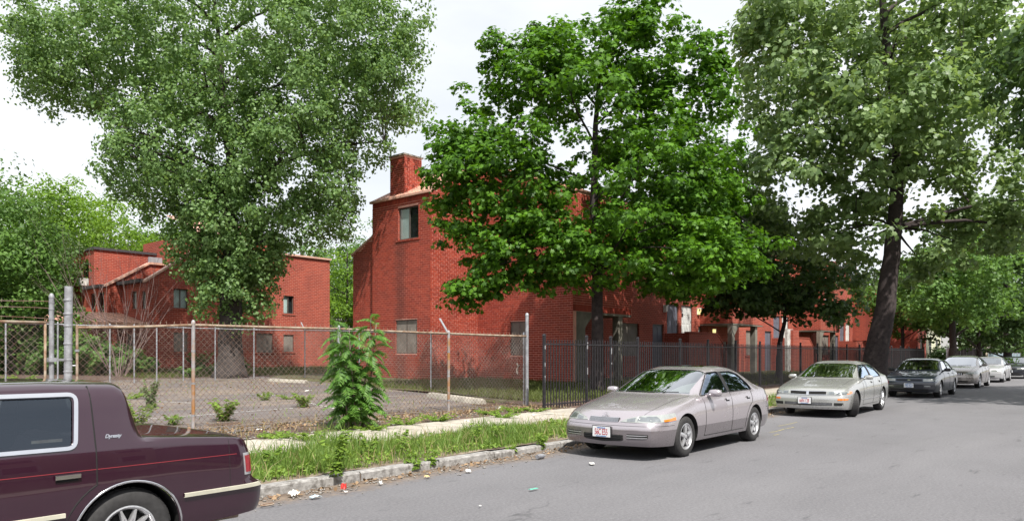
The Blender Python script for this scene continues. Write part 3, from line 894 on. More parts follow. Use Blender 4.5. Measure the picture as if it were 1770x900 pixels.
# roofs and trims
rf = MB()
slope_roof(rf, (UA - 0.12, V_BACK + 0.05, 9.235), (UA - 0.12, VA - 0.08, 9.235), (UB, VA - 0.08, 11.06), (UB, V_BACK + 0.05, 11.06), 0.06, 9)
roof_o = rf.build('roof', M['copper'], terr)
tr = MB(); tr.box(UA - 0.16, UA - 0.02, VA - 0.12, V_BACK + 0.06, 9.12, 9.225); tr.build('eave_trim', M['copper'], roof_o)
pr = MB(); pr.box(UB + 0.02, UB + 0.25, VA - 0.1, V_BACK + 0.1, 10.9, 11.32); pr.build('parapet', M['darktrim'], roof_o)
fl = MB(); slope_roof(fl, (UB + 0.25, VB - 0.08, 9.06), (32.15, VB - 0.08, 9.06), (32.15, VA, 11.25), (UB + 0.25, VA, 11.25), 0.06, 12); fl.build('roof', M['copper'], terr)
lr = MB(); lr.prism([(V_BACK, 7.6), (31.26, 6.68), (31.26, 6.78), (V_BACK, 7.70)], 'x', UA + 0.15, 30.0); lr.build('lean_to_roof', M['copper'], terr)
# the body of the houses behind the visible walls
bd = MB()
bd.box(UA + TH, 31.8, VA + TH, V_BACK, 0.1, 9.0); bd.box(UB + TH, 31.9, VB + TH + 2.4, VA + 0.2, 0.1, 8.8); bd.box(UB + TH, 31.9, VB + TH, VB + 2.7, ZS + 0.2, 8.8)
bd.box(UA + 0.6, 31.8, V_BACK, 31.2, 0.1, 6.5)
bd.build('inner_block', M['room'], terr)
def porch(u0, u1, wide=1.05):
    """overhang with concrete piers and a recessed entrance below"""
    z0 = terrain(VB) - 0.02
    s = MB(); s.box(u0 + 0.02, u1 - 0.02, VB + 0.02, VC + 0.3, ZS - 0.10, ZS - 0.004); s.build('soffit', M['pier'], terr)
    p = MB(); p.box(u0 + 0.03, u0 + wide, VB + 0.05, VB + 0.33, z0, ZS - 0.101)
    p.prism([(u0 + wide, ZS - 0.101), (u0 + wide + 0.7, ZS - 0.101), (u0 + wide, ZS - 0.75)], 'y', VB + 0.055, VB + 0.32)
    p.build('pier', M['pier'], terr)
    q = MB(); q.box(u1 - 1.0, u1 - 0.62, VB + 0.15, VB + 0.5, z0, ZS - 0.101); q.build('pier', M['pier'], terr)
    b = Wall('u', VC + 0.02, u0 + 0.3, u1, z0, ZS - 0.1, [(u0 + 1.5, u0 + 2.45, z0, 2.3), (u0 + 3.3, u0 + 4.3, 1.2, 2.4)])
    m = MB(); b.backing(m); m.build('porch_wall', M['brickflat'], terr)
    door(b, b.holes[0], terr, M['door_grey']); window(b, b.holes[1], terr, 'screen', False)
porch(UB, 32.1)
def c_wall(u0, u1, ref=32.1):
    """one recessed bay of the terrace with its doors, windows and raised stoop"""
    du = u0 - ref
    w = Wall('u', VC, u0, u1, terrain(VC) - 0.05, 9.9)
    ref_w = Wall('u', VC, ref, ref + 12.3, 0, 9.9)
    sh = lambda h: (h[0] + du, h[1] + du, h[2], h[3])
    big = sh(ref_w.px(1071, 1105, 558, 615)); dk = sh(ref_w.px(1128, 1147, 560, 632)); dk = (dk[0], dk[1], terrain(VC), dk[3])
    wd = sh(ref_w.px(1178, 1197, 528, 577)); gd = sh(ref_w.px(1153, 1173, 526, 577))
    sm = sh(ref_w.px(1207, 1223, 564, 579)); wide = sh(ref_w.px(1236, 1260, 566, 612))
    u1_ = sh(ref_w.px(1128, 1146, 474, 500)); u2_ = sh(ref_w.px(1156, 1176, 462, 487)); u3_ = sh(ref_w.px(1236, 1262, 466, 500)); u4_ = sh(ref_w.px(1118, 1150, 355, 400)); u5_ = sh(ref_w.px(1190, 1225, 360, 405))
    w.holes = [big, dk, wd, gd, sm, wide, u1_, u2_, u3_, u4_, u5_]
    m = MB(); w.backing(m); m.build('wall', M['brickflat'], terr)
    window(w, big, terr, 'screen2', True, 0.10); door(w, dk, terr, M['door_grey'])
    d = door(w, wd, terr, M['door_white']); door(w, gd, terr, M['door_grey'])
    pl = MB(); pl.box(wd[0] + 0.12, wd[0] + 0.36, VC + 0.07, VC + 0.084, wd[2] + 1.08, wd[2] + 1.28); pl.build('notice', M['blackplastic'], d)
    window(w, sm, terr, 'fixed', False, 0.08, 2); window(w, wide, terr, 'screen2', False, 0.10)
    for h in (u1_, u2_, u3_, u4_, u5_): window(w, h, terr, 'slider', True, 0.1, 1)
    # raised stoop: brick wall with stone coping, landing and steps behind it
    lo = gd[2]; ua, ub = gd[0] - 0.3, wd[1] + 0.15
    ue = sh(ref_w.px(1222, 1240, 600, 640))[0]; ze = terrain(20) + 0.0
    vs0 = VC - 1.6
    run = 2.9
    s = MB(); s.prism([(ua, ze - 0.1), (ub + run, ze - 0.1), (ub + run, ze + 0.55), (ub, lo + 0.02), (ua, lo + 0.02)], 'y', vs0, vs0 + 0.25)
    s.box(ua, ua + 0.25, vs0 + 0.25, VC - 0.002, ze - 0.1, lo + 0.02)
    st = s.build('stoop_wall', M['brickflat'], terr)
    c = MB(); c.prism([(ub - 0.02, lo + 0.022), (ub + run + 0.03, ze + 0.552), (ub + run + 0.03, ze + 0.63), (ub, lo + 0.10), (ua - 0.03, lo + 0.10), (ua - 0.03, lo + 0.022)], 'y', vs0 - 0.03, vs0 + 0.28)
    c.build('coping', M['brickflat'], st)
    l = MB(); l.box(ua + 0.25, ub, vs0 + 0.25, VC - 0.003, lo - 0.25, lo - 0.02); l.build('landing', M['concrete'], st)
    n = 9
    for k in range(n):
        z1 = lo - 0.02 - (k + 1) * (lo - ze) / (n + 1); x0 = ub + k * run / n
        t = MB(); t.box(x0, x0 + run / n - 0.004, vs0 + 0.252, VC - 0.05, z1 - 0.4, z1); t.build('step', M['concrete'], st)
    return w, (wd, gd, sm)
def lamp(px, y0, y1, du, lit, label):
    w = Wall('u', VC, 32.1, 44.4, 0, 9.9)
    a0, a1, z0, z1 = w.px(px - 3.2, px + 3.2, y0, y1); a0 += du; a1 += du
    zc = (z0 + z1) / 2; uc = (a0 + a1) / 2
    r = thing('porch_lamp', label, 'lamp', (uc, VC, zc), 'porch lamps on the brick bays')
    b = MB(); b.box(uc - 0.14, uc + 0.14, VC - 0.05, VC - 0.001, zc - 0.22, zc + 0.22); b.box(uc - 0.16, uc + 0.16, VC - 0.20, VC - 0.05, zc + 0.16, zc + 0.22); b.build('housing', M['lamp_shell'], r)
    g = MB(); g.prism([(uc - 0.11, zc - 0.18), (uc + 0.11, zc - 0.18), (uc + 0.13, zc + 0.158), (uc - 0.13, zc + 0.158)], 'y', VC - 0.18, VC - 0.052)
    g.build('lens', M['lamp_lit'] if lit else M['lamp_shell'], r, bevel=0.015)
c_wall(32.1, 44.4)
lamp(1148.5, 527, 539, 0, False, 'unlit white porch lamp to the side of the grey door')
lamp(1206, 533, 543, 0, True, 'lit yellow porch lamp beside the white door')
lamp(1232, 568, 578, 0, True, 'lit yellow porch lamp low on the wall past the small window')
def b_block(u0):
    w = Wall('v', u0, VB, VC, ZS, 9.0); f = Wall('u', VB, u0, u0 + 5.1, ZS, 9.0)
    h = (u0 + 1.2, u0 + 2.8, 5.6, 6.9); f.holes = [h]
    m = MB(); w.a0 += TH; w.backing(m); f.backing(m); m.build('wall', M['brickflat'], terr)
    window(f, h, terr, 'slider', True, 0.1, 1)
    porch(u0, u0 + 5.1, 0.5)
    r = MB(); slope_roof(r, (u0, VB - 0.08, 9.06), (u0 + 5.15, VB - 0.08, 9.06), (u0 + 5.15, VA, 11.25), (u0, VA, 11.25), 0.06, 12); r.build('roof', M['copper'], terr)
    k = MB(); k.box(u0 + TH, u0 + 5.1 - 0.01, VB + TH, VC + 0.3, ZS, 8.9); k.box(u0, u0 + 5.1, VC + 0.6, VA, 0.1, 9.0); k.build('inner_block', M['room'], terr)
    e = Wall('v', u0 + 5.1, VB, VC, ZS, 9.0)
b_block(44.4); c_wall(49.5, 61.8); b_block(61.8); c_wall(66.9, 79.0)
for (a, b) in ((32.1, 44.4), (49.5, 61.8), (66.9, 79.0)):
    k = MB(); k.box(a + 0.01, b - 0.01, VC + TH + 0.35, VA, 0.1, 9.8); k.build('inner_block', M['room'], terr)
    k = MB(); k.box(a, b, VC - 0.12, VC + 1.2, 9.902, 10.05); k.build('roof_edge', M['darktrim'], terr)
# white door post and brick pier between the bays, seen under the small tree
pw = MB(); pw.box(along(1361, 18.9), along(1371, 18.9), 18.9, 19.1, 0.1, 3.35); pw.build('white_post', M['white_paint'], terr)
pw = MB(); pw.box(along(1371, 18.7), along(1381, 18.7), 18.7, 19.0, 0.1, 3.3); pw.build('brick_pier', M['brickflat'], terr)

# ---- end block further down the street
endb = thing('brick_house', 'plain red brick block at the terrace end next to the pale yellow house', 'building', (81, 20, 0.2))
w1 = Wall('u', 15.5, 79.0, 82.9, 0.05, 8.2); h1 = w1.px(1590, 1596, 590, 614); h1 = (80.0, 81.6, 1.4, 3.0); h2 = (80.0, 81.6, 4.6, 6.0)
w1.holes = [h1, h2]
w2 = Wall('v', 79.0, 15.5 + TH, 26.0, 0.05, 8.2); h3 = (18.2, 19.6, 1.3, 2.7); h4 = (22.0, 23.4, 4.5, 5.8); w2.holes = [h3, h4]
m = MB(); w1.backing(m); w2.backing(m); m.build('wall', M['brickflat'], endb)
for w, h in ((w1, h1), (w1, h2), (w2, h3), (w2, h4)): window(w, h, endb, 'screen2' if h[2] < 2 else 'slider', True, 0.1, 1)
m = MB(); m.box(79.5, 82.9, 16.1, 26, 0.1, 8.1); m.build('inner_block', M['brickflat'], endb)
m = MB(); m.box(78.9, 83.0, 15.4, 26.1, 8.202, 8.35); m.build('roof', M['darktrim'], endb)

# ---- the second brick house behind the lot (stepped walls, copper trimmed slopes)
bl = thing('stepped_brick_house', 'red brick house with stepped sloping walls behind the big leaning cottonwood', 'building', (24, 46, 0.6))
V1, V2, V3 = 43.0, 46.5, 50.0
U1, U2, U3 = along(255, V1), along(188, V2), along(163, V3)
zb1 = terrain(43)
l1 = Wall('u', V1, U1, along(570, V1), zb1 - 0.05, [(U1, 5.74), (along(302, V1), 6.78), (along(352, V1), 8.1), (along(570, V1), 8.1)])
h = [l1.px(300, 325, 499, 533), l1.px(300, 325, 574, 608), l1.px(443, 472, 576, 609), l1.px(490, 508, 511, 542), l1.px(490, 508, 578, 608)]
l1.holes = h
l1s = Wall('v', U1, V1 + TH, V2, zb1 - 0.05, 5.66)
hs = [l1s.px(228, 236, 503, 534), l1s.px(245, 252, 503, 534), l1s.px(219, 231, 577, 604)]
l1s.holes = hs
z2a = height(493, U2, V2); z2b = height(457, along(258, V2), V2)
l2 = Wall('u', V2, U2, along(300, V2), zb1, [(U2, z2a), (along(258, V2), z2b), (along(300, V2), z2b)])
l2s = Wall('v', U2, V2 + TH, V3, zb1, z2a - 0.1)
hs2 = [l2s.px(170, 178, 505, 542), l2s.px(180, 186, 505, 542)]
hs2 = [(V2 + 0.7, V2 + 1.5, 4.0, 5.3), (V2 + 2.0, V2 + 2.8, 4.0, 5.3)]
l2s.holes = hs2
l3 = Wall('u', V3, U3, along(300, V3), zb1, height(431, U3, V3))
l3s = Wall('v', U3, V3 + TH, V3 + 6, zb1, height(431, U3, V3)); hs3 = [(V3 + 0.9, V3 + 2.0, 5.9, 7.5)]; l3s.holes = hs3
m = MB()
for w in (l1, l1s, l2, l2s, l3, l3s): w.backing(m)
m.build('wall', M['brickflat'], bl)
window(l1, h[0], bl, 'slider', True, 0.1, 2); window(l1, h[3], bl, 'slider', True, 0.1, 1)
for x in (h[1], h[2], h[4]): window(l1, x, bl, 'screen', True, 0.07)
for x in hs[:2]: window(l1s, x, bl, 'single', True, 0.08, 2)
window(l1s, hs[2], bl, 'screen', False, 0.07)
for x in hs2: window(l2s, x, bl, 'single', True, 0.08)
w3 = window(l3s, hs3[0], bl, 'single', True, 0.08)
ac = MB(); ac.box(U3 - 0.42, U3 + 0.05, V3 + 1.05, V3 + 1.75, 5.9, 6.4); aco = ac.build('air_conditioner', M['white_paint'], bl, bevel=0.02)
for k in range(6):
    s = MB(); s.box(U3 - 0.44, U3 - 0.421, V3 + 1.1, V3 + 1.7, 5.96 + k * 0.07, 5.99 + k * 0.07); s.build('grille_slat', M['grey_siding'], aco)
def trim(p, q, nm='slope_trim', th=0.13, mat='copper', v0=-0.12, v1=0.32, v=V1):
    t = MB(); t.prism([(p[0], p[1]), (q[0], q[1]), (q[0], q[1] + th), (p[0], p[1] + th)], 'y', v + v0, v + v1); t.build(nm, M[mat], bl)
trim((U1 - 0.15, 5.65), (along(352, V1), 8.11)); trim((along(352, V1), 8.115), (along(570, V1) + 0.05, 8.115), 'parapet_trim', 0.12, 'copper')
trim((U2 - 0.15, z2a - 0.06), (along(258, V2), z2b + 0.01), v=V2); trim((along(258, V2), z2b + 0.012), (along(300, V2), z2b + 0.012), v=V2)
z3 = height(431, U3, V3)
trim((U3 - 0.1, z3 + 0.004), (along(300, V3), z3 + 0.004), 'parapet_trim', 0.16, 'darktrim', -0.1, 6.2, V3)
f = MB(); f.box(U1 - 0.35, U1 + 1.2, V1 + 0.4, V2 - 0.02, 5.664, 5.86); f.build('flat_roof', M['darktrim'], bl)
f = MB(); f.box(U2 - 0.35, U2 + 1.2, V2 + 0.4, V3 - 0.02, z2a - 0.098, z2a + 0.08); f.build('flat_roof', M['darktrim'], bl)
f = MB(); f.box(along(258, 49) , along(300, 49), 49.0, 49.2, z2b - 0.3, z3 - 0.25)
for k in range(9):
    x = along(258, 49) + 0.1 + k * 0.4; f.box(x, x + 0.05, 48.97, 49.0, z2b - 0.3, z3 - 0.25)
f.build('grey_siding_wall', M['grey_siding'], bl)
for (ua, ub, va, vb, zt, zl, ns) in ((U1 - 3.6, U1 - 0.03, V1 + 0.15, V2 - 0.03, 4.0, 3.32, 11), (U2 - 5.0, U2 - 0.03, V2 + 0.15, V3 - 0.03, 3.9, 3.25, 14)):
    f = MB(); slope_roof(f, (ua, va, zl), (ub, va, zl), (ub, vb, zt), (ua, vb, zt), 0.06, ns); f.build('lean_to_roof', M['copper'], bl)
    f = MB(); f.box(ua, ub, va - 0.02, va + 0.05, zl - 0.22, zl - 0.065); f.build('eave_trim', M['copper'], bl)
    for q in (ua + 0.1, (ua + ub) / 2):
        f = MB(); f.box(q, q + 0.25, va + 0.06, va + 0.31, 0.3, zl - 0.07); f.build('porch_post', M['brickflat'], bl)
m = MB(); m.box(U1 + 0.5, along(570, V1), V1 + 0.6, 55, 0.3, 5.5); m.box(along(352, V1) + 0.2, along(570, V1), V1 + 0.6, 55, 5.5, 8.0); m.box(U3 + 0.6, along(300, V3), V3 + 0.6, 56, 0.3, z3 - 0.05); m.build('inner_block', M['brickflat'], bl)
m = MB(); m.box(along(345, V1 + 1), along(480, V1 + 1), V1 + 0.9, 52, 8.0, 9.1); m.build('upper_storey', M['brickflat'], bl)
m = MB(); slope_roof(m, (along(345, 44) - 0.2, 43.8, 9.1), (along(480, 44), 43.8, 9.1), (along(480, 44), 48, 10.6), (along(345, 44) - 0.2, 48, 10.6), 0.06, 14); m.build('roof', M['copper'], bl)

# ---- far wooden houses
def far_house(name, label, u0, u1, v0, v1, zw, zr, mat, wins):
    t = thing(name, label, 'house', ((u0 + u1) / 2, (v0 + v1) / 2, terrain(v0)))
    z0 = terrain(v0) - 0.1
    w = MB(); n = int((zw - z0) / 0.2)
    w.box(u0 + 0.03, u1 - 0.03, v0 + 0.03, v1, z0, zw)
    wo = w.build('wall', mat, t)
    cb_ = MB()
    for k in range(n):                          # lapped boards
        za = z0 + (zw - z0) * k / n; zb_ = z0 + (zw - z0) * (k + 1) / n
        cb_.add([(u0 - 0.012, v0 - 0.012, za), (u1 + 0.012, v0 - 0.012, za), (u1, v0 + 0.01, zb_), (u0, v0 + 0.01, zb_)], [(0,1,2,3)])
        cb_.add([(u0 - 0.012, v1, za), (u0 - 0.012, v0 - 0.012, za), (u0, v0 + 0.01, zb_), (u0, v1, zb_)], [(0,1,2,3)])
    cb_.build('clapboards', mat, wo, recalc=False, kind='stuff')
    r = MB(); vm = (v0 + v1) / 2
    r.prism([(u0 - 0.4, zw - 0.1), ((u0 + u1) / 2, zr), (u1 + 0.4, zw - 0.1), (u1 + 0.4, zw + 0.08), ((u0 + u1) / 2, zr + 0.2), (u0 - 0.4, zw + 0.08)], 'y', v0 - 0.4, v1 + 0.3)
    ro = r.build('roof', M['shingle'], t)
    g = MB(); g.prism([(u0, zw), (u1, zw), ((u0 + u1) / 2, zr)], 'y', v0 + 0.02, v0 + 0.2); g.build('gable', mat, t)
    for (a, b, c, d) in wins:
        f = MB(); f.box(a, b, v0 - 0.06, v0 - 0.015, c, d); fo = f.build('window', M['white_paint'], t)
        g = MB(); g.box(a + 0.1, b - 0.1, v0 - 0.072, v0 - 0.061, c + 0.1, (c + d) / 2 - 0.03); g.build('pane', M['room'], fo)
        g = MB(); g.box(a + 0.1, b - 0.1, v0 - 0.072, v0 - 0.061, (c + d) / 2 + 0.03, d - 0.1); g.build('pane', M['room'], fo)
        f = MB(); f.box(u0 - 0.06, u0 - 0.015, v0 + 2, v0 + 3, c, d); fo = f.build('window', M['white_paint'], t)
        g = MB(); g.box(u0 - 0.072, u0 - 0.061, v0 + 2.1, v0 + 2.9, c + 0.1, d - 0.1); g.build('pane', M['room'], fo)
    return t
far_house('clapboard_house', 'pale yellow clapboard house just past the red brick block', 88, 96, 16.5, 27, 6.2, 9.0, M['siding_y'], [(89.5, 90.6, 1.6, 3.2), (93, 94.1, 1.6, 3.2), (90, 91, 4.3, 5.7)])
far_house('clapboard_house', 'white clapboard house far down the street behind the dark screened fence', 103, 113, 16.0, 28, 6.6, 9.6, M['siding_w'], [(104.5, 105.7, 1.6, 3.3), (108, 109.2, 1.6, 3.3), (105, 106, 4.4, 5.9), (110, 111, 4.4, 5.9)])
far_house('clapboard_house', 'white house with tan gable farthest down the street above the parked cars', 122, 134, 16.0, 28, 6.4, 9.4, M['siding_tan'], [(124, 125.2, 1.6, 3.3), (129, 130.2, 1.6, 3.3)])
far_house('grey_house', 'dark grey house with a white window glimpsed between the two brick buildings', 42.6, 51, 60, 70, 6.8, 9.0, M['shingle'], [(43.4, 44.6, 4.9, 6.3), (46.5, 47.6, 4.9, 6.3)])

# ---- wooden houses on the opposite side of the street (they show in the car paint and windows)
def opposite_house(label, u0, u1, zw, zr, mat):
    t = thing('opposite_house', label, 'house', ((u0 + u1) / 2, -16, 0.05), 'houses on the opposite side')
    v1 = -12.5
    m = MB(); m.box(u0, u1, -22, v1, 0, zw); m.build('wall', mat, t)
    m = MB(); m.prism([(u0 - 0.4, zw - 0.1), ((u0 + u1) / 2, zr), (u1 + 0.4, zw - 0.1), (u1 + 0.4, zw + 0.1), ((u0 + u1) / 2, zr + 0.2), (u0 - 0.4, zw + 0.1)], 'y', -22.4, v1 + 0.4); m.build('roof', M['shingle'], t)
    m = MB(); m.prism([(u0, zw), (u1, zw), ((u0 + u1) / 2, zr)], 'y', v1 - 0.25, v1 - 0.02); m.build('gable', mat, t)
    for z in (1.2, 4.0):
        for k in range(3):
            x = u0 + (u1 - u0) * (k + 0.5) / 3 - 0.5
            m = MB(); m.box(x, x + 1.0, v1 + 0.005, v1 + 0.06, z, z + 1.6); w = m.build('window', M['white_paint'], t)
            m = MB(); m.box(x + 0.1, x + 0.9, v1 + 0.061, v1 + 0.075, z + 0.1, z + 1.5); m.build('pane', M['room'], w)
for i, (a, b, zw, zr, mt, lb) in enumerate(((-26, -16, 6.0, 9.0, 'siding_tan', 'tan wooden house across the street, first of the row'), (-12, -2, 6.2, 9.4, 'shingle', 'dark shingled house across the street'),
                                    (2, 11, 5.8, 8.6, 'siding_tan', 'tan wooden house across the street between two darker ones'), (15, 24, 6.2, 9.4, 'shingle', 'dark grey house across the street beside the roadside tree'))):
    opposite_house(lb, a, b, zw, zr, M[mt])
# ================================================================ fences
def wire_mesh(name, p, q, zb0, zb1, zt0, zt1, mat, parent, w=0.115, r=0.0042, bulge=0.02):
    """woven diamond mesh between two ground points: every wire zigzags and hooks its neighbour"""
    p, q = np.array(p[:2]), np.array(q[:2])
    L = np.linalg.norm(q - p); d = (q - p) / L; nrm = np.array([-d[1], d[0]])
    hw = w / 2; n = int(L / hw) - 1; h = 0.0575 * w / 0.115
    K = int(round((min(zt0, zt1) - max(zb0, zb1)) / h))
    i = np.arange(n)[:, None]; k = np.arange(K + 1)[None, :]
    a = i * hw + np.where((i + k) % 2 == 1, hw, 0.0) + hw * 0.5
    a = a + 0.010 * np.sin(a * 2.3 + k * 0.31)
    zb = zb0 + (zb1 - zb0) * a / L; zt = zt0 + (zt1 - zt0) * a / L
    z = zb + (zt - zb) * k / K + 0.006 * np.sin(a * 5.1)
    off = bulge * np.sin(a * 1.9 + 1) * np.sin(np.pi * k / K) + np.where((i + k) % 2 == 1, 1, -1) * 0.002
    C = np.stack([p[0] + d[0] * a + nrm[0] * off, p[1] + d[1] * a + nrm[1] * off, z], -1)   # n,K+1,3
    ring = [(0.0, 1.0), (0.87, -0.5), (-0.87, -0.5)]
    V = np.zeros((n, K + 1, 3, 3))
    side = np.where((i + k) % 2 == 1, 1, -1)[..., None]
    for s, (x, y) in enumerate(ring):
        V[:, :, s] = C + r * (x * np.append(d, 0) + y * np.append(nrm, 0))
    base = (np.arange(n)[:, None, None] * (K + 1) + np.arange(K)[None, :, None]) * 3
    F = []
    for s in range(3):
        s2 = (s + 1) % 3
        F.append(np.concatenate([base + s, base + s2, base + 3 + s2, base + 3 + s], -1))
    F = np.stack(F, 2).reshape(-1)
    o = np_mesh(name, V.reshape(-1, 3), F, np.full(len(F) // 4, 4), mat, parent)
    o['kind'] = 'stuff'
    return o
def post(mb, u, v, z0, z1, r, cap=True, lean=(0, 0)):
    mb.tube([(u, v, z0), (u + lean[0], v + lean[1], z1)], r, 10)
    if cap: mb.lathe([(r * 1.12, -0.03), (r * 1.12, 0.0), (r * 0.8, 0.035), (r * 0.3, 0.05), (0.001, 0.052)], (u + lean[0], v + lean[1], z1), 'z', 10)
    return mb
def link_fence(name, label, pts, tops, post_mats, rail_mat, wmat, arms=(), bands=True, ends=None, r_post=0.032, r_wire=0.0044, zbase=None, group=None, barbs=True):
    c = pts[len(pts) // 2]
    t = thing(name, label, 'fence', (c[0], c[1], terrain(c[1])), group)
    for i, (u, v) in enumerate(pts):
        z0 = terrain(v) - 0.1; z1 = tops[i][0]
        m = MB(); post(m, u, v, z0, z1, tops[i][1] if len(tops[i]) > 1 else r_post)
        po = m.build('post', post_mats[i % len(post_mats)], t, smooth=True, sharp=40)
        if bands:
            for zz in (0.3, 0.9, 1.5):
                b = MB(); b.lathe([(r_post * 1.15, -0.02), (r_post * 1.15, 0.02)], (u, v, terrain(v) + zz), 'z', 10); b.build('tension_band', M['galv'], po)
        if i in arms:
            a = MB(); a.obox((u - 0.02, v + 0.15, z1 + 0.17), (0, 0.62, 0.78), (1, 0, 0), (0, -0.78, 0.62), 0.23, 0.03, 0.006); a.build('barb_arm', M['galv'], po)
    for i in range(len(pts) - 1):
        (u0, v0), (u1, v1) = pts[i], pts[i + 1]
        ra, rb = tops[i][2] if len(tops[i]) > 2 else tops[i][0] - 0.03, tops[i + 1][2] if len(tops[i + 1]) > 2 else tops[i + 1][0] - 0.03
        m = MB(); n = 8
        sag = R.uniform(0.0, 0.012)
        m.tube([(u0 + (u1 - u0) * k / n, v0 + (v1 - v0) * k / n, ra + (rb - ra) * k / n - sag * math.sin(math.pi * k / n)) for k in range(n + 1)], 0.024, 8)
        m.build('top_rail', rail_mat, t, smooth=True)
        wire_mesh('wire_mesh', (u0, v0), (u1, v1), terrain(v0) + 0.04, terrain(v1) + 0.04, ra + 0.03, rb + 0.03, wmat, t, r=r_wire)
        if barbs:                                     # twisted wire ends standing above the rail
            L = math.hypot(u1 - u0, v1 - v0); nn = int(L / 0.115); b = MB()
            for k in range(1, nn):
                f = k / nn; x, y, z = u0 + (u1 - u0) * f, v0 + (v1 - v0) * f, ra + (rb - ra) * f
                s = R.uniform(-0.02, 0.02)
                b.tube([(x, y - 0.02, z + 0.01), (x + s, y - 0.02, z + 0.075)], 0.0045, 3)
            b.build('wire_ends', M['rust'], t, kind='stuff')
        m = MB(); m.tube([(u0, v0, terrain(v0) + 0.06), (u1, v1, terrain(v1) + 0.06)], 0.005, 4); m.build('tension_wire', M['wiregrey'], t)
    return t
F0 = (4.66, 13.55)
def fpt(px):                                # points on the straight line of the front fence
    a, b = Vector((6.54, 13.3)), Vector((15.6, 12.6))
    best = min((i / 400 for i in range(-120, 420)), key=lambda k: abs(885 + 1260 * ((SN * (a.x + (b.x - a.x) * k) - CS * (a.y + (b.y - a.y) * k)) / depth(a.x + (b.x - a.x) * k, a.y + (b.y - a.y) * k)) - px))
    p = a + (b - a) * best
    return (p.x, p.y)
P585, P775 = fpt(585), fpt(775)
front = link_fence('wire_fence', 'rusty diamond wire fence along the front of the empty lot', [F0, (6.54, 13.3), P585, P775, (15.55, 12.6)],
                   [(1.99, 0.022, 1.99), (2.13, 0.034, 2.085), (2.12, 0.034, 2.09), (2.08, 0.034, 2.05), (2.62, 0.045, 2.03)],
                   [M['rust'], M['postrust'], M['galv'], M['postrust'], M['galv']], M['rust'], M['wire'], arms=(3,))
# tall gate post, gate post with barbed strands and the gate itself
gp = thing('gate_post', 'tall pale steel gate post with clamp bands at the lot entrance', 'post', (4.53, 13.6, 0.1))
m = MB(); m.tube([(4.53, 13.6, 0.0), (4.55, 13.6, 2.68)], 0.062, 14); po = m.build('tube', M['galv'], gp, smooth=True, sharp=40)
for z in (0.35, 0.75, 1.25, 1.45, 1.72, 2.02, 2.22, 2.45):
    b = MB(); b.lathe([(0.066, -0.018), (0.069, 0), (0.066, 0.018)], (4.54, 13.6, z), 'z', 14); b.build('clamp_band', M['galv'], po)
for z, hh in ((0.92, 0.10), (0.50, 0.16)):
    b = MB(); b.obox((4.495, 13.545, z), (0.75, -0.66, 0), (0.66, 0.75, 0), (0, 0, 1), 0.022, 0.004, hh / 2); b.build('paper_scrap', M['paper'], po)
for z in (0.55, 1.35):
    b = MB(); b.tube([(4.56, 13.6, z), (4.68, 13.55, z)], 0.012, 6); b.build('hinge_pin', M['galv'], po)
gt = thing('swing_gate', 'rust framed wire gate with barbed strands on top beside the tall post', 'gate', (2.4, 13.8, 0.1))
m = MB(); post(m, 4.30, 13.62, 0.0, 2.50, 0.038); m.build('upright', M['galv'], gt, smooth=True, sharp=40)
m = MB(); m.tube([(1.0, 13.85, 2.06), (4.22, 13.63, 2.06)], 0.026, 8); m.build('top_rail', M['rust'], gt, smooth=True)
m = MB(); m.tube([(4.21, 13.63, 0.12), (4.21, 13.63, 2.06)], 0.020, 8); m.build('frame_bar', M['rust'], gt, smooth=True)
wire_mesh('wire_mesh', (0.6, 13.88), (4.21, 13.63), 0.14, 0.14, 2.06, 2.06, M['wire'], gt)
for k, z in enumerate((2.40, 2.29, 2.13)):
    m = MB(); m.tube([(0.6 + (4.30 - 0.6) * i / 12, 13.86 - 0.24 * i / 12, z - 0.015 * math.sin(i * 0.9 + k)) for i in range(13)], 0.006, 4)
    for i in range(24):
        x = 0.6 + 3.6 * i / 24; m.tube([(x, 13.85 - 0.22 * i / 24 - 0.02, z - 0.03), (x + 0.02, 13.85 - 0.22 * i / 24 + 0.02, z + 0.03)], 0.003, 3)
    m.build('barbed_wire', M['wire'], gt)
    m = MB(); m.lathe([(0.043, -0.015), (0.043, 0.015)], (4.30, 13.62, z), 'z', 12); m.build('clamp_band', M['galv'], gt)
m = MB(); m.obox((4.40, 13.61, 1.45), (1, 0, 0), (0, 1, 0), (0, 0, 1), 0.10, 0.015, 0.02); m.obox((4.30, 13.61, 1.45), (1, 0, 0), (0, 1, 0), (0, 0, 1), 0.055, 0.055, 0.035); m.build('latch', M['galv'], gt)
# fences at the side and back of the lot
def gp_(px, py): g = ground_at(px, py); return (g[0], g[1])
B745, B527 = gp_(745, 675), gp_(527, 653)
side = link_fence('wire_fence', 'grey diamond wire fence down the side of the lot beside the lawn', [(15.6, 12.75), B745, ((B745[0] + B527[0]) / 2, (B745[1] + B527[1]) / 2), B527],
                  [(2.1, 0.03, 2.03), (2.33, 0.03, 2.28), (2.55, 0.03, 2.5), (2.72, 0.03, 2.68)], [M['galv']], M['galv'], M['wiregrey'], arms=(3,), bands=False, r_wire=0.0022, barbs=False)
vb = B527[1]
bp = [(along(px, vb + 0.02 * i), vb + 0.02 * i) for i, px in enumerate((527, 439, 372, 317, 271, 232, 190, 100, 10))]
back = link_fence('wire_fence', 'grey diamond wire fence across the back of the lot in front of the cottonwood', bp,
                  [(2.70, 0.03, 2.66)] + [(2.68, 0.03, 2.64)] * 8, [M['galv']], M['galv'], M['wiregrey'], bands=False, r_wire=0.0022, barbs=False)
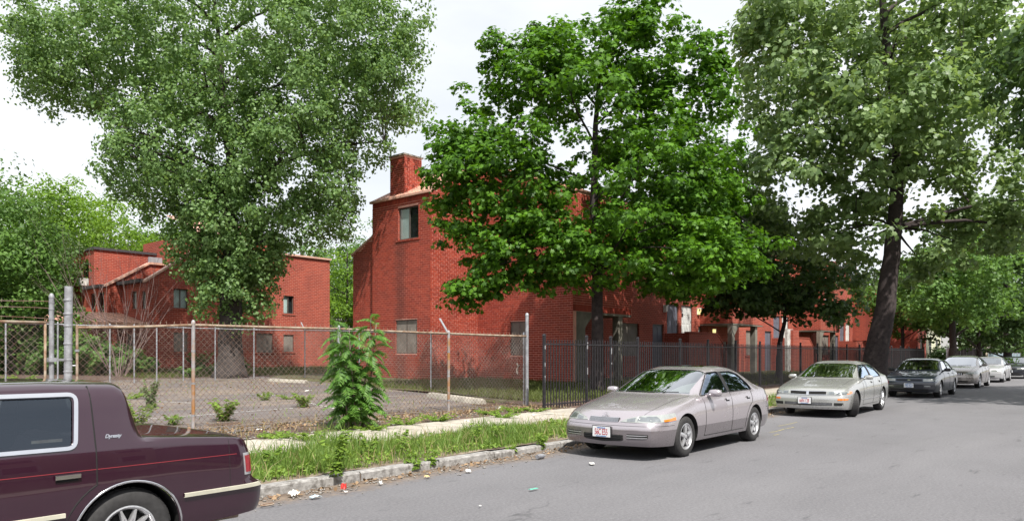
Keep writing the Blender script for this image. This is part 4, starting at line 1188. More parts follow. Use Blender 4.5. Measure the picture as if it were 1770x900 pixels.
# white rag caught in the mesh
rg = MB(); g0 = (15.1, 12.6)
pts = []
for i in range(7):
    pts.append([(g0[0] + (0.022 + 0.01 * math.sin(i * 2.1)) * (j - 1.5) * (1.6 if i < 2 else 0.8) + 0.03 * math.sin(i * 1.3), g0[1] - 0.03 - 0.02 * (j % 2), 1.27 - 0.045 * i + 0.05 * math.sin(j * 2.0 + i)) for j in range(4)])
rg.grid(pts); o = rg.build('plastic_rag', M['wiregrey'], smooth=True); tag(o, 'torn pale grey plastic rag caught in the wire mesh near the corner post', 'rag')

# ---- black iron picket fence
IV = 11.62
irf = thing('iron_fence', 'long black iron picket fence in front of the brick terrace', 'fence', (30, IV, 0.1))
posts_u = [15.05, 17.0, 18.25, 19.8, 22.6, 24.75]
while posts_u[-1] < 59: posts_u.append(posts_u[-1] + 2.44)
pm = None
for i, u in enumerate(posts_u):
    m = MB(); m.box(u - 0.032, u + 0.032, IV - 0.032, IV + 0.032, 0.0, 2.02); m.prism([(u - 0.04, 2.02), (u + 0.04, 2.02), (u + 0.0, 2.07)], 'y', IV - 0.04, IV + 0.04)
    o = m.build('post', M['iron'], irf)
    if i < 3:
        for k in range(4 - i):
            z = R.uniform(0.5, 1.85); s = MB(); s.box(u - 0.034 + R.uniform(0, 0.02), u + 0.01 + R.uniform(0, 0.02), IV - 0.0345, IV - 0.033, z, z + R.uniform(0.04, 0.22)); s.build('bare_paint_patch', M['galv'], o)
for i in range(len(posts_u) - 1):
    for z in (1.80, 0.22):
        m = MB(); m.box(posts_u[i] + 0.033, posts_u[i + 1] - 0.033, IV - 0.018, IV + 0.018, z - 0.018, z + 0.018); m.build('rail', M['iron'], irf)
pk = MB(); pk.box(-0.0105, 0.0105, -0.0105, 0.0105, 0.06, 1.90); pk.add([(-0.0105,-0.0105,1.90),(0.0105,-0.0105,1.90),(0.0105,0.0105,1.90),(-0.0105,0.0105,1.90),(0,0,1.95)], [(0,1,4),(1,2,4),(2,3,4),(3,0,4)])
pme = bpy.data.meshes.new('picket'); pme.from_pydata(pk.v, [], pk.f); pme.materials.append(M['iron'])
rest = MB(); n = 0
for i in range(len(posts_u) - 1):
    a, b = posts_u[i] + 0.032, posts_u[i + 1] - 0.032
    k = max(1, int(round((b - a) / 0.125)))
    for j in range(1, k):
        u = a + (b - a) * j / k; n += 1
        if n <= 300:
            o = bpy.data.objects.new('picket', pme); COL.objects.link(o); o.parent = irf
            o.location = (u - 30, R.uniform(-0.003, 0.003), R.uniform(-0.008, 0.008) - 0.1)
        else: rest.box(u - 0.0105, u + 0.0105, IV - 0.0105, IV + 0.0105, 0.0, 1.93)
if rest.v: rest.build('far_pickets', M['iron'], irf, kind='stuff')
# dark screen panels further on
def screen_fence(label, u0, u1, v, h, n, mat):
    t = thing('screened_fence', label, 'fence', ((u0 + u1) / 2, v, 0.1))
    for i in range(n + 1):
        u = u0 + (u1 - u0) * i / n
        m = MB(); m.tube([(u, v, 0.0), (u, v, h + 0.1)], 0.035, 8); m.build('post', M['galv'], t)
        if i < n:
            w = (u1 - u0) / n
            rows = [[(u + 0.05 + (w - 0.1) * j / 8, v + 0.03 * math.sin(j + i), 0.15 + (h - 0.15) * k / 3) for j in range(9)] for k in range(4)]
            m = MB(); m.grid(rows); m.build('screen_panel', mat, t, recalc=False)
            m = MB(); m.tube([(u, v, h), (u + w, v, h)], 0.022, 6); m.build('top_rail', M['galv'], t)
    return t
M['screencloth'] = simple('dark_screen_cloth', (0.075, 0.055, 0.065), 0.9, 0, 0.25, 2)
M['screenblue'] = simple('blue_grey_screen', (0.20, 0.27, 0.31), 0.8, 0, 0.25, 2)
screen_fence('dark maroon screened fence in front of the white clapboard house', 64, 82, 10.6, 2.0, 6, M['screencloth'])
screen_fence('pale blue grey fence panels beyond the dark screened fence', 84, 112, 10.4, 1.6, 8, M['screenblue'])
# ================================================================ trees
def leaf_template(kind):
    """flat outline pieces folded a little along the midrib; x = width, y = length"""
    if kind == 'maple':
        hl = [(0, 0.04, 0), (0.55, 0.10, -0.08), (0.33, 0.36, -0.05), (0.50, 0.68, -0.09), (0.17, 0.64, -0.04), (0, 1.0, -0.06)]
    elif kind == 'plane':
        hl = [(0, 0, 0), (0.50, 0.22, -0.09), (0.28, 0.42, -0.04), (0.42, 0.66, -0.08), (0, 1.0, -0.05)]
    elif kind == 'round':
        hl = [(0, 0, 0), (0.42, 0.25, -0.06), (0.36, 0.6, -0.05), (0, 1.0, -0.04)]
    elif kind == 'sprig':
        hl = [(0, 0, 0), (0.30, 0.42, -0.09), (0, 1.0, -0.16)]
    elif kind == 'rhomb':
        hl = [(0, 0, 0), (0.43, 0.40, -0.07), (0, 1.0, -0.04)]
    else:
        hl = [(0, 0, 0), (0.22, 0.4, -0.05), (0, 1.0, -0.08)]
    right = hl; left = [(-x, y, z) for x, y, z in hl]
    V = np.array(right + left[1:-1])
    n = len(hl)
    f1 = list(range(n))
    f2 = [0, n - 1] + [n + (i - 1) for i in range(n - 2, 0, -1)]
    return V - np.array([0, 0.0, 0]), [f1, f2]
def leaf_mesh(name, pos, nrm, size, kind, mat, parent, droop=0.0):
    """leaves at pos facing nrm"""
    V, F = leaf_template(kind)
    n = len(pos)
    nrm = nrm / (np.linalg.norm(nrm, axis=1, keepdims=True) + 1e-9)
    t = NP.normal(size=(n, 3)); t[:, 2] -= droop
    y = t - nrm * np.sum(t * nrm, 1, keepdims=True); y /= (np.linalg.norm(y, axis=1, keepdims=True) + 1e-9)
    x = np.cross(y, nrm)
    sz = size * NP.uniform(0.7, 1.25, n)
    W = (V[None, :, 0, None] * x[:, None] + (V[None, :, 1, None] - 0.5) * y[:, None] + V[None, :, 2, None] * nrm[:, None]) * sz[:, None, None] + pos[:, None]
    k = len(V)
    base = np.arange(n)[:, None] * k
    idx = np.concatenate([base + np.array(f) for f in F], 1).ravel()
    cnt = np.tile([len(f) for f in F], n)
    return np_mesh(name, W.reshape(-1, 3), idx, cnt, mat, parent)
def in_houses(p):
    u, v, z = p[:, 0], p[:, 1], p[:, 2]
    a = (u > UA - 0.2) & (v > VA - 0.2) & (z < 11.3) & (v < 31)
    b = (u > UB - 0.2) & (v > VB - 0.2) & (z < 9.0 + np.clip(v - VB, 0, 6) * 0.38) & (z > 3.3) & (u < 32.4) & (v < 31)
    c = (u > 32) & (v > VC - 0.2) & (z < 10.2) & (u < 79) & (v < 31)
    e = (u > U1 - 0.3) & (v > V1 - 0.2) & (v < 56) & (u < 31.3) & (z < 8.6)
    return a | b | c | e
def crown_points(lobes, n_clump, clump_r, shell=0.55, flat=0.65):
    """clump centres in a union of ellipsoids, biased to the outside; lobes: (cx,cy,cz, rx,ry,rz, weight)"""
    lobes = np.array(lobes, float)
    w = lobes[:, 6] / lobes[:, 6].sum()
    which = NP.choice(len(lobes), n_clump, p=w)
    d = NP.normal(size=(n_clump, 3)); d /= np.linalg.norm(d, axis=1, keepdims=True)
    r = NP.uniform(0, 1, n_clump) ** (1 / 3.0)
    r = np.where(NP.uniform(0, 1, n_clump) < shell, NP.uniform(0.82, 1.04, n_clump), r * 0.9)
    wv = 1 + 0.13 * np.sin(d[:, 0] * 5 + which * 1.7) * np.cos(d[:, 2] * 6 + which) + 0.10 * np.sin(d[:, 1] * 9 + d[:, 2] * 7 + which * 2.3) + NP.normal(0, 0.05, n_clump)
    c = lobes[which, :3] + d * (r * wv)[:, None] * lobes[which, 3:6]
    return c, d
def grow_tree(name, label, base, trunk, lobes, n_clump, clump_r, leaves_per, leaf, kind, mat, bark='bark', limb_every=1, group=None, droop=0.4,
              shell=0.6, flat=0.6, cull=True, up=0.5, limb_r=0.05, n_limbs=160, keep=None, fork=None):
    """trunk: list of (du, dv, z, radius) relative to base"""
    u0, v0, z0 = base
    t = thing(name, label, 'tree', base, group)
    path = [(u0 + a, v0 + b, z0 + c) for a, b, c, r in trunk]; rad = [r for a, b, c, r in trunk]
    # smooth the stem with a flared foot
    P2, R2 = [], []
    for i in range(len(path) - 1):
        for k in range(4):
            f = k / 4
            P2.append(Vector(path[i]).lerp(Vector(path[i + 1]), f) + Vector((R.uniform(-1, 1), R.uniform(-1, 1), 0)) * rad[i] * 0.08 * (1 if i or k else 0)); R2.append(rad[i] + (rad[i + 1] - rad[i]) * f)
    P2.append(Vector(path[-1])); R2.append(rad[-1])
    R2[0] *= 1.35
    if len(R2) > 1: R2[1] *= 1.08
    P2[0].z -= 0.25
    m = MB(); m.tube(P2, R2, 12)
    m.build('trunk', M[bark], t, smooth=True)
    c, d = crown_points(lobes, n_clump, clump_r, shell, flat)
    if cull: 
        k = ~in_houses(c); c, d = c[k], d[k]
    if keep is not None:
        k = keep(c); c, d = c[k], d[k]
    # limbs from the stem to a share of the clumps
    top = np.array([[p.x, p.y, p.z] for p in P2]); tr = np.array(R2)
    br = MB()
    order = NP.permutation(len(c))[:n_limbs]
    mains = []
    for q, i in enumerate(order):
        tgt = c[i]
        cand = top[(top[:, 2] < tgt[2] - 0.25 * np.hypot(tgt[0] - top[:, 0], tgt[1] - top[:, 1])) & (top[:, 2] > z0 + (fork if fork else trunk[1][2] * 0.7))]
        if len(cand) == 0: cand = top[np.argmin(np.abs(top[:, 2] - z0 - (fork if fork else trunk[2][2])))][None]
        k = np.argmin(np.linalg.norm(cand - tgt, axis=1)); s = cand[k]
        best = np.linalg.norm(s - tgt); start_r = None
        for mp in mains:                                 # branch off an earlier limb where that is nearer
            dd = np.linalg.norm(mp[0] - tgt, axis=1); kk = np.argmin(dd)
            if dd[kk] < best * 0.8 and mp[0][kk][2] < tgt[2] + 0.8: best = dd[kk]; s = mp[0][kk]; start_r = mp[1][kk] * 0.75
        s = Vector(s); e = Vector(tgt); L = (e - s).length
        r0 = start_r if start_r else min(limb_r * (0.5 + L * 0.16), limb_r * 2.4)
        n = 7; pts, rr = [], []
        side = Vector((R.uniform(-1, 1), R.uniform(-1, 1), R.uniform(-0.2, 0.6))) * L * 0.09
        for k2 in range(n):
            f = k2 / (n - 1)
            pts.append(s.lerp(e, f) + side * math.sin(math.pi * f) + Vector((0, 0, L * 0.06 * math.sin(math.pi * f))) + Vector((R.uniform(-1, 1), R.uniform(-1, 1), R.uniform(-1, 1))) * L * 0.012 * (0 < k2 < n - 1))
            rr.append(max(0.006, r0 * (1 - 0.85 * f)))
        br.tube(pts, rr, 5, cap=False)
        if q < 40: mains.append((np.array([[p.x, p.y, p.z] for p in pts]), np.array(rr)))
    if br.v: br.build('branches', M[bark], t, smooth=True, recalc=False)
    # leaves: each clump is a loose flattened umbrella of leaves
    n = len(c) * leaves_per
    cc = np.repeat(c, leaves_per, axis=0); dd = np.repeat(d, leaves_per, axis=0)
    cr = np.repeat(clump_r * NP.uniform(0.55, 1.35, len(c)), leaves_per)
    g = NP.normal(size=(n, 3)); g /= np.linalg.norm(g, axis=1, keepdims=True)
    rad_ = NP.uniform(0, 1, n) ** 0.45
    off = g * (rad_ * cr)[:, None]; off[:, 2] *= flat
    off[:, 2] -= 0.35 * (off[:, 0] ** 2 + off[:, 1] ** 2) / (cr + 1e-6) * droop
    pos = cc + off
    if cull: k = ~in_houses(pos); pos, g, dd = pos[k], g[k], dd[k]
    if keep is not None: k = keep(pos); pos, g, dd = pos[k], g[k], dd[k]
    nr = g * 0.7 + dd * 0.35 + np.array([0, 0, up]) + NP.normal(size=pos.shape) * 0.45
    leaf_mesh('crown', pos, nr, leaf, kind, M[mat], t, droop)
    return t

# cottonwood behind the back fence
cb = (along(397, 32.3), 32.3, terrain(32.3))
d_c = depth(cb[0], cb[1])
def rel(px, py, dd=0.0):            # a point seen at (px, py), dd metres nearer or farther than the reference depth
    d = d_c + dd; t = (px - 885) / 1260
    return (d * (CS + SN * t), d * (SN - CS * t), CAM_H + (611 - py) / 1260 * d)
def lobe(px, py, rx, ry, rz, wt, dd=0.0):
    p = rel(px, py, dd); return (*p, rx, ry, rz, wt)
S = d_c / 1260.0
tk = [(0, 0, 0, 0.72), (0.1, 0.1, 1.2, 0.55), (0.1, 0.1, 3.5, 0.50), (0.22, 0.1, 6, 0.44), (-0.05, 0.0, 8, 0.36), (0.25, 0.2, 10, 0.25), (-0.3, 0.1, 12.5, 0.16), (-0.2, 0.4, 15, 0.10), (-0.7, 0.2, 18, 0.05)]
grow_tree('cottonwood_tree', 'huge grey green cottonwood with a thick dark trunk rising behind the empty lot', cb, tk,
          [lobe(380, 60, 5.2, 4.6, 5.0, 1.3), lobe(560, 110, 4.6, 4.2, 5.4, 1.2), lobe(190, 70, 4.2, 4.0, 3.6, 1.0), lobe(110, 105, 2.6, 2.6, 2.2, 0.35), lobe(620, 20, 3.0, 3.2, 3.4, 0.5),
           lobe(335, 255, 3.9, 3.8, 3.5, 0.9), lobe(510, 280, 3.7, 3.5, 4.2, 0.9), lobe(405, 395, 2.6, 2.6, 3.0, 0.5), lobe(405, 500, 2.0, 1.8, 1.9, 0.34), lobe(360, 440, 1.5, 1.5, 1.5, 0.18), lobe(260, 300, 1.9, 2.0, 1.6, 0.22), lobe(660, 140, 1.9, 2.0, 2.4, 0.25),
           lobe(555, 375, 1.3, 1.5, 1.6, 0.15), lobe(335, 370, 1.3, 1.5, 1.3, 0.14), lobe(450, 430, 1.6, 1.5, 1.6, 0.18)],
          2000, 0.62, 76, 0.158, 'rhomb', 'leaf_cotton', 'bark2', droop=0.8, shell=0.55, flat=0.85, up=0.35, limb_r=0.10, n_limbs=190, fork=5.0)

# maple between the iron fence and the terrace
mb_ = ground_at(1033, 676)
d_c = depth(mb_[0], mb_[1])
tk = [(0, 0, 0, 0.27), (0.0, 0, 1.2, 0.235), (-0.02, 0, 3.0, 0.215), (0.0, 0.0, 4.6, 0.20), (-0.1, 0.1, 7.0, 0.15), (0, 0.1, 10, 0.10), (0.3, 0, 13, 0.05)]
def mk(p):
    return p[:, 2] > 2.6
grow_tree('maple_tree', 'dense bright green maple in front of the brick terrace behind the iron fence', mb_, tk,
          [lobe(1010, 250, 4.7, 4.2, 4.3, 1.4, -0.8), lobe(860, 330, 2.4, 2.6, 2.3, 0.55, -1.0), lobe(800, 300, 1.4, 1.6, 1.5, 0.22, -1.2), lobe(1165, 260, 2.5, 2.8, 3.6, 0.7, -0.2), lobe(1215, 360, 1.5, 2.0, 2.0, 0.35, 0.0), lobe(1150, 300, 3.0, 3.0, 3.0, 0.5, 5.0), lobe(1205, 330, 2.6, 2.4, 2.6, 0.45, 7.5), lobe(1180, 480, 2.0, 1.8, 0.8, 0.22, 1.5),  # the two deepest lobes are added to shade the terrace wall
           lobe(940, 130, 1.9, 2.0, 1.7, 0.35, -0.8), lobe(1110, 90, 1.7, 1.8, 1.9, 0.35, -0.8), lobe(900, 430, 2.2, 2.3, 1.4, 0.45, -1.4), lobe(1030, 440, 2.4, 2.4, 1.2, 0.4, -1.6), lobe(1200, 440, 2.4, 2.4, 1.2, 0.45, -1.4),
           lobe(850, 110, 0.6, 0.7, 1.4, 0.08, -0.8), lobe(1105, 30, 0.7, 0.8, 1.2, 0.10, -0.8), lobe(970, 90, 0.6, 0.7, 0.9, 0.06, -0.8), lobe(1220, 110, 0.9, 1.0, 1.2, 0.12, -0.8), lobe(820, 500, 1.0, 1.0, 0.5, 0.10, -1.5), lobe(770, 240, 0.7, 0.8, 0.7, 0.06, -1.2), lobe(1240, 440, 1.0, 1.2, 0.8, 0.10, -1.0)],
          1650, 0.54, 46, 0.168, 'maple', 'leaf_maple', 'bark', droop=0.9, shell=0.60, flat=0.48, up=0.75, limb_r=0.045, n_limbs=150, keep=mk, fork=4.6)

# leaning plane tree in the verge
pu = along(1500, 9.0)
pb = (pu, 8.75, 0.1); d_c = depth(pu, 8.75)
def off(px, py, dd=0):
    q = rel(px, py, dd); return (q[0] - pb[0], q[1] - pb[1], q[2] - pb[2])
tk = [(*off(1499, 664), 0.55), (*off(1517, 600), 0.50), (*off(1531, 530), 0.43), (*off(1542, 440), 0.36), (*off(1548, 350), 0.30), (*off(1552, 260), 0.24), (*off(1545, 170), 0.18), (*off(1530, 60), 0.18), (*off(1520, -80), 0.10)]
tk[0] = (0, 0, 0, 0.58)
_tz = np.array([q[2] for q in tk]) + pb[2]; _tx = np.array([q[0] for q in tk]) + pb[0]; _ty = np.array([q[1] for q in tk]) + pb[1]
def clear_stem(p):                  # the stem stays bare below the main fork
    dx = p[:, 0] - np.interp(p[:, 2], _tz, _tx); dy = p[:, 1] - np.interp(p[:, 2], _tz, _ty)
    along_view = -(dx * CS + dy * SN); side_ = np.abs(dx * SN - dy * CS)
    return ~((p[:, 2] < 8.6) & (side_ < 0.9) & (along_view > -0.5))
grow_tree('plane_tree', 'tall leaning plane tree with a thick dark trunk beside the parked cars', pb, tk,
          [lobe(1480, 120, 6.4, 5.2, 5.2, 1.4), lobe(1375, 130, 2.6, 3.0, 3.6, 0.7), lobe(1555, 190, 2.6, 2.4, 2.4, 0.4, -3.0), lobe(1640, 110, 3.6, 3.6, 4.6, 0.8), lobe(1500, -60, 7.0, 5.2, 3.0, 0.8), lobe(1400, 310, 3.4, 3.4, 2.4, 0.6), lobe(1640, 330, 3.4, 3.4, 2.2, 0.6), lobe(1480, 390, 3.4, 3.2, 1.5, 0.35),
           lobe(1345, 20, 1.5, 1.8, 1.6, 0.2), lobe(1700, 400, 1.6, 1.8, 1.3, 0.16), lobe(1590, 450, 2.0, 2.0, 0.9, 0.16), lobe(1730, 60, 1.8, 2.0, 3.0, 0.25)],
          780, 0.80, 56, 0.23, 'plane', 'leaf_plane', 'bark', droop=0.7, shell=0.6, flat=0.7, up=0.5, limb_r=0.085, n_limbs=170, keep=clear_stem, fork=7.0)

# small multi-stemmed tree inside the iron fence
sb = ground_at(1347, 655); d_c = depth(sb[0], sb[1])
grow_tree('small_maple_tree', 'small dark multi-stemmed maple inside the iron fence left of the plane trunk', sb, [(0, 0, 0, 0.20), (0, 0, 1.0, 0.17), (0.05, 0, 2.0, 0.14), (0.3, -0.2, 3.2, 0.10), (0.2, -0.2, 5, 0.06), (0.2, -0.2, 7, 0.03)],
          [lobe(1330, 440, 3.6, 3.4, 2.6, 1.2, -0.5), lobe(1190, 400, 3.0, 2.6, 2.2, 0.7, -3.5), lobe(1285, 385, 3.0, 2.6, 2.2, 0.7, -2.0), lobe(1235, 390, 2.8, 2.6, 2.2, 0.6, -4.5), lobe(1420, 480, 3.0, 2.8, 1.7, 0.7, -0.5), lobe(1250, 470, 2.6, 2.4, 1.5, 0.55, -0.5), lobe(1340, 510, 3.4, 2.6, 1.0, 0.5, -0.5), lobe(1420, 535, 2.0, 1.8, 0.8, 0.3, -0.5), lobe(1285, 520, 2.2, 2.0, 0.9, 0.3, -1.5)],  # upper left lobes reach out to shade the terrace bays
          640, 0.66, 40, 0.22, 'maple', 'leaf_dark', 'bark', droop=0.8, shell=0.5, flat=0.6, limb_r=0.035, n_limbs=90)

# row of street trees and garden trees further down
def simple_tree(label, px, v, zc, rx, rz, n, mat, lp=46, leaf=0.22, kind='rhomb', name='street_tree', h0=3.0, r=0.2, py=None, cull=True, clump=0.8, group='trees further down the street', bark='bark', shell=0.6):
    u = along(px, v); z0 = terrain(v)
    tk = [(0, 0, 0, r), (0, 0, h0 * 0.5, r * 0.85), (0.05, 0, h0, r * 0.75), (0.1, 0.1, zc, r * 0.45), (0, 0, zc + rz * 0.8, r * 0.15)]
    lob = [(u, v, zc, rx, rx, rz, 1.0)]
    for k in range(6):
        a = R.uniform(0, 6.28); lob.append((u + math.cos(a) * rx * 0.65, v + math.sin(a) * rx * 0.65, zc + R.uniform(-0.5, 0.6) * rz, rx * 0.5, rx * 0.5, rz * 0.45, 0.22))
    return grow_tree(name, label, (u, v, z0), tk, lob, n, clump, lp, leaf, kind, mat, bark, group=group, droop=0.6, shell=shell, flat=0.7, limb_r=r * 0.25, n_limbs=60, cull=cull)
simple_tree('mid green street tree with a dark trunk in front of the white clapboard house', 1647, 9.6, 6.6, 4.6, 3.6, 260, 'leaf_mid', leaf=0.26, h0=2.6, r=0.3)
simple_tree('low street tree with spreading dull green crown beyond the dark screened fence', 1692, 9.3, 4.6, 4.4, 2.5, 220, 'leaf_dark', leaf=0.28, h0=1.8, r=0.22)
simple_tree('tall dark street tree closing the far end of the street', 1742, 8.2, 9.0, 8.0, 7.0, 420, 'leaf_dark', leaf=0.34, h0=2.6, r=0.4, clump=1.2)
simple_tree('leafy tree behind the red brick block and the yellow house', 1560, 33, 8, 6.0, 5.0, 240, 'leaf_mid', leaf=0.36, h0=3, r=0.3, clump=1.2)
simple_tree('leafy garden tree standing inside the terrace fence beyond the plane tree', 1560, 14.2, 6.2, 3.9, 2.8, 260, 'leaf_mid', leaf=0.26, h0=2.6, r=0.18, group='garden trees')
simple_tree('far green tree filling the end of the street past the tan gabled house', 1752, 13.5, 6.5, 7.0, 5.5, 260, 'leaf_mid', leaf=0.45, h0=2, r=0.3, clump=1.6)
simple_tree('farthest dull tree at the very end of the street', 1725, 22.0, 9.0, 12.0, 8.5, 260, 'leaf_dark', leaf=0.6, h0=2, r=0.4, clump=2.2)
simple_tree('dark tree behind the dull street tree beyond the screened fence', 1700, 14.5, 7.0, 6.0, 5.5, 260, 'leaf_dark', leaf=0.4, h0=2, r=0.3, clump=1.4)
# the wooded left edge and the trees behind the brick houses
simple_tree('large soft green tree on the wooded left edge behind the gate', -25, 42, 5.6, 3.7, 4.6, 480, 'leaf_mid', 60, 0.20, 'sprig', 'edge_tree', 3, 0.3, group='trees behind the lot', shell=0.7, clump=1.0)
simple_tree('bright lime green tree behind the flat roof of the stepped house', 190, 66, 9.6, 4.8, 5.2, 440, 'leaf_lime', 52, 0.27, 'sprig', 'edge_tree', 3, 0.3, group='trees behind the lot', shell=0.7, clump=1.0)
simple_tree('pale green tree further back between the lime tree and cottonwood', 300, 74, 8.4, 5.6, 5.6, 340, 'leaf_mid', 48, 0.28, 'rhomb', 'edge_tree', 3, 0.3, group='trees behind the lot', clump=1.1)
simple_tree('mid green tree behind the lot at the far left of the frame', -70, 56, 7.8, 5.4, 5.2, 420, 'leaf_mid', 52, 0.25, 'sprig', 'edge_tree', 3, 0.3, group='trees behind the lot', clump=1.1)
simple_tree('bright green crown rising between the soft tree and the lime tree', 105, 60, 9.0, 4.4, 5.2, 400, 'leaf_lime', 50, 0.25, 'sprig', 'edge_tree', 3, 0.3, group='trees behind the lot', clump=1.0)
simple_tree('bright yellow green tree filling the gap between the two brick buildings', 600, 46, 5.4, 3.0, 4.2, 260, 'leaf_lime', 46, 0.22, 'sprig', 'gap_tree', 2.5, 0.2, group='trees in the gap between the houses', clump=0.8)
simple_tree('taller green tree behind the chimney of the brick terrace', 648, 56, 9.5, 4.0, 5.6, 300, 'leaf_mid', 46, 0.26, 'sprig', 'gap_tree', 3, 0.25, group='trees in the gap between the houses', clump=0.9)
simple_tree('rounded tree behind the stepped brick house right of the cottonwood', 520, 64, 8.5, 5.5, 5.0, 260, 'leaf_mid', 46, 0.28, 'sprig', 'gap_tree', 3, 0.25, group='trees in the gap between the houses', clump=1.1)
# locust with flat feathery layers by the left fence
lu = ground_at(95, 632); d_c = depth(lu[0], lu[1])
grow_tree('locust_tree', 'feathery layered honey locust standing left of the stepped brick house', (lu[0], lu[1], lu[2]), [(0, 0, 0, 0.16), (0, 0, 1.5, 0.13), (0.1, 0, 3, 0.10), (0, 0, 5, 0.06), (0, 0, 8, 0.03)],
          [lobe(95, 440, 2.2, 2.0, 0.7, 0.6), lobe(110, 490, 2.6, 2.2, 0.7, 0.8), lobe(75, 540, 2.8, 2.2, 0.8, 0.8), lobe(140, 465, 1.2, 1.0, 0.4, 0.25), lobe(40, 500, 1.6, 1.6, 1.0, 0.4)],
          230, 0.75, 60, 0.22, 'thin', 'weed_grey', 'bark', droop=0.3, shell=0.4, flat=0.35, up=1.0, limb_r=0.03, n_limbs=60)
# tree on the opposite side whose branches reach over the road
simple_tree('big dark tree on the near side of the street reaching over the road', 2240, -0.01, 11, 1, 1, 1, 'leaf_dark') if False else None
grow_tree('roadside_tree', 'dark overhanging branches of a roadside tree at the upper right edge', (32.0, -4.6, 0.05), [(0, 0, 0, 0.42), (0, 0, 2, 0.36), (0.1, 0.1, 5, 0.30), (0, 0.2, 9, 0.2), (0, 0, 14, 0.06)],
          [(32, -4.4, 11, 6.6, 6.6, 4.6, 1.0), (28, -1.2, 9.5, 4.4, 3.6, 2.4, 0.5), (35, -1.0, 9.5, 4.6, 3.6, 2.4, 0.5), (31, 0.4, 11.5, 4.0, 3.4, 2.8, 0.4)],
          520, 0.95, 46, 0.27, 'rhomb', 'leaf_dark', 'bark', droop=0.6, shell=0.5, flat=0.7, limb_r=0.07, n_limbs=110)
# bare many-stemmed shrub in front of the stepped house
bs = (along(205, 35.5), 35.5, terrain(35.5))
bsh = thing('bare_shrub', 'leafless many-stemmed shrub in front of the lean-to copper roof', 'shrub', bs)
def twig(mb, p, d, L, r, lev):
    n = 5; pts = [p]; rr = [r]
    for k in range(n):
        d = (d + Vector((R.uniform(-1, 1), R.uniform(-1, 1), R.uniform(-0.3, 0.6))) * 0.12).normalized()
        p = p + d * L / n; pts.append(p); rr.append(r * (1 - 0.7 * (k + 1) / n))
        if lev > 0 and k >= 1 and R.random() < 0.75:
            twig(mb, p, (d + Vector((R.uniform(-1, 1), R.uniform(-1, 1), R.uniform(0, 0.6))) * 0.6).normalized(), L * 0.5, rr[-1] * 0.8, lev - 1)
    mb.tube(pts, rr, 4, cap=False)
for k in range(16):
    a = k * 0.41 + R.uniform(-0.2, 0.2)
    m = MB(); twig(m, Vector((bs[0] + 0.25 * math.cos(a), bs[1] + 0.25 * math.sin(a), bs[2])), Vector((0.48 * math.cos(a), 0.4 * math.sin(a), 1.0)).normalized(), R.uniform(4.4, 5.8), 0.019, 2)
    m.build('stem', M['twig'], bsh, smooth=True, recalc=False)
# ================================================================ cars
def sm_curve(pts, sig):
    """piecewise linear curve with rounded corners"""
    xs = np.array([p[0] for p in pts], float); ys = np.array([p[1] for p in pts], float)
    g = np.arange(xs[0] - 0.6, xs[-1] + 0.6, 0.005)
    y = np.interp(g, xs, ys)
    # straight extrapolation so that the ends stay put
    s0 = (ys[1] - ys[0]) / max(1e-6, xs[1] - xs[0]); s1 = (ys[-1] - ys[-2]) / max(1e-6, xs[-1] - xs[-2])
    y = np.where(g < xs[0], ys[0] + s0 * (g - xs[0]), y); y = np.where(g > xs[-1], ys[-1] + s1 * (g - xs[-1]), y)
    if sig > 0:
        k = np.exp(-0.5 * (np.arange(-60, 61) * 0.005 / sig) ** 2); k /= k.sum()
        y = np.convolve(np.pad(y, 60, mode='edge'), k, mode='valid')
    return lambda x: float(np.interp(x, g, y))
def in_poly(x, z, poly):
    c = False; n = len(poly); j = n - 1
    for i in range(n):
        xi, zi = poly[i]; xj, zj = poly[j]
        if (zi > z) != (zj > z) and x < (xj - xi) * (z - zi) / (zj - zi) + xi: c = not c
        j = i
    return c
def near_poly(x, z, poly):
    best = None
    for i in range(len(poly)):
        a, b = poly[i], poly[(i + 1) % len(poly)]
        dx, dz = b[0] - a[0], b[1] - a[1]; L = dx * dx + dz * dz
        t = 0 if L == 0 else max(0, min(1, ((x - a[0]) * dx + (z - a[1]) * dz) / L))
        p = (a[0] + dx * t, a[1] + dz * t); d = (p[0] - x) ** 2 + (p[1] - z) ** 2
        if best is None or d < best[0]: best = (d, p)
    return best[1]
def round_poly(poly, r, n=4):
    out = []; N = len(poly)
    for i in range(N):
        p = Vector(poly[i]); a = Vector(poly[i - 1]); b = Vector(poly[(i + 1) % N])
        da, db = (a - p), (b - p); rr = min(r, da.length * 0.4, db.length * 0.4)
        s, e = p + da.normalized() * rr, p + db.normalized() * rr
        for k in range(n + 1):
            f = k / n; out.append(tuple((s * (1 - f) ** 2 + p * 2 * f * (1 - f) + e * f * f)[:]))
    return out

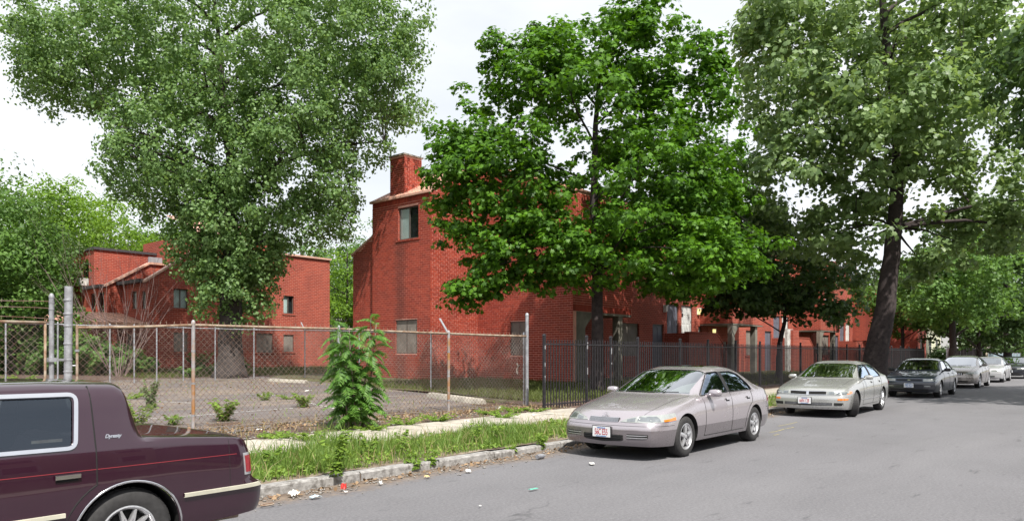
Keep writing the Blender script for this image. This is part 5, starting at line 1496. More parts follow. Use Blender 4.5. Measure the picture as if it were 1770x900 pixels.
class Sedan:
    def __init__(s, S):
        s.S = S
        sg = S.get('sig', 0.05)
        s.top = sm_curve(S['top'], sg); s.belt = sm_curve(S['belt'], 0.08); s.bot = sm_curve(S['bot'], 0.03)
        s.hw = sm_curve(S['hw'], S.get('sig_w', 0.06)); s.k = sm_curve(S['k'], 0.06); s.n = sm_curve(S['n'], 0.08)
        s.bow = sm_curve(S['bow'], 0.10)
        s.fp = sm_curve(S['fp'], 0.02); s.rp = sm_curve(S['rp'], 0.02)
        s.L = S['top'][-1][0]; s.W2 = max(p[1] for p in S['hw'])
        s.NL, s.NS, s.NT = S.get('res', (16, 9, 12))
        s.side_prof = S.get('side', [(0, .945), (.12, .972), (.35, .995), (.55, 1.0), (.78, .990), (.92, .968), (1, .935)])
        s.sp = sm_curve([(a, b) for a, b in s.side_prof], S.get('sig_side', 0.04))
        s.cache = {}
    def section(s, x):
        key = round(x, 4)
        if key in s.cache: return s.cache[key]
        z0, zb, zc, hw = s.bot(x), s.belt(x), s.top(x), s.hw(x)
        h = max(0.012, zc - zb); n = max(1.6, s.n(x)); k = s.k(x)
        P = []
        for j in range(s.NL + 1):
            f = j / s.NL; P.append((hw * s.sp(f), z0 + (zb - z0) * f))
        ys = hw * s.sp(1.0)
        th = np.linspace(0, math.pi / 2, 161)
        cz = np.sin(th) ** (2 / n); cy = np.cos(th) ** (2 / n)
        Z = zb + h * cz; Y = ys * cy * (1 - k * cz)
        def seg(a, b, m):
            y, z = Y[a:b + 1], Z[a:b + 1]
            L = np.concatenate(([0], np.cumsum(np.hypot(np.diff(y), np.diff(z)))))
            q = np.linspace(0, L[-1], m + 1)
            return list(zip(np.interp(q, L, y), np.interp(q, L, z)))[1:]
        P += seg(0, 80, s.NS); P += seg(80, 160, s.NT)
        P[-1] = (0.0, zc)
        s.cache[key] = P
        return P
    def disp(s, x, y, z):
        w = max(0.0, 1 - (abs(y) / s.W2) ** 2.2)
        dx = s.bow(x) * w
        ff = max(0.0, 1 - x / 0.35); fr = max(0.0, 1 - (s.L - x) / 0.35)
        return dx + s.fp(z) * ff ** 1.5 - s.rp(z) * fr ** 1.5
    def y_side(s, x, z):
        P = s.section(min(max(x, 0), s.L)); m = s.NL + s.NS + 1
        return float(np.interp(z, [p[1] for p in P[:m]], [p[0] for p in P[:m]]))
    def side_pt(s, x, z, sign, off=0.0):
        y = s.y_side(x, z)
        e = 0.01
        nz = -(s.y_side(x, z + e) - s.y_side(x, z - e)) / (2 * e); nx = -(s.y_side(x + e, z) - s.y_side(x - e, z)) / (2 * e)
        L = math.sqrt(1 + nz * nz + nx * nx)
        return (x + s.disp(x, y, z) + nx / L * off, sign * (y + off / L), z + nz / L * off)
    def wrap(s, q, z, sign, front=True, off=0.0):
        """point at width q from the middle across the nose (or tail), running on round the corner along the flank"""
        x0 = 0.0 if front else s.L
        def pt(qq):
            yc = s.y_side(x0, z)
            if qq <= yc: x, y = x0, qq
            else:
                x = (qq - yc) if front else s.L - (qq - yc); y = s.y_side(x, z)
            return np.array([x + s.disp(x, y, z), y])
        a, b = pt(max(0, q - 0.015)), pt(q + 0.015); p = pt(q)
        t = (b - a) / (np.linalg.norm(b - a) + 1e-9)
        n = np.array([-t[1], t[0]]) if front else np.array([t[1], -t[0]])
        if q < 0.02: n = np.array([-1.0 if front else 1.0, 0])
        # outward: for the nose -x, along the flank +y
        if front and n[0] > 0.2: n = -n
        if not front and n[0] < -0.2: n = -n
        if abs(n[0]) <= 0.2 and n[1] < 0: n = -n
        p = p + n * off
        return (p[0], sign * p[1], z)

def text_mesh(name, body, size, mat, parent, shear=0.0, offset=0.0, space=0.92, extrude=0.0015, center=True):
    cu = bpy.data.curves.new(name, 'FONT'); cu.body = body; cu.size = size; cu.extrude = extrude; cu.offset = offset; cu.shear = shear; cu.space_character = space; cu.resolution_u = 4
    if center: cu.align_x = 'CENTER'; cu.align_y = 'CENTER'
    t = bpy.data.objects.new(name, cu); COL.objects.link(t)
    me = bpy.data.meshes.new_from_object(t.evaluated_get(bpy.context.evaluated_depsgraph_get()))
    bpy.data.objects.remove(t); bpy.data.curves.remove(cu)
    me.name = name; me.materials.clear(); me.materials.append(mat)
    return link(name, me, parent)
def build_car(S):
    s = Sedan(S)
    u0, vc = S['pos']
    root = thing('parked_car', S['label'], 'car', (u0, vc, 0), 'cars parked along the kerb', world_coords=False)
    root.rotation_euler = (0, 0, S.get('yaw', 0))
    paint, glass = S['paint'], S.get('glass', M['cglass'])
    wx = S['wheels']; wr = S['wr']; ar = S['arch']
    cow, hdr, rh, rb = S['cowl'], S['header'], S['rheader'], S['rbase']
    keys = [0.0, s.L, cow, hdr, rh, rb, S['door'][0], S['door'][1], S['door'][2], 0.42, s.L - 0.42]
    step = S.get('step', 0.035)
    xs = sorted(set([round(x, 4) for x in frange(0, s.L, step)]))
    xs = [x for x in xs if all(abs(x - k) > step * 0.45 for k in keys)] + [k for k in keys]
    xs = xs + [0.012, 0.03, 0.06, s.L - 0.012, s.L - 0.03, s.L - 0.06]
    xs = sorted(set(round(x, 4) for x in xs)); xs = [x for i, x in enumerate(xs) if i == 0 or x - xs[i - 1] > 0.006]
    J = s.NL + s.NS + s.NT + 1
    NJ = 2 * J - 1
    V = np.zeros((len(xs), NJ, 3))
    for i, x in enumerate(xs):
        P = s.section(x)
        for j in range(J):
            y, z = P[j]; dx = s.disp(x, y, z)
            V[i, j] = (x + dx, -y, z); V[i, NJ - 1 - j] = (x + dx, y, z)
    wins = [round_poly(p, 0.03) for p in S['wins']]
    NLs, NSs = s.NL, s.NL + s.NS
    reg = np.zeros((len(xs) - 1, NJ - 1), dtype=object)
    zb_f, zb_r = S['bumper_z']
    for i in range(len(xs) - 1):
        xm = (xs[i] + xs[i + 1]) / 2
        for j in range(NJ - 1):
            c = (V[i, j] + V[i + 1, j] + V[i, j + 1] + V[i + 1, j + 1]) / 4
            jj = min(j, NJ - 2 - j); sg = 'n' if j < J - 1 else 'p'
            r = 'body'
            if jj < NLs:
                for w in wx:
                    if (c[0] - w) ** 2 + (c[2] - wr) ** 2 < ar ** 2: r = None
                if r and (xm < 0.42 and c[2] < zb_f): r = 'front_bumper'
                elif r and (xm > s.L - 0.42 and c[2] < zb_r): r = 'rear_bumper'
                elif r and c[2] > s.bot(xm) + 0.06:
                    if S['door'][0] < xm < S['door'][1]: r = 'fdoor_' + sg
                    elif S['door'][1] < xm < S['door'][2] and (c[0] - wx[1]) ** 2 + (c[2] - wr) ** 2 > (ar + 0.075) ** 2: r = 'rdoor_' + sg
            elif jj < NSs:
                if S['door'][0] < xm < S['door'][1] and jj < NSs - 1: r = 'fdoor_' + sg
                elif S['door'][1] < xm < S['door'][2] and jj < NSs - 1: r = 'rdoor_' + sg
                for q, w in enumerate(wins):
                    if in_poly(c[0], c[2], w): r = 'win%d_%s' % (q, sg)
            else:
                if cow + 0.03 < xm < hdr and jj >= NSs: r = 'windshield'
                elif rh < xm < rb - 0.02 and jj >= NSs + S.get('rwin', 0): r = 'rear_window'
                elif 0.05 < xm < cow - 0.02: r = 'hood'
                elif rb + 0.02 < xm < s.L - 0.03: r = 'trunk_lid'
                sr = S.get('sunroof')
                if sr and sr[0] < xm < sr[1] and abs(c[1]) < 0.40: r = 'sunroof'
            reg[i, j] = r
    # snap shared edges onto the drawn outlines (wheel arches, window frames)
    for i in range(len(xs)):
        for j in range(NJ):
            fs_ = set()
            for a in (i - 1, i):
                for b in (j - 1, j):
                    if 0 <= a < len(xs) - 1 and 0 <= b < NJ - 1: fs_.add(reg[a, b])
            if len(fs_) < 2: continue
            p = V[i, j]; sgn = -1 if j < J - 1 else 1
            if None in fs_ and (fs_ - {None}):
                w = min(wx, key=lambda q: abs(q - p[0])); d = math.hypot(p[0] - w, p[2] - wr)
                if d > 1e-3:
                    x, z = w + (p[0] - w) / d * ar, wr + (p[2] - wr) / d * ar
                    z = max(z, s.bot(x)) if abs(x - w) < ar * 0.97 else z
                    V[i, j] = (x, sgn * s.y_side(x, z), z)
            else:
                ws = [f for f in fs_ if isinstance(f, str) and f.startswith('win') and f[3].isdigit()]
                if ws:
                    x, z = near_poly(p[0], p[2], wins[int(ws[0][3])])
                    V[i, j] = (x, sgn * s.y_side(x, z), z)
    # collect the faces by region
    regs = {}
    for i in range(len(xs) - 1):
        for j in range(NJ - 1):
            r = reg[i, j]
            if r is None: continue
            regs.setdefault(r, []).append([tuple(V[i, j]), tuple(V[i + 1, j]), tuple(V[i + 1, j + 1]), tuple(V[i, j + 1])])
    Mc = 10
    for end in (0, 1):                                   # nose and tail faces
        i = 0 if end == 0 else len(xs) - 1
        x0 = xs[i]
        P = s.section(x0)
        rows = []
        for y, z in P:
            row = []
            for k in range(-Mc, Mc + 1):
                yy = y * k / Mc; row.append((x0 + s.disp(x0, yy, z), yy, z))
            rows.append(row)
        for a in range(len(rows) - 1):
            zc = (P[a][1] + P[a + 1][1]) / 2
            r = ('front_bumper' if zc < zb_f else 'body') if end == 0 else ('rear_bumper' if zc < zb_r else 'body')
            for k in range(2 * Mc):
                q = [rows[a][k], rows[a][k + 1], rows[a + 1][k + 1], rows[a + 1][k]]
                regs.setdefault(r, []).append(q if end == 0 else q[::-1])
    def emit(key, name, mat, parent=root, sharp=S.get('sharp', 38), inset=0.0, label=None):
        if key not in regs: return None
        m = MB()
        for q in regs[key]: m.add(q, [(0, 1, 2, 3)])
        me = bpy.data.meshes.new(name); me.from_pydata(m.v, [], m.f)
        bm = bmesh.new(); bm.from_mesh(me)
        bmesh.ops.remove_doubles(bm, verts=bm.verts, dist=2e-4)
        bmesh.ops.dissolve_degenerate(bm, dist=1e-5, edges=bm.edges)
        bmesh.ops.recalc_face_normals(bm, faces=bm.faces)
        if inset:
            bm.normal_update()
            av = sum((f.normal.z for f in bm.faces)) if True else 0
            cen = Vector((s.L / 2, 0, 0.6))
            fl = sum((f.calc_center_median() - cen).dot(f.normal) * f.calc_area() for f in bm.faces)
            if fl < 0: bmesh.ops.reverse_faces(bm, faces=bm.faces); bm.normal_update()
            for v in bm.verts: v.co -= v.normal * inset
        else:
            bm.normal_update(); cen = Vector((s.L / 2, 0, 0.6))
            fl = sum((f.calc_center_median() - cen).dot(f.normal) * f.calc_area() for f in bm.faces)
            if fl < 0: bmesh.ops.reverse_faces(bm, faces=bm.faces)
        bm.to_mesh(me); bm.free()
        me.polygons.foreach_set('use_smooth', [True] * len(me.polygons))
        me.set_sharp_from_angle(angle=math.radians(sharp))
        me.materials.append(mat)
        return link(name, me, parent, None, label)
    body = emit('body', 'body', paint)
    hood = emit('hood', 'hood', paint); lid = emit('trunk_lid', 'trunk_lid', paint)
    fb = emit('front_bumper', 'front_bumper', S.get('bump_mat', paint)); rbm = emit('rear_bumper', 'rear_bumper', S.get('bump_mat', paint))
    ws = emit('windshield', 'windshield', glass, inset=0.008); rw = emit('rear_window', 'rear_window', glass, inset=0.008)
    emit('sunroof', 'sunroof', M['cglass_dark'], inset=0.002)
    doors = {}
    for sg in 'np':
        doors['f' + sg] = emit('fdoor_' + sg, 'door', paint); doors['r' + sg] = emit('rdoor_' + sg, 'door', paint)
        for q in range(len(wins)):
            own = doors[('f' if q == 0 else 'r') + sg] if q < 2 else body
            emit('win%d_%s' % (q, sg), 'side_window', S.get('sglass', glass), own, inset=0.010)
    # ---- applied pieces
    def side_strip(path, w, mat, name, parent=None, off=0.006, both=True, th=0.004):
        for sgn in ((-1, 1) if both else (-1,)):
            m = MB(); rows = []
            for i, (x, z) in enumerate(path):
                a, b = path[max(0, i - 1)], path[min(len(path) - 1, i + 1)]
                t = Vector((b[0] - a[0], b[1] - a[1])).normalized(); n = Vector((-t.y, t.x)) * w / 2
                rows.append([s.side_pt(x + n.x * f, z + n.y * f, sgn, o) for f, o in ((-1, -0.004), (-0.85, off), (0.85, off), (1, -0.004))])
            m.grid(rows); m.build(name, mat, parent or body, smooth=True, sharp=50)
    def seam(path, sgn, name='seam', parent=None, r=0.006):
        m = MB(); m.tube([s.side_pt(x, z, sgn, -0.001) for x, z in path], r, 4, cap=False); m.build(name, M['under'], parent or body)
    def nose_patch(cols, mat, name, front=True, off=0.006, both=True, parent=None, sides=(-1, 1), smooth=True, nz=3):
        out = []
        for sgn in (sides if both else (1,)):
            m = MB(); rows = []
            for q, lo, hi in cols:
                rows.append([s.wrap(abs(q), lo, sgn * (1 if q >= 0 else -1), front, -0.012)] + [s.wrap(abs(q), lo + (hi - lo) * k / nz, sgn * (1 if q >= 0 else -1), front, off) for k in range(nz + 1)] + [s.wrap(abs(q), hi, sgn * (1 if q >= 0 else -1), front, -0.012)])
            m.grid(rows)
            m.add(rows[0], [tuple(range(len(rows[0])))]); m.add(rows[-1], [tuple(range(len(rows[0])))])
            out.append(m.build(name, mat, parent or root, smooth=smooth, sharp=35))
        return out
    def dens(cols, n=5):
        o = []
        for a, b in zip(cols[:-1], cols[1:]):
            for k in range(n): f = k / n; o.append(tuple(a[i] + (b[i] - a[i]) * f for i in range(3)))
        return o + [cols[-1]]
    def plate(text, front=True, z=0.4, y=0.0, col='plate_red', yw=0.305):
        x = s.disp(0 if front else s.L, y, z) + (0 if front else s.L)
        sg = -1 if front else 1
        m = MB(); m.box(x + sg * 0.028, x + sg * 0.020, y - yw / 2, y + yw / 2, z - 0.076, z + 0.076); p = m.build('licence_plate', M['plate_white'], root, bevel=0.003)
        m = MB(); m.box(x + sg * 0.0285, x + sg * 0.030, y - 0.07, y + 0.07, z + 0.052, z + 0.066); m.build('plate_state_name', M['plate_blue'], p)
        m = MB(); m.box(x + sg * 0.0285, x + sg * 0.030, y - 0.09, y + 0.09, z - 0.068, z - 0.058); m.build('plate_motto', M['plate_blue'], p)
        m = MB(); m.box(x + sg * 0.005, x + sg * 0.0195, y - yw / 2 - 0.012, y + yw / 2 + 0.012, z - 0.086, z + 0.086); m.build('plate_holder', M['blackplastic'], p)
        o = text_mesh('plate_number', text, 0.112, M[col], p)
        o.rotation_euler = (math.pi / 2, 0, -math.pi / 2 if front else math.pi / 2); o.location = (x + sg * 0.0292, y, z - 0.004)
        o.scale = (min(1.0, yw * 0.9 / (0.062 * len(text))), 1.12, 1)
        return p
    # wheels
    def wheel(x, sgn, steer=0.0):
        r = S['tyre_r']; w = 0.205; yo = sgn * (s.W2 - 0.035)
        wo = bpy.data.objects.new('wheel', None); COL.objects.link(wo); wo.parent = root; wo.location = (x, yo, r); wo.empty_display_size = 0.1
        wo.rotation_euler = (0, 0, steer)
        ri = S['rim_r']
        m = MB(); sd = -sgn
        prof = [(ri * 0.98, 0.02), (ri + 0.005, 0.0), (ri + 0.035, -0.008), (r - 0.035, -0.004), (r - 0.012, 0.012), (r, 0.035), (r + 0.001, w / 2), (r, w - 0.035), (r - 0.012, w - 0.012), (ri + 0.02, w), (ri * 0.95, w - 0.02)]
        m.lathe([(a, b * sd) for a, b in prof], (0, 0, 0), 'y', 40)
        for k in range(36):                                     # tread blocks
            a = 2 * math.pi * k / 36
            for o_ in (0.055, 0.10, 0.15):
                m.obox((math.cos(a) * (r + 0.001), sd * o_, math.sin(a) * (r + 0.001)), (-math.sin(a), 0, math.cos(a)), (0, 1, 0), (math.cos(a), 0, math.sin(a)), 0.022, 0.016, 0.003)
        m.build('tyre', M['rubber'], wo, smooth=True, sharp=40)
        m = MB(); st = S['rim']
        m.lathe([(ri, 0.02 * sd), (ri + 0.006, 0.002 * sd), (ri - 0.006, -0.002 * sd), (ri - 0.022, 0.012 * sd), (ri - 0.03, 0.06 * sd), (ri - 0.035, 0.12 * sd)], (0, 0, 0), 'y', 40)
        m.lathe([(0.001, -0.004 * sd), (0.028, -0.003 * sd), (0.034, 0.004 * sd), (0.060, 0.010 * sd), (0.066, 0.05 * sd)], (0, 0, 0), 'y', 20)
        ns, w0, w1, tw = {'five': (5, 0.070, 0.052, 0), 'ten': (10, 0.020, 0.026, 0), 'mesh': (10, 0.018, 0.020, 0.32), 'seven': (7, 0.034, 0.030, 0)}[st]
        for k in range(ns):
            for tws in ((tw, -tw) if tw else (0,)):
                a0 = 2 * math.pi * k / ns + 0.3; a1 = a0 + tws
                p0 = Vector((math.cos(a0) * 0.045, 0.006 * sd, math.sin(a0) * 0.045)); p1 = Vector((math.cos(a1) * (ri - 0.018), 0.014 * sd, math.sin(a1) * (ri - 0.018)))
                d = (p1 - p0).normalized(); t = Vector((0, 1, 0)).cross(d).normalized()
                vs_ = []
                for (p, ww) in ((p0, w0 / 2), ((p0 + p1) / 2 + Vector((0, -0.004 * sd, 0)), (w0 + w1) / 4), (p1, w1 / 2)):
                    for (q, dep) in ((-ww, 0.0), (-ww * 0.6, -0.008 * sd), (ww * 0.6, -0.008 * sd), (ww, 0.0), (ww, 0.03 * sd), (-ww, 0.03 * sd)): vs_.append(p + t * q + Vector((0, dep, 0)))
                fs_ = []
                for b in range(2):
                    for c in range(6): fs_.append((b*6+c, b*6+(c+1) % 6, (b+1)*6+(c+1) % 6, (b+1)*6+c))
                m.add(vs_, fs_)
        m.build('rim', S.get('rim_mat', M['alloy']), wo, smooth=True, sharp=40)
        m = MB(); m.lathe([(0.001, 0.055 * sd), (ri - 0.03, 0.055 * sd)], (0, 0, 0), 'y', 24); m.lathe([(0.10, 0.05 * sd), (0.135, 0.05 * sd)], (0, 0, 0), 'y', 24)
        m.build('brake_disc', M['under'], wo)
        if S.get('bolts', True):
            for k in range(5):
                a = 2 * math.pi * k / 5
                m = MB(); m.lathe([(0.008, -0.004 * sd), (0.009, 0.01 * sd)], (math.cos(a) * 0.047, 0, math.sin(a) * 0.047), 'y', 6); m.build('wheel_bolt', M['under'], wo)
    for i, x in enumerate(wx):
        for sgn in (-1, 1): wheel(x, sgn, S.get('steer', 0) if i == 0 else 0)
    # wheel housings, arch lips, floor
    for x in wx:
        for sgn in (-1, 1):
            m = MB(); rows = []
            for k in range(25):
                a = -0.25 + (math.pi + 0.5) * k / 24
                px, pz = x + math.cos(a) * ar, wr + math.sin(a) * ar
                yy = s.y_side(px, max(pz, s.bot(px) + 0.01)) if pz > 0.1 else s.y_side(px, 0.25)
                rows.append([(px, sgn * (yy - 0.004), pz), (px, sgn * (yy - 0.05), pz + 0.0), (x + math.cos(a) * (ar + 0.015), sgn * (yy - 0.34), wr + math.sin(a) * (ar + 0.015))])
            m.grid(rows); m.add([r_[2] for r_ in rows], [tuple(range(len(rows)))]); m.build('wheel_housing', M['under'], root, recalc=False)
            if S.get('lip'):
                m = MB(); m.tube([s.side_pt(x + math.cos(a) * (ar + 0.012), wr + math.sin(a) * (ar + 0.012), sgn, 0.004) for a in [0.05 + (math.pi - 0.1) * k / 24 for k in range(25)] if wr + math.sin(a) * ar > s.bot(x) - 0.03], S['lip'], 6)
                m.build('arch_trim', S.get('lip_mat', M['chrome']), root, smooth=True)
    m = MB(); m.box(0.25, s.L - 0.25, -s.W2 + 0.36, s.W2 - 0.36, 0.19, 0.24); m.box(wx[0] + ar + 0.05, wx[1] - ar - 0.05, -s.W2 + 0.10, s.W2 - 0.10, 0.20, 0.245); m.build('floor', M['under'], root)
    # cabin: dashboard, wheel, seats
    zb = s.belt((cow + rb) / 2)
    seat_m = S.get('seat', M['seat'])
    m = MB(); m.box(cow + 0.02, cow + 0.42, -0.66, 0.66, zb - 0.32, zb - 0.03); m.build('dashboard', M['cabin'], root, bevel=0.05)
    m = MB(); m.box(cow + 0.1, rb - 0.05, -0.72, 0.72, 0.26, 0.36); m.box(rb - 0.35, rb + 0.02, -0.62, 0.62, zb - 0.20, zb - 0.06); m.build('cabin_floor', M['cabin'], root)
    m = MB(); a = Vector((cow + 0.55, 0.36, zb - 0.02))
    m.tube([a + Vector((0.06 * math.sin(t) , 0.185 * math.cos(t), 0.17 * math.sin(t))) for t in [2 * math.pi * k / 18 for k in range(19)]], 0.014, 6); m.obox(a + Vector((-0.02, 0, 0)), (0.3, 0, 0.95), (0, 1, 0), (0.95, 0, -0.3), 0.05, 0.16, 0.015)
    m.build('steering_wheel', M['blackplastic'], root, smooth=True)
    sx0 = cow + 1.05
    for yy in (-0.36, 0.36):
        m = MB(); m.prism([(sx0 - 0.45, 0.36), (sx0 + 0.1, 0.36), (sx0 + 0.30, zb + 0.10), (sx0 + 0.17, zb + 0.10), (sx0 - 0.02, 0.56), (sx0 - 0.45, 0.58)], 'y', yy - 0.24, yy + 0.24)
        so = m.build('seat', seat_m, root, bevel=0.04)
        m = MB(); m.box(sx0 + 0.20, sx0 + 0.30, yy - 0.12, yy + 0.12, zb + 0.13, zb + 0.28); m.build('headrest', seat_m, so, bevel=0.03)
    rx0 = min(rb - 0.55, sx0 + 0.95)
    m = MB(); m.prism([(rx0 - 0.4, 0.36), (rx0 + 0.15, 0.36), (rx0 + 0.34, zb + 0.02), (rx0 + 0.2, zb + 0.02), (rx0 + 0.02, 0.56), (rx0 - 0.4, 0.58)], 'y', -0.62, 0.62); m.build('rear_seat', seat_m, root, bevel=0.04)
    # door seams, handles, mirrors
    d0, d1, d2 = S['door']
    zs = lambda x: s.bot(x) + 0.06
    for sg, sgn in (('n', -1), ('p', 1)):
        fd, rd = doors['f' + sg], doors['r' + sg]
        seam([(d0, zs(d0) + (s.belt(d0) - zs(d0)) * k / 8) for k in range(9)], sgn, parent=fd)
        seam([(d1, zs(d1) + (s.belt(d1) + 0.3 * (s.top(d1) - s.belt(d1)) - zs(d1)) * k / 10) for k in range(11)], sgn, parent=fd)
        a0 = math.asin(max(-1, min(1, (zs(d2) - wr) / (ar + 0.075)))); arc = []
        zhit = wr + math.sqrt(max(0, (ar + 0.075) ** 2 - min((ar + 0.074) ** 2, (d2 - wx[1]) ** 2)))
        for k in range(9):
            f = k / 8; xa = wx[1] - ar - 0.07 + 0.002; aa = math.pi - a0 - f * (math.pi - a0 - math.acos(max(-1, min(1, (d2 - wx[1]) / (ar + 0.075)))))
            arc.append((wx[1] + math.cos(aa) * (ar + 0.075), wr + math.sin(aa) * (ar + 0.075)))
        up = [(d2, zhit + (s.belt(d2) + S.get('seam_up', 0.55) * (s.top(d2) - s.belt(d2)) - zhit) * k / 12) for k in range(1, 13)]
        seam(arc + up, sgn, parent=rd)
        seam([(d0 + (d2 - 0.35 - d0) * k / 12, zs(d0 + (d2 - 0.35 - d0) * k / 12)) for k in range(13)], sgn, parent=fd)
        for (hx, dd) in ((d1 - 0.14, fd), (d2 - S.get('rh', 0.16), rd)):
            hz = S['handle_z']
            if dd is None: continue
            m = MB(); rows = [[s.side_pt(hx + a, hz + b, sgn, 0.001) for b in (-0.03, 0.012)] for a in (-0.098, 0.0, 0.035)]; m.grid(rows); m.build('handle_recess', M['under'], dd, recalc=False)
            m = MB(); rows = [[s.side_pt(hx + a, hz + b, sgn, o) for b, o in ((-0.012, 0.004), (-0.010, 0.022), (0.016, 0.022), (0.019, 0.004))] for a in (-0.105, -0.08, 0.02, 0.045)]; m.grid(rows); m.build('handle', S.get('handle_mat', paint), dd, smooth=True, sharp=60)
        if not S.get('lip'):                             # black seals round the side glass, dark centre pillar
            for q, wp in enumerate(wins):
                mm = MB(); mm.tube([s.side_pt(x, z, sgn, 0.001) for x, z in wp + [wp[0]]], 0.009, 5, cap=False); mm.build('window_seal', M['blackplastic'], fd if q == 0 else rd, smooth=True)
            xa, xb_ = S['wins'][0][1][0], S['wins'][1][0][0]; z0_, z1_ = S['wins'][0][1][1], S['wins'][0][2][1]
            mm = MB(); mm.grid([[s.side_pt(xx, z0_ + (z1_ - z0_) * k / 8, sgn, 0.003) for k in range(9)] for xx in (xa - 0.004, xb_ + 0.004)]); mm.build('centre_pillar', M['blackplastic'], root, recalc=False)
        # mirror: shell on a short foot with a silvered glass
        mx, mz = S['mirror']
        b0 = Vector(s.side_pt(mx, mz, sgn, 0.0)); c0 = b0 + Vector((0.02, sgn * 0.135, 0.045))
        m = MB(); rows = []
        for i in range(7):
            ph = -math.pi / 2 + math.pi * i / 6; row = []
            for k in range(12):
                th = 2 * math.pi * k / 12
                ex = 0.075 * math.sin(ph); rr = math.cos(ph) ** 0.5 if math.cos(ph) > 0 else 0
                row.append(c0 + Vector((ex if ex < 0 else ex * 0.35, math.copysign(abs(math.cos(th)) ** 0.7, math.cos(th)) * 0.11 * rr, math.copysign(abs(math.sin(th)) ** 0.7, math.sin(th)) * 0.062 * rr)))
            row.append(row[0]); rows.append(row)
        m.grid(rows); m.tube([b0 - Vector((0, sgn * 0.02, 0)), b0 + Vector((0.0, sgn * 0.05, 0.02)), c0 + Vector((0, -sgn * 0.04, -0.02))], [0.035, 0.03, 0.03], 8)
        mo = m.build('door_mirror', S.get('mirror_mat', paint), fd or root, smooth=True)
        m = MB(); m.obox(c0 + Vector((0.028, 0, 0)), (1, 0, 0), (0, 1, 0), (0, 0, 1), 0.003, 0.09, 0.048); m.build('mirror_glass', M['chrome'], mo)
    seam_h = MB()
    for sgn in (-1, 1):                                  # gap between bonnet and wings
        pts = []
        for k in range(14):
            x = 0.06 + (cow - 0.08) * k / 13; P = s.section(x)[NSs]; pts.append((x + s.disp(x, P[0], P[1]), sgn * P[0], P[1] - 0.001))
        seam_h.tube(pts, 0.004, 4, cap=False)
    seam_h.build('bonnet_gap', M['under'], hood)
    # wipers lying at the foot of the windscreen
    for (ya, yb) in ((0.55, 0.05), (0.0, -0.52)):
        pts = []
        for k in range(6):
            y = ya + (yb - ya) * k / 5; x = cow + 0.03 + 0.02 * k / 5; P = s.section(x)
            z = float(np.interp(abs(y), [p[0] for p in P[NSs:]][::-1], [p[1] for p in P[NSs:]][::-1]))
            pts.append((x + s.disp(x, y, z), y, z + 0.012))
        m = MB(); m.tube(pts, 0.007, 4); m.build('wiper', M['blackplastic'], root)
    return s, root, dict(body=body, fb=fb, rb=rbm, doors=doors, lid=lid, hood=hood, side_strip=side_strip, nose_patch=nose_patch, dens=dens, plate=plate, seam=seam)

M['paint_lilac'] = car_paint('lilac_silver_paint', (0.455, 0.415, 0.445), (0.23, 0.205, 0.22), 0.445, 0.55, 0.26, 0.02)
M['paint_silver'] = car_paint('champagne_silver_paint', (0.46, 0.462, 0.45), None, 0, 0.55, 0.27, 0.03)
M['paint_navy'] = car_paint('dark_blue_paint', (0.020, 0.032, 0.060), (0.012, 0.016, 0.027), 0.50, 0.35, 0.30, 0.06)
M['paint_tan'] = car_paint('tan_silver_paint', (0.34, 0.305, 0.285), None, 0, 0.6, 0.26, 0.03)
M['paint_white'] = car_paint('pale_silver_paint', (0.48, 0.48, 0.50), None, 0, 0.35, 0.34, 0.08)
M['paint_black'] = car_paint('black_blue_paint', (0.020, 0.022, 0.032), None, 0, 0.3, 0.3, 0.06)
M['paint_maroon'] = car_paint('dark_plum_paint', (0.028, 0.0065, 0.017), None, 0, 0.1, 0.16, 0.015)

base_bow = lambda c, h, rh, rb, L, f=-0.17, w=-0.12, r=0.09: [(0, f), (c, w), (h, -0.045), ((h + rh) / 2, 0), (rh, 0.03), (rb, 0.07), (L, r)]

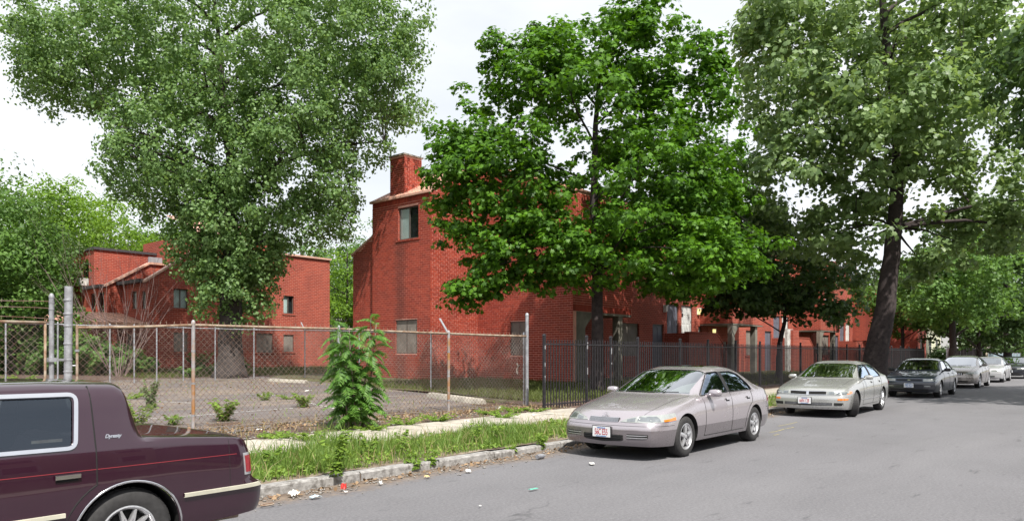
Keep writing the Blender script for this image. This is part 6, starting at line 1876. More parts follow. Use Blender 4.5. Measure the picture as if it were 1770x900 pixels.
# ---- the near saloon: lilac silver, rounded
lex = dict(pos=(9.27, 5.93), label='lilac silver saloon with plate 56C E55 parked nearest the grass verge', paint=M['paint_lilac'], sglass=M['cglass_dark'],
    top=[(0, .575), (.03, .635), (.12, .69), (.55, .785), (1.0, .862), (1.33, .908), (2.06, 1.29), (2.38, 1.345), (2.75, 1.35), (3.1, 1.325), (3.30, 1.265), (3.88, .985), (4.05, .965), (4.24, .945), (4.32, .86)],
    belt=[(0, .53), (.15, .63), (.6, .745), (1.2, .845), (2.2, .885), (3.3, .905), (3.9, .90), (4.32, .82)],
    bot=[(0, .215), (.5, .20), (1.3, .215), (3.1, .215), (3.9, .23), (4.32, .29)], hw=[(0, .745), (.08, .805), (.30, .862), (.8, .885), (2.2, .89), (3.4, .885), (4.0, .855), (4.24, .80), (4.32, .75)],
    k=[(0, 0), (1.25, 0.0), (1.45, .16), (2.1, .24), (3.2, .25), (3.7, .18), (3.95, 0), (4.32, 0)], n=[(0, 2.4), (1.10, 2.6), (1.32, 6.5), (1.6, 6.0), (2.2, 5.2), (3.2, 5.0), (3.8, 4.0), (4.0, 2.8), (4.32, 2.4)],
    bow=base_bow(1.33, 2.06, 3.28, 3.88, 4.32, -0.19, -0.27, 0.10), fp=[(.2, .045), (.27, .01), (.33, 0), (.48, 0), (.515, .02), (.56, .03), (.66, .10), (.8, .16)], rp=[(.25, .05), (.35, 0), (.56, 0), (.60, .03), (.9, .07)],
    wheels=(.80, 3.42), wr=.305, tyre_r=.308, arch=.355, rim_r=.195, rim='five', cowl=1.33, header=2.06, rheader=3.28, rbase=3.88, door=(1.42, 2.42, 3.28), bumper_z=(.505, .585),
    wins=[[(1.43, .890), (2.36, .915), (2.36, 1.25), (2.06, 1.235)], [(2.43, .915), (3.36, .925), (3.30, 1.02), (3.05, 1.20), (2.85, 1.245), (2.43, 1.245)]],
    handle_z=.80, mirror=(1.62, .885), sunroof=(2.3, 2.75), seam_up=0.05, rh=0.14)
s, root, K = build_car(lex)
D = K['dens']
hl = K['nose_patch'](D([(.285, .566, .570), (.36, .562, .606), (.48, .560, .638), (.60, .562, .655), (.76, .566, .668), (.93, .572, .678), (1.01, .578, .680)]), M['lens'], 'headlight', off=0.008)
for o in hl:
    sgn = 1 if o.name == hl[1].name else -1
for sgn, o in zip((-1, 1), hl):
    K['nose_patch'](D([(.38, .573, .603), (.50, .572, .630)], 4), M['lens_dark'], 'reflector', off=0.011, sides=(sgn,), parent=o)
    K['nose_patch'](D([(.53, .572, .636), (.67, .575, .648)], 4), M['lens_dark'], 'reflector', off=0.011, sides=(sgn,), parent=o)
    K['nose_patch'](D([(.72, .568, .594), (.86, .572, .606), (.985, .580, .624)], 4), M['amber'], 'turn_signal', off=0.012, sides=(sgn,), parent=o)
gr = K['nose_patch'](D([(-.255, .562, .618), (0, .556, .620), (.255, .562, .618)], 6), M['blackplastic'], 'grille', off=0.004, both=False)[0]
for k in range(5):
    z = .562 + k * .0135
    K['nose_patch'](D([(-.248, z, z + .006), (0, z - .004, z + .002), (.248, z, z + .006)], 6), M['chrome'], 'grille_bar', off=0.010, both=False, parent=gr, nz=1)
it = K['nose_patch'](D([(-.34, .300, .372), (-.30, .285, .375), (0, .268, .375), (.30, .285, .375), (.34, .300, .372)], 5), M['under'], 'lower_intake', off=0.004, both=False)[0]
for z in (.295, .325, .355): K['nose_patch'](D([(-.31, z, z + .010), (0, z - .008, z + .002), (.31, z, z + .010)], 6), M['blackplastic'], 'intake_slat', off=0.009, both=False, parent=it, nz=1)
for sgn in (-1, 1):
    v_ = K['nose_patch'](D([(.40, .325, .392), (.62, .325, .392), (.70, .345, .392)], 5), M['under'], 'side_vent', off=0.004, sides=(sgn,))[0]
    for z in (.333, .366): K['nose_patch'](D([(.40, z, z + .012), (.62, z, z + .012), (.69, z + .008, z + .016)], 5), M['alloy'], 'vent_bar', off=0.010, sides=(sgn,), parent=v_, nz=1)
K['plate']('56C E55', True, .405)
# oval badge with a slanted letter shape on the nose
xb = s.disp(0.02, 0, .662) + 0.02
m = MB(); m.tube([(xb - 0.012 + 0.02 * math.sin(t), 0.048 * math.cos(t), .652 + 0.026 * math.sin(t)) for t in [2 * math.pi * k / 20 for k in range(21)]], 0.004, 5); m.tube([(xb + 0.012, -0.012, .674), (xb - 0.004, 0.012, .640), (xb - 0.004, -0.042, .640)], 0.004, 5); m.build('nose_badge', M['chrome'], K['hood'])
K['side_strip']([(x, .448) for x in frange(.44, .80 - .36 - 0.01, .05)] or [(.1, .448), (.3, .448)], .012, M['paint_lilac'], 'waist_groove') if False else None
for sgn in (-1, 1):
    K['seam']([(.06 + .36 * k / 8, .507) for k in range(9)], sgn, 'bumper_gap', K['fb'], 0.004)
    K['seam']([(4.32 - .05 - .33 * k / 8, .587) for k in range(9)], sgn, 'bumper_gap', K['rb'], 0.004)
    K['seam']([(3.98, .66), (3.86, .68), (3.83, .75), (3.86, .82), (3.97, .83), (4.0, .75), (3.98, .66)], sgn, 'fuel_flap_gap', K['body'], 0.0025) if sgn < 0 else None
K['nose_patch'](D([(-.80, .5055, .5095), (0, .5055, .5095), (.80, .5055, .5095)], 10), M['under'], 'bumper_line', off=0.002, both=False, nz=1)
tl = K['nose_patch'](D([(.38, .66, .80), (.74, .67, .79), (.98, .68, .77)], 6), M['redlens'], 'tail_light', front=False, off=0.008)
K['plate']('56C E55', False, .50)
# white sheet stands in for sky reflected in the windscreen, plus a permit
zz = .95
m = MB(); m.add([(1.42, -0.62, .935), (1.75, -0.60, 1.10), (1.78, -0.28, 1.02), (1.40, -0.22, .930)], [(0, 1, 2, 3)]); m.build('sky_reflection_sheet', M['paper'], root, recalc=False)
m = MB(); m.box(1.27, 1.36, .60, .68, .925, .928); m.build('parking_permit', M['paper_blue'], root)

# ---- champagne silver saloon behind it
dia = dict(pos=(18.38, 5.98), label='champagne silver saloon with front wheels turned out and split dark grille', paint=M['paint_silver'], sglass=M['cglass_dark'], yaw=0.015,
    top=[(0, .60), (.03, .66), (.10, .705), (.6, .80), (1.05, .872), (1.39, .918), (2.12, 1.305), (2.4, 1.365), (2.8, 1.37), (3.2, 1.34), (3.42, 1.28), (4.0, 1.02), (4.15, 1.0), (4.45, .985), (4.55, .88)],
    belt=[(0, .57), (.15, .66), (.6, .76), (1.2, .86), (2.2, .90), (3.3, .92), (4.0, .93), (4.55, .86)],
    bot=[(0, .215), (.5, .195), (1.3, .21), (3.2, .21), (4.1, .23), (4.55, .30)], hw=[(0, .80), (.06, .84), (.25, .88), (.8, .892), (2.2, .893), (3.5, .89), (4.2, .87), (4.48, .82), (4.55, .78)],
    k=[(0, 0), (1.3, 0.0), (1.5, .16), (2.15, .24), (3.3, .25), (3.8, .18), (4.1, 0), (4.55, 0)], n=[(0, 3.0), (1.18, 3.0), (1.38, 6.5), (1.6, 6.0), (2.2, 5.2), (3.3, 5.0), (3.9, 4.0), (4.2, 2.8), (4.55, 2.6)],
    bow=base_bow(1.39, 2.12, 3.40, 4.0, 4.55, -0.15, -0.27, 0.10), fp=[(.2, .04), (.27, 0), (.49, 0), (.52, .03), (.62, .04), (.68, .07), (.8, .1)], rp=[(.25, .05), (.35, 0), (.56, 0), (.60, .03), (.9, .07)],
    wheels=(.86, 3.58), wr=.31, tyre_r=.315, arch=.36, rim_r=.205, rim='ten', steer=0.5, cowl=1.39, header=2.12, rheader=3.40, rbase=4.0, door=(1.50, 2.50, 3.38), bumper_z=(.515, .585), step=0.05,
    wins=[[(1.50, .910), (2.44, .935), (2.44, 1.27), (2.12, 1.255)], [(2.51, .935), (3.46, .945), (3.40, 1.04), (3.15, 1.22), (2.95, 1.265), (2.51, 1.265)]],
    handle_z=.82, mirror=(1.70, .905), seam_up=0.05)
s, root, K = build_car(dia)
g = K['nose_patch'](D([(-.42, .568, .640), (-.36, .562, .645), (0, .556, .645), (.36, .562, .645), (.42, .568, .640)], 5), M['under'], 'grille', off=0.004, both=False)[0]
K['nose_patch'](D([(-.03, .556, .646), (0, .550, .648), (.03, .556, .646)], 3), M['chrome'], 'grille_divider', off=0.012, both=False, parent=g)
for z in (.556, .642): K['nose_patch'](D([(-.43, z + .006, z + .016), (0, z - .004, z + .006), (.43, z + .006, z + .016)], 6), M['chrome'], 'grille_surround', off=0.012, both=False, parent=g, nz=1)
for sgn in (-1, 1):
    o = K['nose_patch'](D([(.45, .566, .648), (.80, .572, .648), (.86, .574, .646)], 6), M['lens'], 'headlight', off=0.008, sides=(sgn,))[0]
    for a in (.48, .64): K['nose_patch'](D([(a, .580, .636), (a + .12, .582, .636)], 4), M['lens_dark'], 'reflector', off=0.011, sides=(sgn,), parent=o)
    K['nose_patch'](D([(.865, .576, .646), (1.04, .586, .636)], 5), M['amber'], 'corner_signal', off=0.009, sides=(sgn,))
    K['nose_patch'](D([(.68, .432, .478), (.90, .438, .478), (.96, .444, .474)], 5), M['amber'], 'turn_signal', off=0.009, sides=(sgn,))
    K['nose_patch'](D([(.60, .305, .375), (.80, .308, .375)], 4), M['under'], 'fog_recess', off=0.005, sides=(sgn,))
    K['seam']([(.06 + .36 * k / 8, .517) for k in range(9)], sgn, 'bumper_gap', K['fb'], 0.004)
it = K['nose_patch'](D([(-.56, .31, .375), (0, .30, .375), (.56, .31, .375)], 8), M['blackplastic'], 'lower_intake', off=0.004, both=False)[0]
for z in (.325, .352): K['nose_patch'](D([(-.55, z, z + .007), (0, z, z + .007), (.55, z, z + .007)], 6), M['galv'], 'intake_slat', off=0.008, both=False, parent=it, nz=1)
K['plate']('66N 128', True, .415, 0.06)
K['side_strip']([(x, .40) for x in frange(1.30, 3.18, .12)], .02, M['chrome'], 'rub_strip')
K['nose_patch'](D([(.38, .70, .84), (.80, .70, .83), (1.0, .71, .82)], 6), M['redlens'], 'tail_light', front=False, off=0.008)

# ---- small dark blue saloon
nav = dict(pos=(28.65, 5.88), label='dark blue saloon with black lower body between the two silver saloons', paint=M['paint_navy'], mirror_mat=M['blackplastic'],
    top=[(0, .64), (.03, .70), (.08, .74), (.7, .86), (1.2, .94), (1.85, 1.33), (2.2, 1.385), (2.9, 1.38), (3.15, 1.34), (3.75, 1.02), (4.3, .98), (4.42, .88)],
    belt=[(0, .62), (.15, .70), (.7, .82), (1.3, .89), (2.2, .92), (3.7, .93), (4.42, .87)],
    bot=[(0, .23), (.5, .20), (1.3, .21), (3.2, .21), (4.0, .24), (4.42, .30)], hw=[(0, .80), (.08, .83), (.3, .85), (2.2, .86), (3.6, .85), (4.3, .81), (4.42, .77)],
    k=[(0, 0), (1.1, 0.0), (1.35, .14), (2.0, .22), (3.1, .23), (3.6, .16), (3.85, 0), (4.42, 0)], n=[(0, 3.4), (1.02, 3.4), (1.22, 7), (2.2, 6), (3.1, 5.2), (3.7, 3.6), (4.42, 3.2)],
    bow=base_bow(1.2, 1.85, 3.15, 3.75, 4.42, -0.10, -0.13, 0.06), fp=[(.2, .04), (.28, 0), (.53, 0), (.56, .03), (.66, .04), (.74, .07), (.85, .09)], rp=[(.25, .05), (.35, 0), (.56, 0), (.60, .03), (.9, .05)],
    wheels=(.84, 3.50), wr=.30, tyre_r=.30, arch=.345, rim_r=.18, rim='seven', cowl=1.2, header=1.85, rheader=3.15, rbase=3.75, door=(1.36, 2.36, 3.22), bumper_z=(.555, .585), step=0.06, res=(12, 7, 9), bump_mat=M['paint_black'],
    wins=[[(1.40, .932), (2.30, .945), (2.30, 1.29), (1.88, 1.275)], [(2.37, .945), (3.28, .955), (3.18, 1.12), (3.0, 1.27), (2.37, 1.285)]],
    handle_z=.84, mirror=(1.50, .93), bolts=False)
s, root, K = build_car(nav)
g = K['nose_patch'](D([(-.40, .590, .668), (0, .586, .670), (.40, .590, .668)], 8), M['under'], 'grille', off=0.004, both=False)[0]
for z in (.60, .632, .660): K['nose_patch'](D([(-.39, z, z + .008), (0, z - .002, z + .006), (.39, z, z + .008)], 6), M['paint_navy'], 'grille_bar', off=0.009, both=False, parent=g, nz=1)
m = MB(); xb = s.disp(0, 0, .63); m.obox((xb - .014, 0, .634), (1, 0, 0), (0, 1, 0), (0, 0, 1), .004, .045, .014); m.build('nose_badge', M['chrome'], g)
for sgn in (-1, 1):
    K['nose_patch'](D([(.44, .586, .676), (.74, .592, .676)], 6), M['lens'], 'headlight', off=0.008, sides=(sgn,))
    K['nose_patch'](D([(.75, .592, .676), (.90, .60, .67)], 5), M['lens_dark'], 'corner_lamp', off=0.008, sides=(sgn,))
    K['nose_patch'](D([(.48, .405, .438), (.66, .405, .438)], 4), M['lens_dark'], 'fog_lamp', off=0.006, sides=(sgn,))
K['nose_patch'](D([(-.6, .27, .33), (0, .265, .33), (.6, .27, .33)], 6), M['under'], 'lower_intake', off=0.004, both=False)
K['plate']('790 XC3', True, .445, 0.0, 'plate_blue')
K['nose_patch'](D([(.40, .68, .82), (.78, .68, .82), (.9, .69, .81)], 6), M['redlens'], 'tail_light', front=False, off=0.008)

# ---- tan saloon with tall curved roof
tan = dict(pos=(38.05, 6.0), label='taller tan silver saloon with arched roof behind the dark blue saloon', paint=M['paint_tan'],
    top=[(0, .66), (.03, .72), (.10, .78), (.6, .91), (1.05, .99), (1.95, 1.40), (2.4, 1.475), (2.8, 1.475), (3.3, 1.41), (4.05, 1.10), (4.5, 1.05), (4.6, .95)],
    belt=[(0, .63), (.15, .73), (.6, .84), (1.2, .93), (2.2, .98), (3.4, 1.02), (4.6, .93)],
    bot=[(0, .22), (.5, .20), (1.3, .21), (3.2, .21), (4.1, .24), (4.6, .30)], hw=[(0, .76), (.08, .82), (.3, .88), (.8, .905), (2.2, .91), (3.6, .905), (4.4, .85), (4.6, .78)],
    k=[(0, 0), (1.0, 0.0), (1.3, .14), (2.1, .25), (3.3, .27), (3.8, .2), (4.15, 0), (4.6, 0)], n=[(0, 2.6), (.88, 2.8), (1.08, 6.5), (2.2, 5), (3.3, 4.2), (4.0, 3.2), (4.6, 2.6)],
    bow=base_bow(1.05, 1.95, 3.3, 4.05, 4.6, -0.19, -0.2, 0.1), fp=[(.2, .04), (.28, 0), (.53, 0), (.57, .02), (.68, .05), (.8, .12)], rp=[(.25, .05), (.35, 0), (.9, .05)],
    wheels=(.88, 3.70), wr=.325, tyre_r=.325, arch=.37, rim_r=.23, rim='five', cowl=1.05, header=1.95, rheader=3.3, rbase=4.05, door=(1.5, 2.55, 3.45), bumper_z=(.565, .60), step=0.06, res=(12, 7, 9),
    wins=[[(1.36, .99), (2.48, 1.02), (2.48, 1.37), (2.02, 1.345)], [(2.55, 1.02), (3.6, 1.05), (3.2, 1.28), (2.95, 1.36), (2.55, 1.36)]],
    handle_z=.90, mirror=(1.60, .99), bolts=False)
s, root, K = build_car(tan)
g = K['nose_patch'](D([(-.36, .600, .690), (0, .585, .695), (.36, .600, .690)], 8), M['under'], 'grille', off=0.004, both=False)[0]
for y in [-.30 + .06 * k for k in range(11)]: K['nose_patch'](D([(y - .006, .602, .688), (y + .006, .602, .688)], 2) if y * (y - .006) > 0 or abs(y) > .01 else D([(-.006, .590, .692), (.006, .590, .692)], 2), M['chrome'], 'grille_bar', off=0.008, both=False, parent=g)
m = MB(); xb = s.disp(0, 0, .64); m.lathe([(.05, 0), (.055, -.01), (.04, -.012)], (xb - .012, 0, .64), 'x', 16); m.obox((xb - .026, 0, .64), (1, 0, 0), (0, 1, 0), (0, 0, 1), .004, .06, .012); m.build('nose_badge', M['chrome'], g)
for sgn in (-1, 1):
    K['nose_patch'](D([(.46, .630, .680), (.60, .625, .735), (.80, .64, .775), (.96, .67, .790), (1.06, .70, .785)], 5), M['lens'], 'headlight', off=0.008, sides=(sgn,))
    K['nose_patch'](D([(.68, .345, .385), (.76, .345, .385)], 4), M['lens_dark'], 'fog_lamp', off=0.006, sides=(sgn,))
K['nose_patch'](D([(-.55, .29, .345), (0, .28, .345), (.55, .29, .345)], 6), M['under'], 'lower_intake', off=0.004, both=False)
K['plate']('7ZN 064', True, .46, 0.06, 'plate_blue')
K['nose_patch'](D([(.45, .74, .90), (.8, .74, .90), (.95, .76, .88)], 6), M['redlens'], 'tail_light', front=False, off=0.008)

# ---- pale silver saloon and a dark car at the end
def far_car(pos, label, paint, mirror, dark=False):
    sp = dict(nav); sp.update(pos=pos, label=label, paint=paint, mirror_mat=mirror, bump_mat=paint)
    sp['fp'] = [(.2, .04), (.28, 0), (.53, 0), (.56, .02), (.66, .04), (.74, .08), (.85, .12)]
    sp['bow'] = base_bow(1.2, 1.85, 3.15, 3.75, 4.42, -0.16, -0.15, 0.08)
    s, root, K = build_car(sp)
    g = K['nose_patch'](D([(-.28, .600, .655), (0, .592, .66), (.28, .600, .655)], 8), M['under'], 'grille', off=0.004, both=False)[0]
    for sgn in (-1, 1):
        K['nose_patch'](D([(.36, .592, .665), (.62, .596, .685), (.86, .61, .685)], 6), M['lens'], 'headlight', off=0.008, sides=(sgn,))
    K['nose_patch'](D([(-.5, .30, .37), (0, .29, .37), (.5, .30, .37)], 6), M['under'], 'lower_intake', off=0.004, both=False)
    K['nose_patch'](D([(.40, .68, .82), (.78, .68, .82), (.9, .69, .81)], 6), M['redlens'], 'tail_light', front=False, off=0.008)
    return K
K = far_car((46.6, 5.95), 'pale silver saloon with black door mirrors behind the tan saloon', M['paint_white'], M['blackplastic'])
K = far_car((54.6, 5.6), 'dark blue black car with white plate at the right end of the row', M['paint_black'], M['blackplastic'])
K['plate']('51R 9HK', True, .46, 0.0, 'plate_blue')

# ---- the plum coloured square saloon in front, seen from its rear flank
dod = dict(pos=(-1.50, 6.15), label='dark plum square-cut saloon with upright rear pillar, cut off by the frame', paint=M['paint_maroon'], glass=M['cglass'], sglass=M['cglass_side'], seat=M['seat_red'], step=0.022, res=(30, 14, 16), sig=0.012, sig_w=0.03, sharp=30,
    top=[(0, .80), (.05, .86), (1.2, .985), (1.30, 1.0), (1.98, 1.33), (2.2, 1.365), (3.2, 1.365), (3.63, 1.350), (3.675, 1.325), (3.755, .972), (3.85, .962), (4.58, .905), (4.69, .875)],
    belt=[(0, .79), (1.2, .915), (2.0, .925), (3.7, .93), (4.0, .925), (4.69, .862)],
    bot=[(0, .27), (.5, .21), (1.3, .21), (3.1, .21), (4.0, .27), (4.69, .30)], hw=[(0, .80), (.06, .835), (.3, .86), (2.2, .87), (3.8, .868), (4.52, .85), (4.65, .825), (4.69, .79)],
    side=[(0, .955), (.12, .972), (.30, .985), (.36, 1.0), (.60, 1.0), (.83, .990), (.95, .978), (1, .962)], sig_side=0.02,
    k=[(0, 0), (1.2, 0.0), (1.5, .10), (2.1, .165), (3.6, .165), (3.75, .165), (3.84, .02), (4.69, 0)], n=[(0, 5), (1.2, 5), (1.5, 7), (2.2, 8.5), (3.6, 8.5), (3.77, 8), (3.86, 4.6), (4.69, 4.4)],
    bow=[(0, -.05), (1.3, -.10), (1.98, -.03), (2.8, 0), (3.5, .02), (3.8, .04), (4.0, .03), (4.69, .05)], fp=[(.2, .03), (.3, 0), (.55, 0), (.58, .06), (.9, .08)], rp=[(.25, .06), (.34, .01), (.50, 0), (.53, 0), (.555, .085), (.60, .095), (.76, .105), (.90, .15)],
    wheels=(1.0, 3.655), wr=.300, tyre_r=.305, arch=.355, rim_r=.185, rim='mesh', cowl=1.30, header=1.98, rheader=3.675, rbase=3.755, rwin=2, door=(1.45, 2.50, 3.44), bumper_z=(.53, .53), lip=0.009,
    wins=[[(1.66, .955), (2.42, .945), (2.42, 1.262), (2.06, 1.262)], [(2.52, .945), (3.30, .942), (3.335, 1.262), (2.52, 1.262)]],
    handle_z=.745, handle_mat=M['chrome'], mirror=(1.66, .94), seam_up=0.93, rh=0.15)
s, root, K = build_car(dod)
D = K['dens']
# bright window frames
for sgn in (-1, 1):
    for pts in ([(2.50, .930), (3.315, .927), (3.352, 1.272), (2.50, 1.275)], [(1.60, .94), (2.44, .93), (2.44, 1.275), (2.05, 1.275)]):
        pp = round_poly(pts, .05, 5); pp.append(pp[0]); fine = []
        for a, b in zip(pp[:-1], pp[1:]):
            n = max(1, int(math.hypot(b[0] - a[0], b[1] - a[1]) / .05))
            for k in range(n): fine.append((a[0] + (b[0] - a[0]) * k / n, a[1] + (b[1] - a[1]) * k / n))
        fine.append(pp[-1])
        m = MB(); rows = []
        for i, (x, z) in enumerate(fine):
            a, b = fine[max(0, i - 1)], fine[min(len(fine) - 1, i + 1)]
            if i in (0, len(fine) - 1): a, b = fine[-2], fine[1]
            t = Vector((b[0] - a[0], b[1] - a[1])).normalized(); nn = Vector((-t.y, t.x))
            rows.append([s.side_pt(x + nn.x * f, z + nn.y * f, sgn, o) for f, o in ((-.015, -.004), (-.013, .010), (.012, .010), (.015, -.004))])
        m.grid(rows); m.build('window_trim', M['chrome'], K['doors'][('r' if pts[0][0] > 2 else 'f') + ('n' if sgn < 0 else 'p')], smooth=True, sharp=60)
K['side_strip']([(x, .783 - .003 * (x - 1) ) for x in frange(.25, 4.48, .08)], .0042, M['pinstripe'], 'pinstripe', off=0.0015)
K['side_strip']([(x, .514) for x in frange(4.03, 4.67, .04)], .030, M['ivory'], 'rub_strip', off=0.014)
K['side_strip']([(x, .500) for x in frange(1.40, 3.245, .08)], .030, M['ivory'], 'rub_strip', off=0.014)
K['nose_patch'](D([(-.75, .497, .531), (0, .497, .531), (.75, .497, .531)], 8), M['ivory'], 'rub_strip', front=False, off=0.014, both=False)
for sgn in (-1, 1):
    yq = s.y_side(s.L, .68)
    c_ = K['nose_patch'](D([(.44, .602, .772), (yq + .02, .602, .772), (yq + .125, .602, .772)], 8), M['alloy'], 'tail_light_frame', front=False, off=0.006, sides=(sgn,))[0]
    K['nose_patch'](D([(.47, .622, .752), (yq + .02, .622, .752), (yq + .105, .622, .752)], 8), M['redlens'], 'tail_light', front=False, off=0.012, sides=(sgn,), parent=c_)
    K['seam']([(4.40, .92 - .018 * k) for k in range(24)], sgn, 'bumper_gap', K['rb'], 0.003)
    K['side_strip']([(4.03 + .58 * k / 8, .548) for k in range(9)], .012, M['under'], 'bumper_gap', K['rb'], off=0.002) if False else None
o = text_mesh('model_script', 'Dynasty', .036, M['chrome'], K['body'], .35, .0006, .88, .002, False)
p = s.side_pt(3.50, .975, -1, .004); p2 = s.side_pt(3.50, 1.04, -1, .004)
o.location = p; tilt = math.atan2(p2[1] - p[1], p2[2] - p[2]); o.rotation_euler = (math.pi / 2 - tilt, 0, 0)
m = MB(); m.box(3.10, 3.28, -.715, -.712, .965, .985); m.build('window_sticker', M['rust'], root)
m = MB(); m.tube([(4.35, -.55, .24), (4.62, -.55, .235)], .028, 10); m.build('exhaust_pipe', M['rust'], root, smooth=True)
K['plate']('417 LDN', False, .42)
# ================================================================ grass, weeds, shrubs, litter
def scatter(n, u0, u1, v0, v1, dens=None):
    p = np.stack([NP.uniform(u0, u1, n), NP.uniform(v0, v1, n)], 1)
    if dens is not None:
        k = NP.uniform(0, 1, n) < dens(p[:, 0], p[:, 1]); p = p[k]
    return p
def patchy_d(u, v): return np.clip(0.55 + 0.5 * np.sin(u * 1.7 + 0.5 * np.sin(v * 3)) * np.cos(v * 2.1 + u * 0.4) + 0.25 * np.sin(u * 4.7 + v), 0.12, 1)
def tall(u): return np.where(u < 8.4, 1.0, np.where(u < 11, 0.75, 0.55))
p = scatter(78000, 0.5, 17, 7.36, 9.22, lambda u, v: patchy_d(u, v) * np.where(v < 7.55, 0.55, 1) * np.where(v > 9.05, 0.7, 1))
hgt = NP.gamma(4.0, 0.043, len(p)) * tall(p[:, 0]) + 0.03
hgt = hgt * (0.62 + 0.75 * np.clip(np.sin(p[:, 0] * 2.9 + 2 * np.sin(p[:, 1] * 2.3)) * np.sin(p[:, 1] * 3.7 + p[:, 0]), 0, 1) + 0.35 * (NP.uniform(0, 1, len(p)) > 0.93))
hgt = hgt * np.where(p[:, 1] < 7.6, 0.65, 1.0) * np.where(p[:, 1] > 8.9, 0.75, 1.0)
g = blades('grass', np.column_stack([p, np.full(len(p), 0.10)]), hgt, 0.0055, M['grassblade'], 0.75)
g['label'] = 'tall rough grass on the verge beside the kerb'
p = scatter(18000, 17, 45, 7.36, 9.2, lambda u, v: patchy_d(u, v))
blades('grass', np.column_stack([p, np.full(len(p), 0.10)]), NP.gamma(3, 0.03, len(p)) + 0.02, 0.008, M['grassblade'], 0.7)
# clumps of broad weeds between the blades (ground cover)
p = scatter(700, 3.5, 17, 7.4, 9.0)
pos, nr = [], []
for (u, v) in p:
    k = R.randint(8, 22); h = R.uniform(0.04, 0.14)
    a = NP.uniform(0, 6.28, k); r_ = NP.uniform(0.01, 0.10, k); z = NP.uniform(0.02, h, k)
    pos.append(np.stack([u + np.cos(a) * r_, v + np.sin(a) * r_, 0.11 + z], 1)); nr.append(np.stack([np.cos(a) * 0.7, np.sin(a) * 0.7, np.full(k, 0.8)], 1))
o = leaf_mesh('ground_cover', np.concatenate(pos), np.concatenate(nr), 0.065, 'thin', M['weed'], None); o['kind'] = 'stuff'
# lawn
p = scatter(42000, 16.5, 30, 12.9, 25.0, lambda u, v: (u > lot_right(v) + 0.1) * 0.9)
k = ~in_houses(np.column_stack([p, np.full(len(p), 0.3)])); p = p[k]
zz = np.array([terrain(v) for v in p[:, 1]])
blades('grass', np.column_stack([p, zz]), NP.gamma(3, 0.028, len(p)) + 0.02, 0.010, M['lawn'], 0.7)
p = scatter(16000, 14, 34, 33.2, 42.8, None); zz = np.array([terrain(v) for v in p[:, 1]])
blades('grass', np.column_stack([p, zz]), NP.gamma(3, 0.035, len(p)) + 0.03, 0.014, M['lawn'], 0.7)
p = scatter(16000, 30, 62, 12.6, 18.8, None); zz = np.array([terrain(v) for v in p[:, 1]])
blades('grass', np.column_stack([p, zz]), NP.gamma(3, 0.03, len(p)) + 0.03, 0.016, M['lawn'], 0.7)
# dry leaves blown against the fences
def dry(n, f):
    q = np.array([f() for _ in range(n)])
    nr = NP.normal(size=(n, 3)) * 0.35 + np.array([0, 0, 1.0])
    o = leaf_mesh('dead_leaves', q, nr, 0.052, 'round', M['dryleaf'], None); o['kind'] = 'stuff'
M['dryleaf'] = leaf_material('dry_leaf', (0.11, 0.06, 0.035), (0.36, 0.25, 0.155), 0.1, 0.8, 0.2, 2.0)
def f1():
    u = R.uniform(3, 16); v = 13.3 - (u - 6.54) * 0.077 + R.gauss(-0.2, 0.5); return (u, v, terrain(max(v, 7.2)) + 0.03)
dry(2600, f1)
def f2():
    u = R.uniform(-2, 18); v = R.uniform(24, 32.5); return (u, v, terrain(v) + 0.03)
dry(2600, f2)
def f3():
    u = R.uniform(3, 16); v = R.uniform(14, 24) ; return (u, v, terrain(v) + 0.03)
dry(700, f3)
def f4():
    u = R.uniform(2, 20); return (u, 7.12 - abs(R.gauss(0, 0.16)), 0.022)
dry(500, f4)

def weed_plant(label, base, h, n_stem, spread, leaf, mat='weed', name='weed', kind='thin', per=26, cat='weed', lean=0.35, group=None):
    u, v, z = base
    t = thing(name, label, cat, base, group)
    pos, nr = [], []
    for k in range(n_stem):
        a = R.uniform(0, 6.28); d = Vector((math.cos(a) * lean * R.random(), math.sin(a) * lean * R.random(), 1)).normalized()
        b = Vector((u + math.cos(a) * spread * 0.3 * R.random(), v + math.sin(a) * spread * 0.3 * R.random(), z)); L = h * R.uniform(0.65, 1.05)
        pts = [b + d * L * f + Vector((math.cos(a), math.sin(a), 0)) * spread * 0.5 * f * f for f in (0, .25, .5, .75, 1)]
        m = MB(); m.tube(pts, [0.006, 0.005, 0.005, 0.004, 0.002], 4, cap=False); m.build('stem', M[mat], t, recalc=False)
        for q in range(per):
            f = R.uniform(0.06, 1); i = min(3, int(f * 4)); p = pts[i].lerp(pts[i + 1], f * 4 - i); aa = R.uniform(0, 6.28); rr = leaf * 0.6 * (1.15 - 0.5 * f)
            pos.append(p + Vector((math.cos(aa) * rr, math.sin(aa) * rr, R.uniform(-0.01, 0.02)))); nr.append((math.cos(aa) * 0.5, math.sin(aa) * 0.5, 0.9))
    leaf_mesh('leaves', np.array([[*p] for p in pos]), np.array(nr), leaf, kind, M[mat], t)
    return t
V_ = lambda px, py: ground_at(px, py)
weed_plant('tall pointed dock weed with reddish spike in the long verge grass', V_(578, 833), 0.60, 7, 0.12, 0.085, 'weed', per=44)
weed_plant('bushy grey green weed growing in the lot behind the plum saloon', V_(262, 705), 0.78, 16, 0.30, 0.09, 'weed_grey', per=40, lean=0.22)
weed_plant('round leafy weed on the lot just right of the rusty post', V_(388, 728), 0.48, 14, 0.36, 0.11, 'weed', per=34, lean=0.55)
weed_plant('upright feathery weed in the lot left of the tall shrub', V_(524, 704), 0.42, 12, 0.28, 0.09, 'weed', per=34)
weed_plant('leafy weed right behind the rear window of the plum saloon', V_(238, 735), 0.50, 10, 0.30, 0.10, 'weed', per=28, lean=0.5)
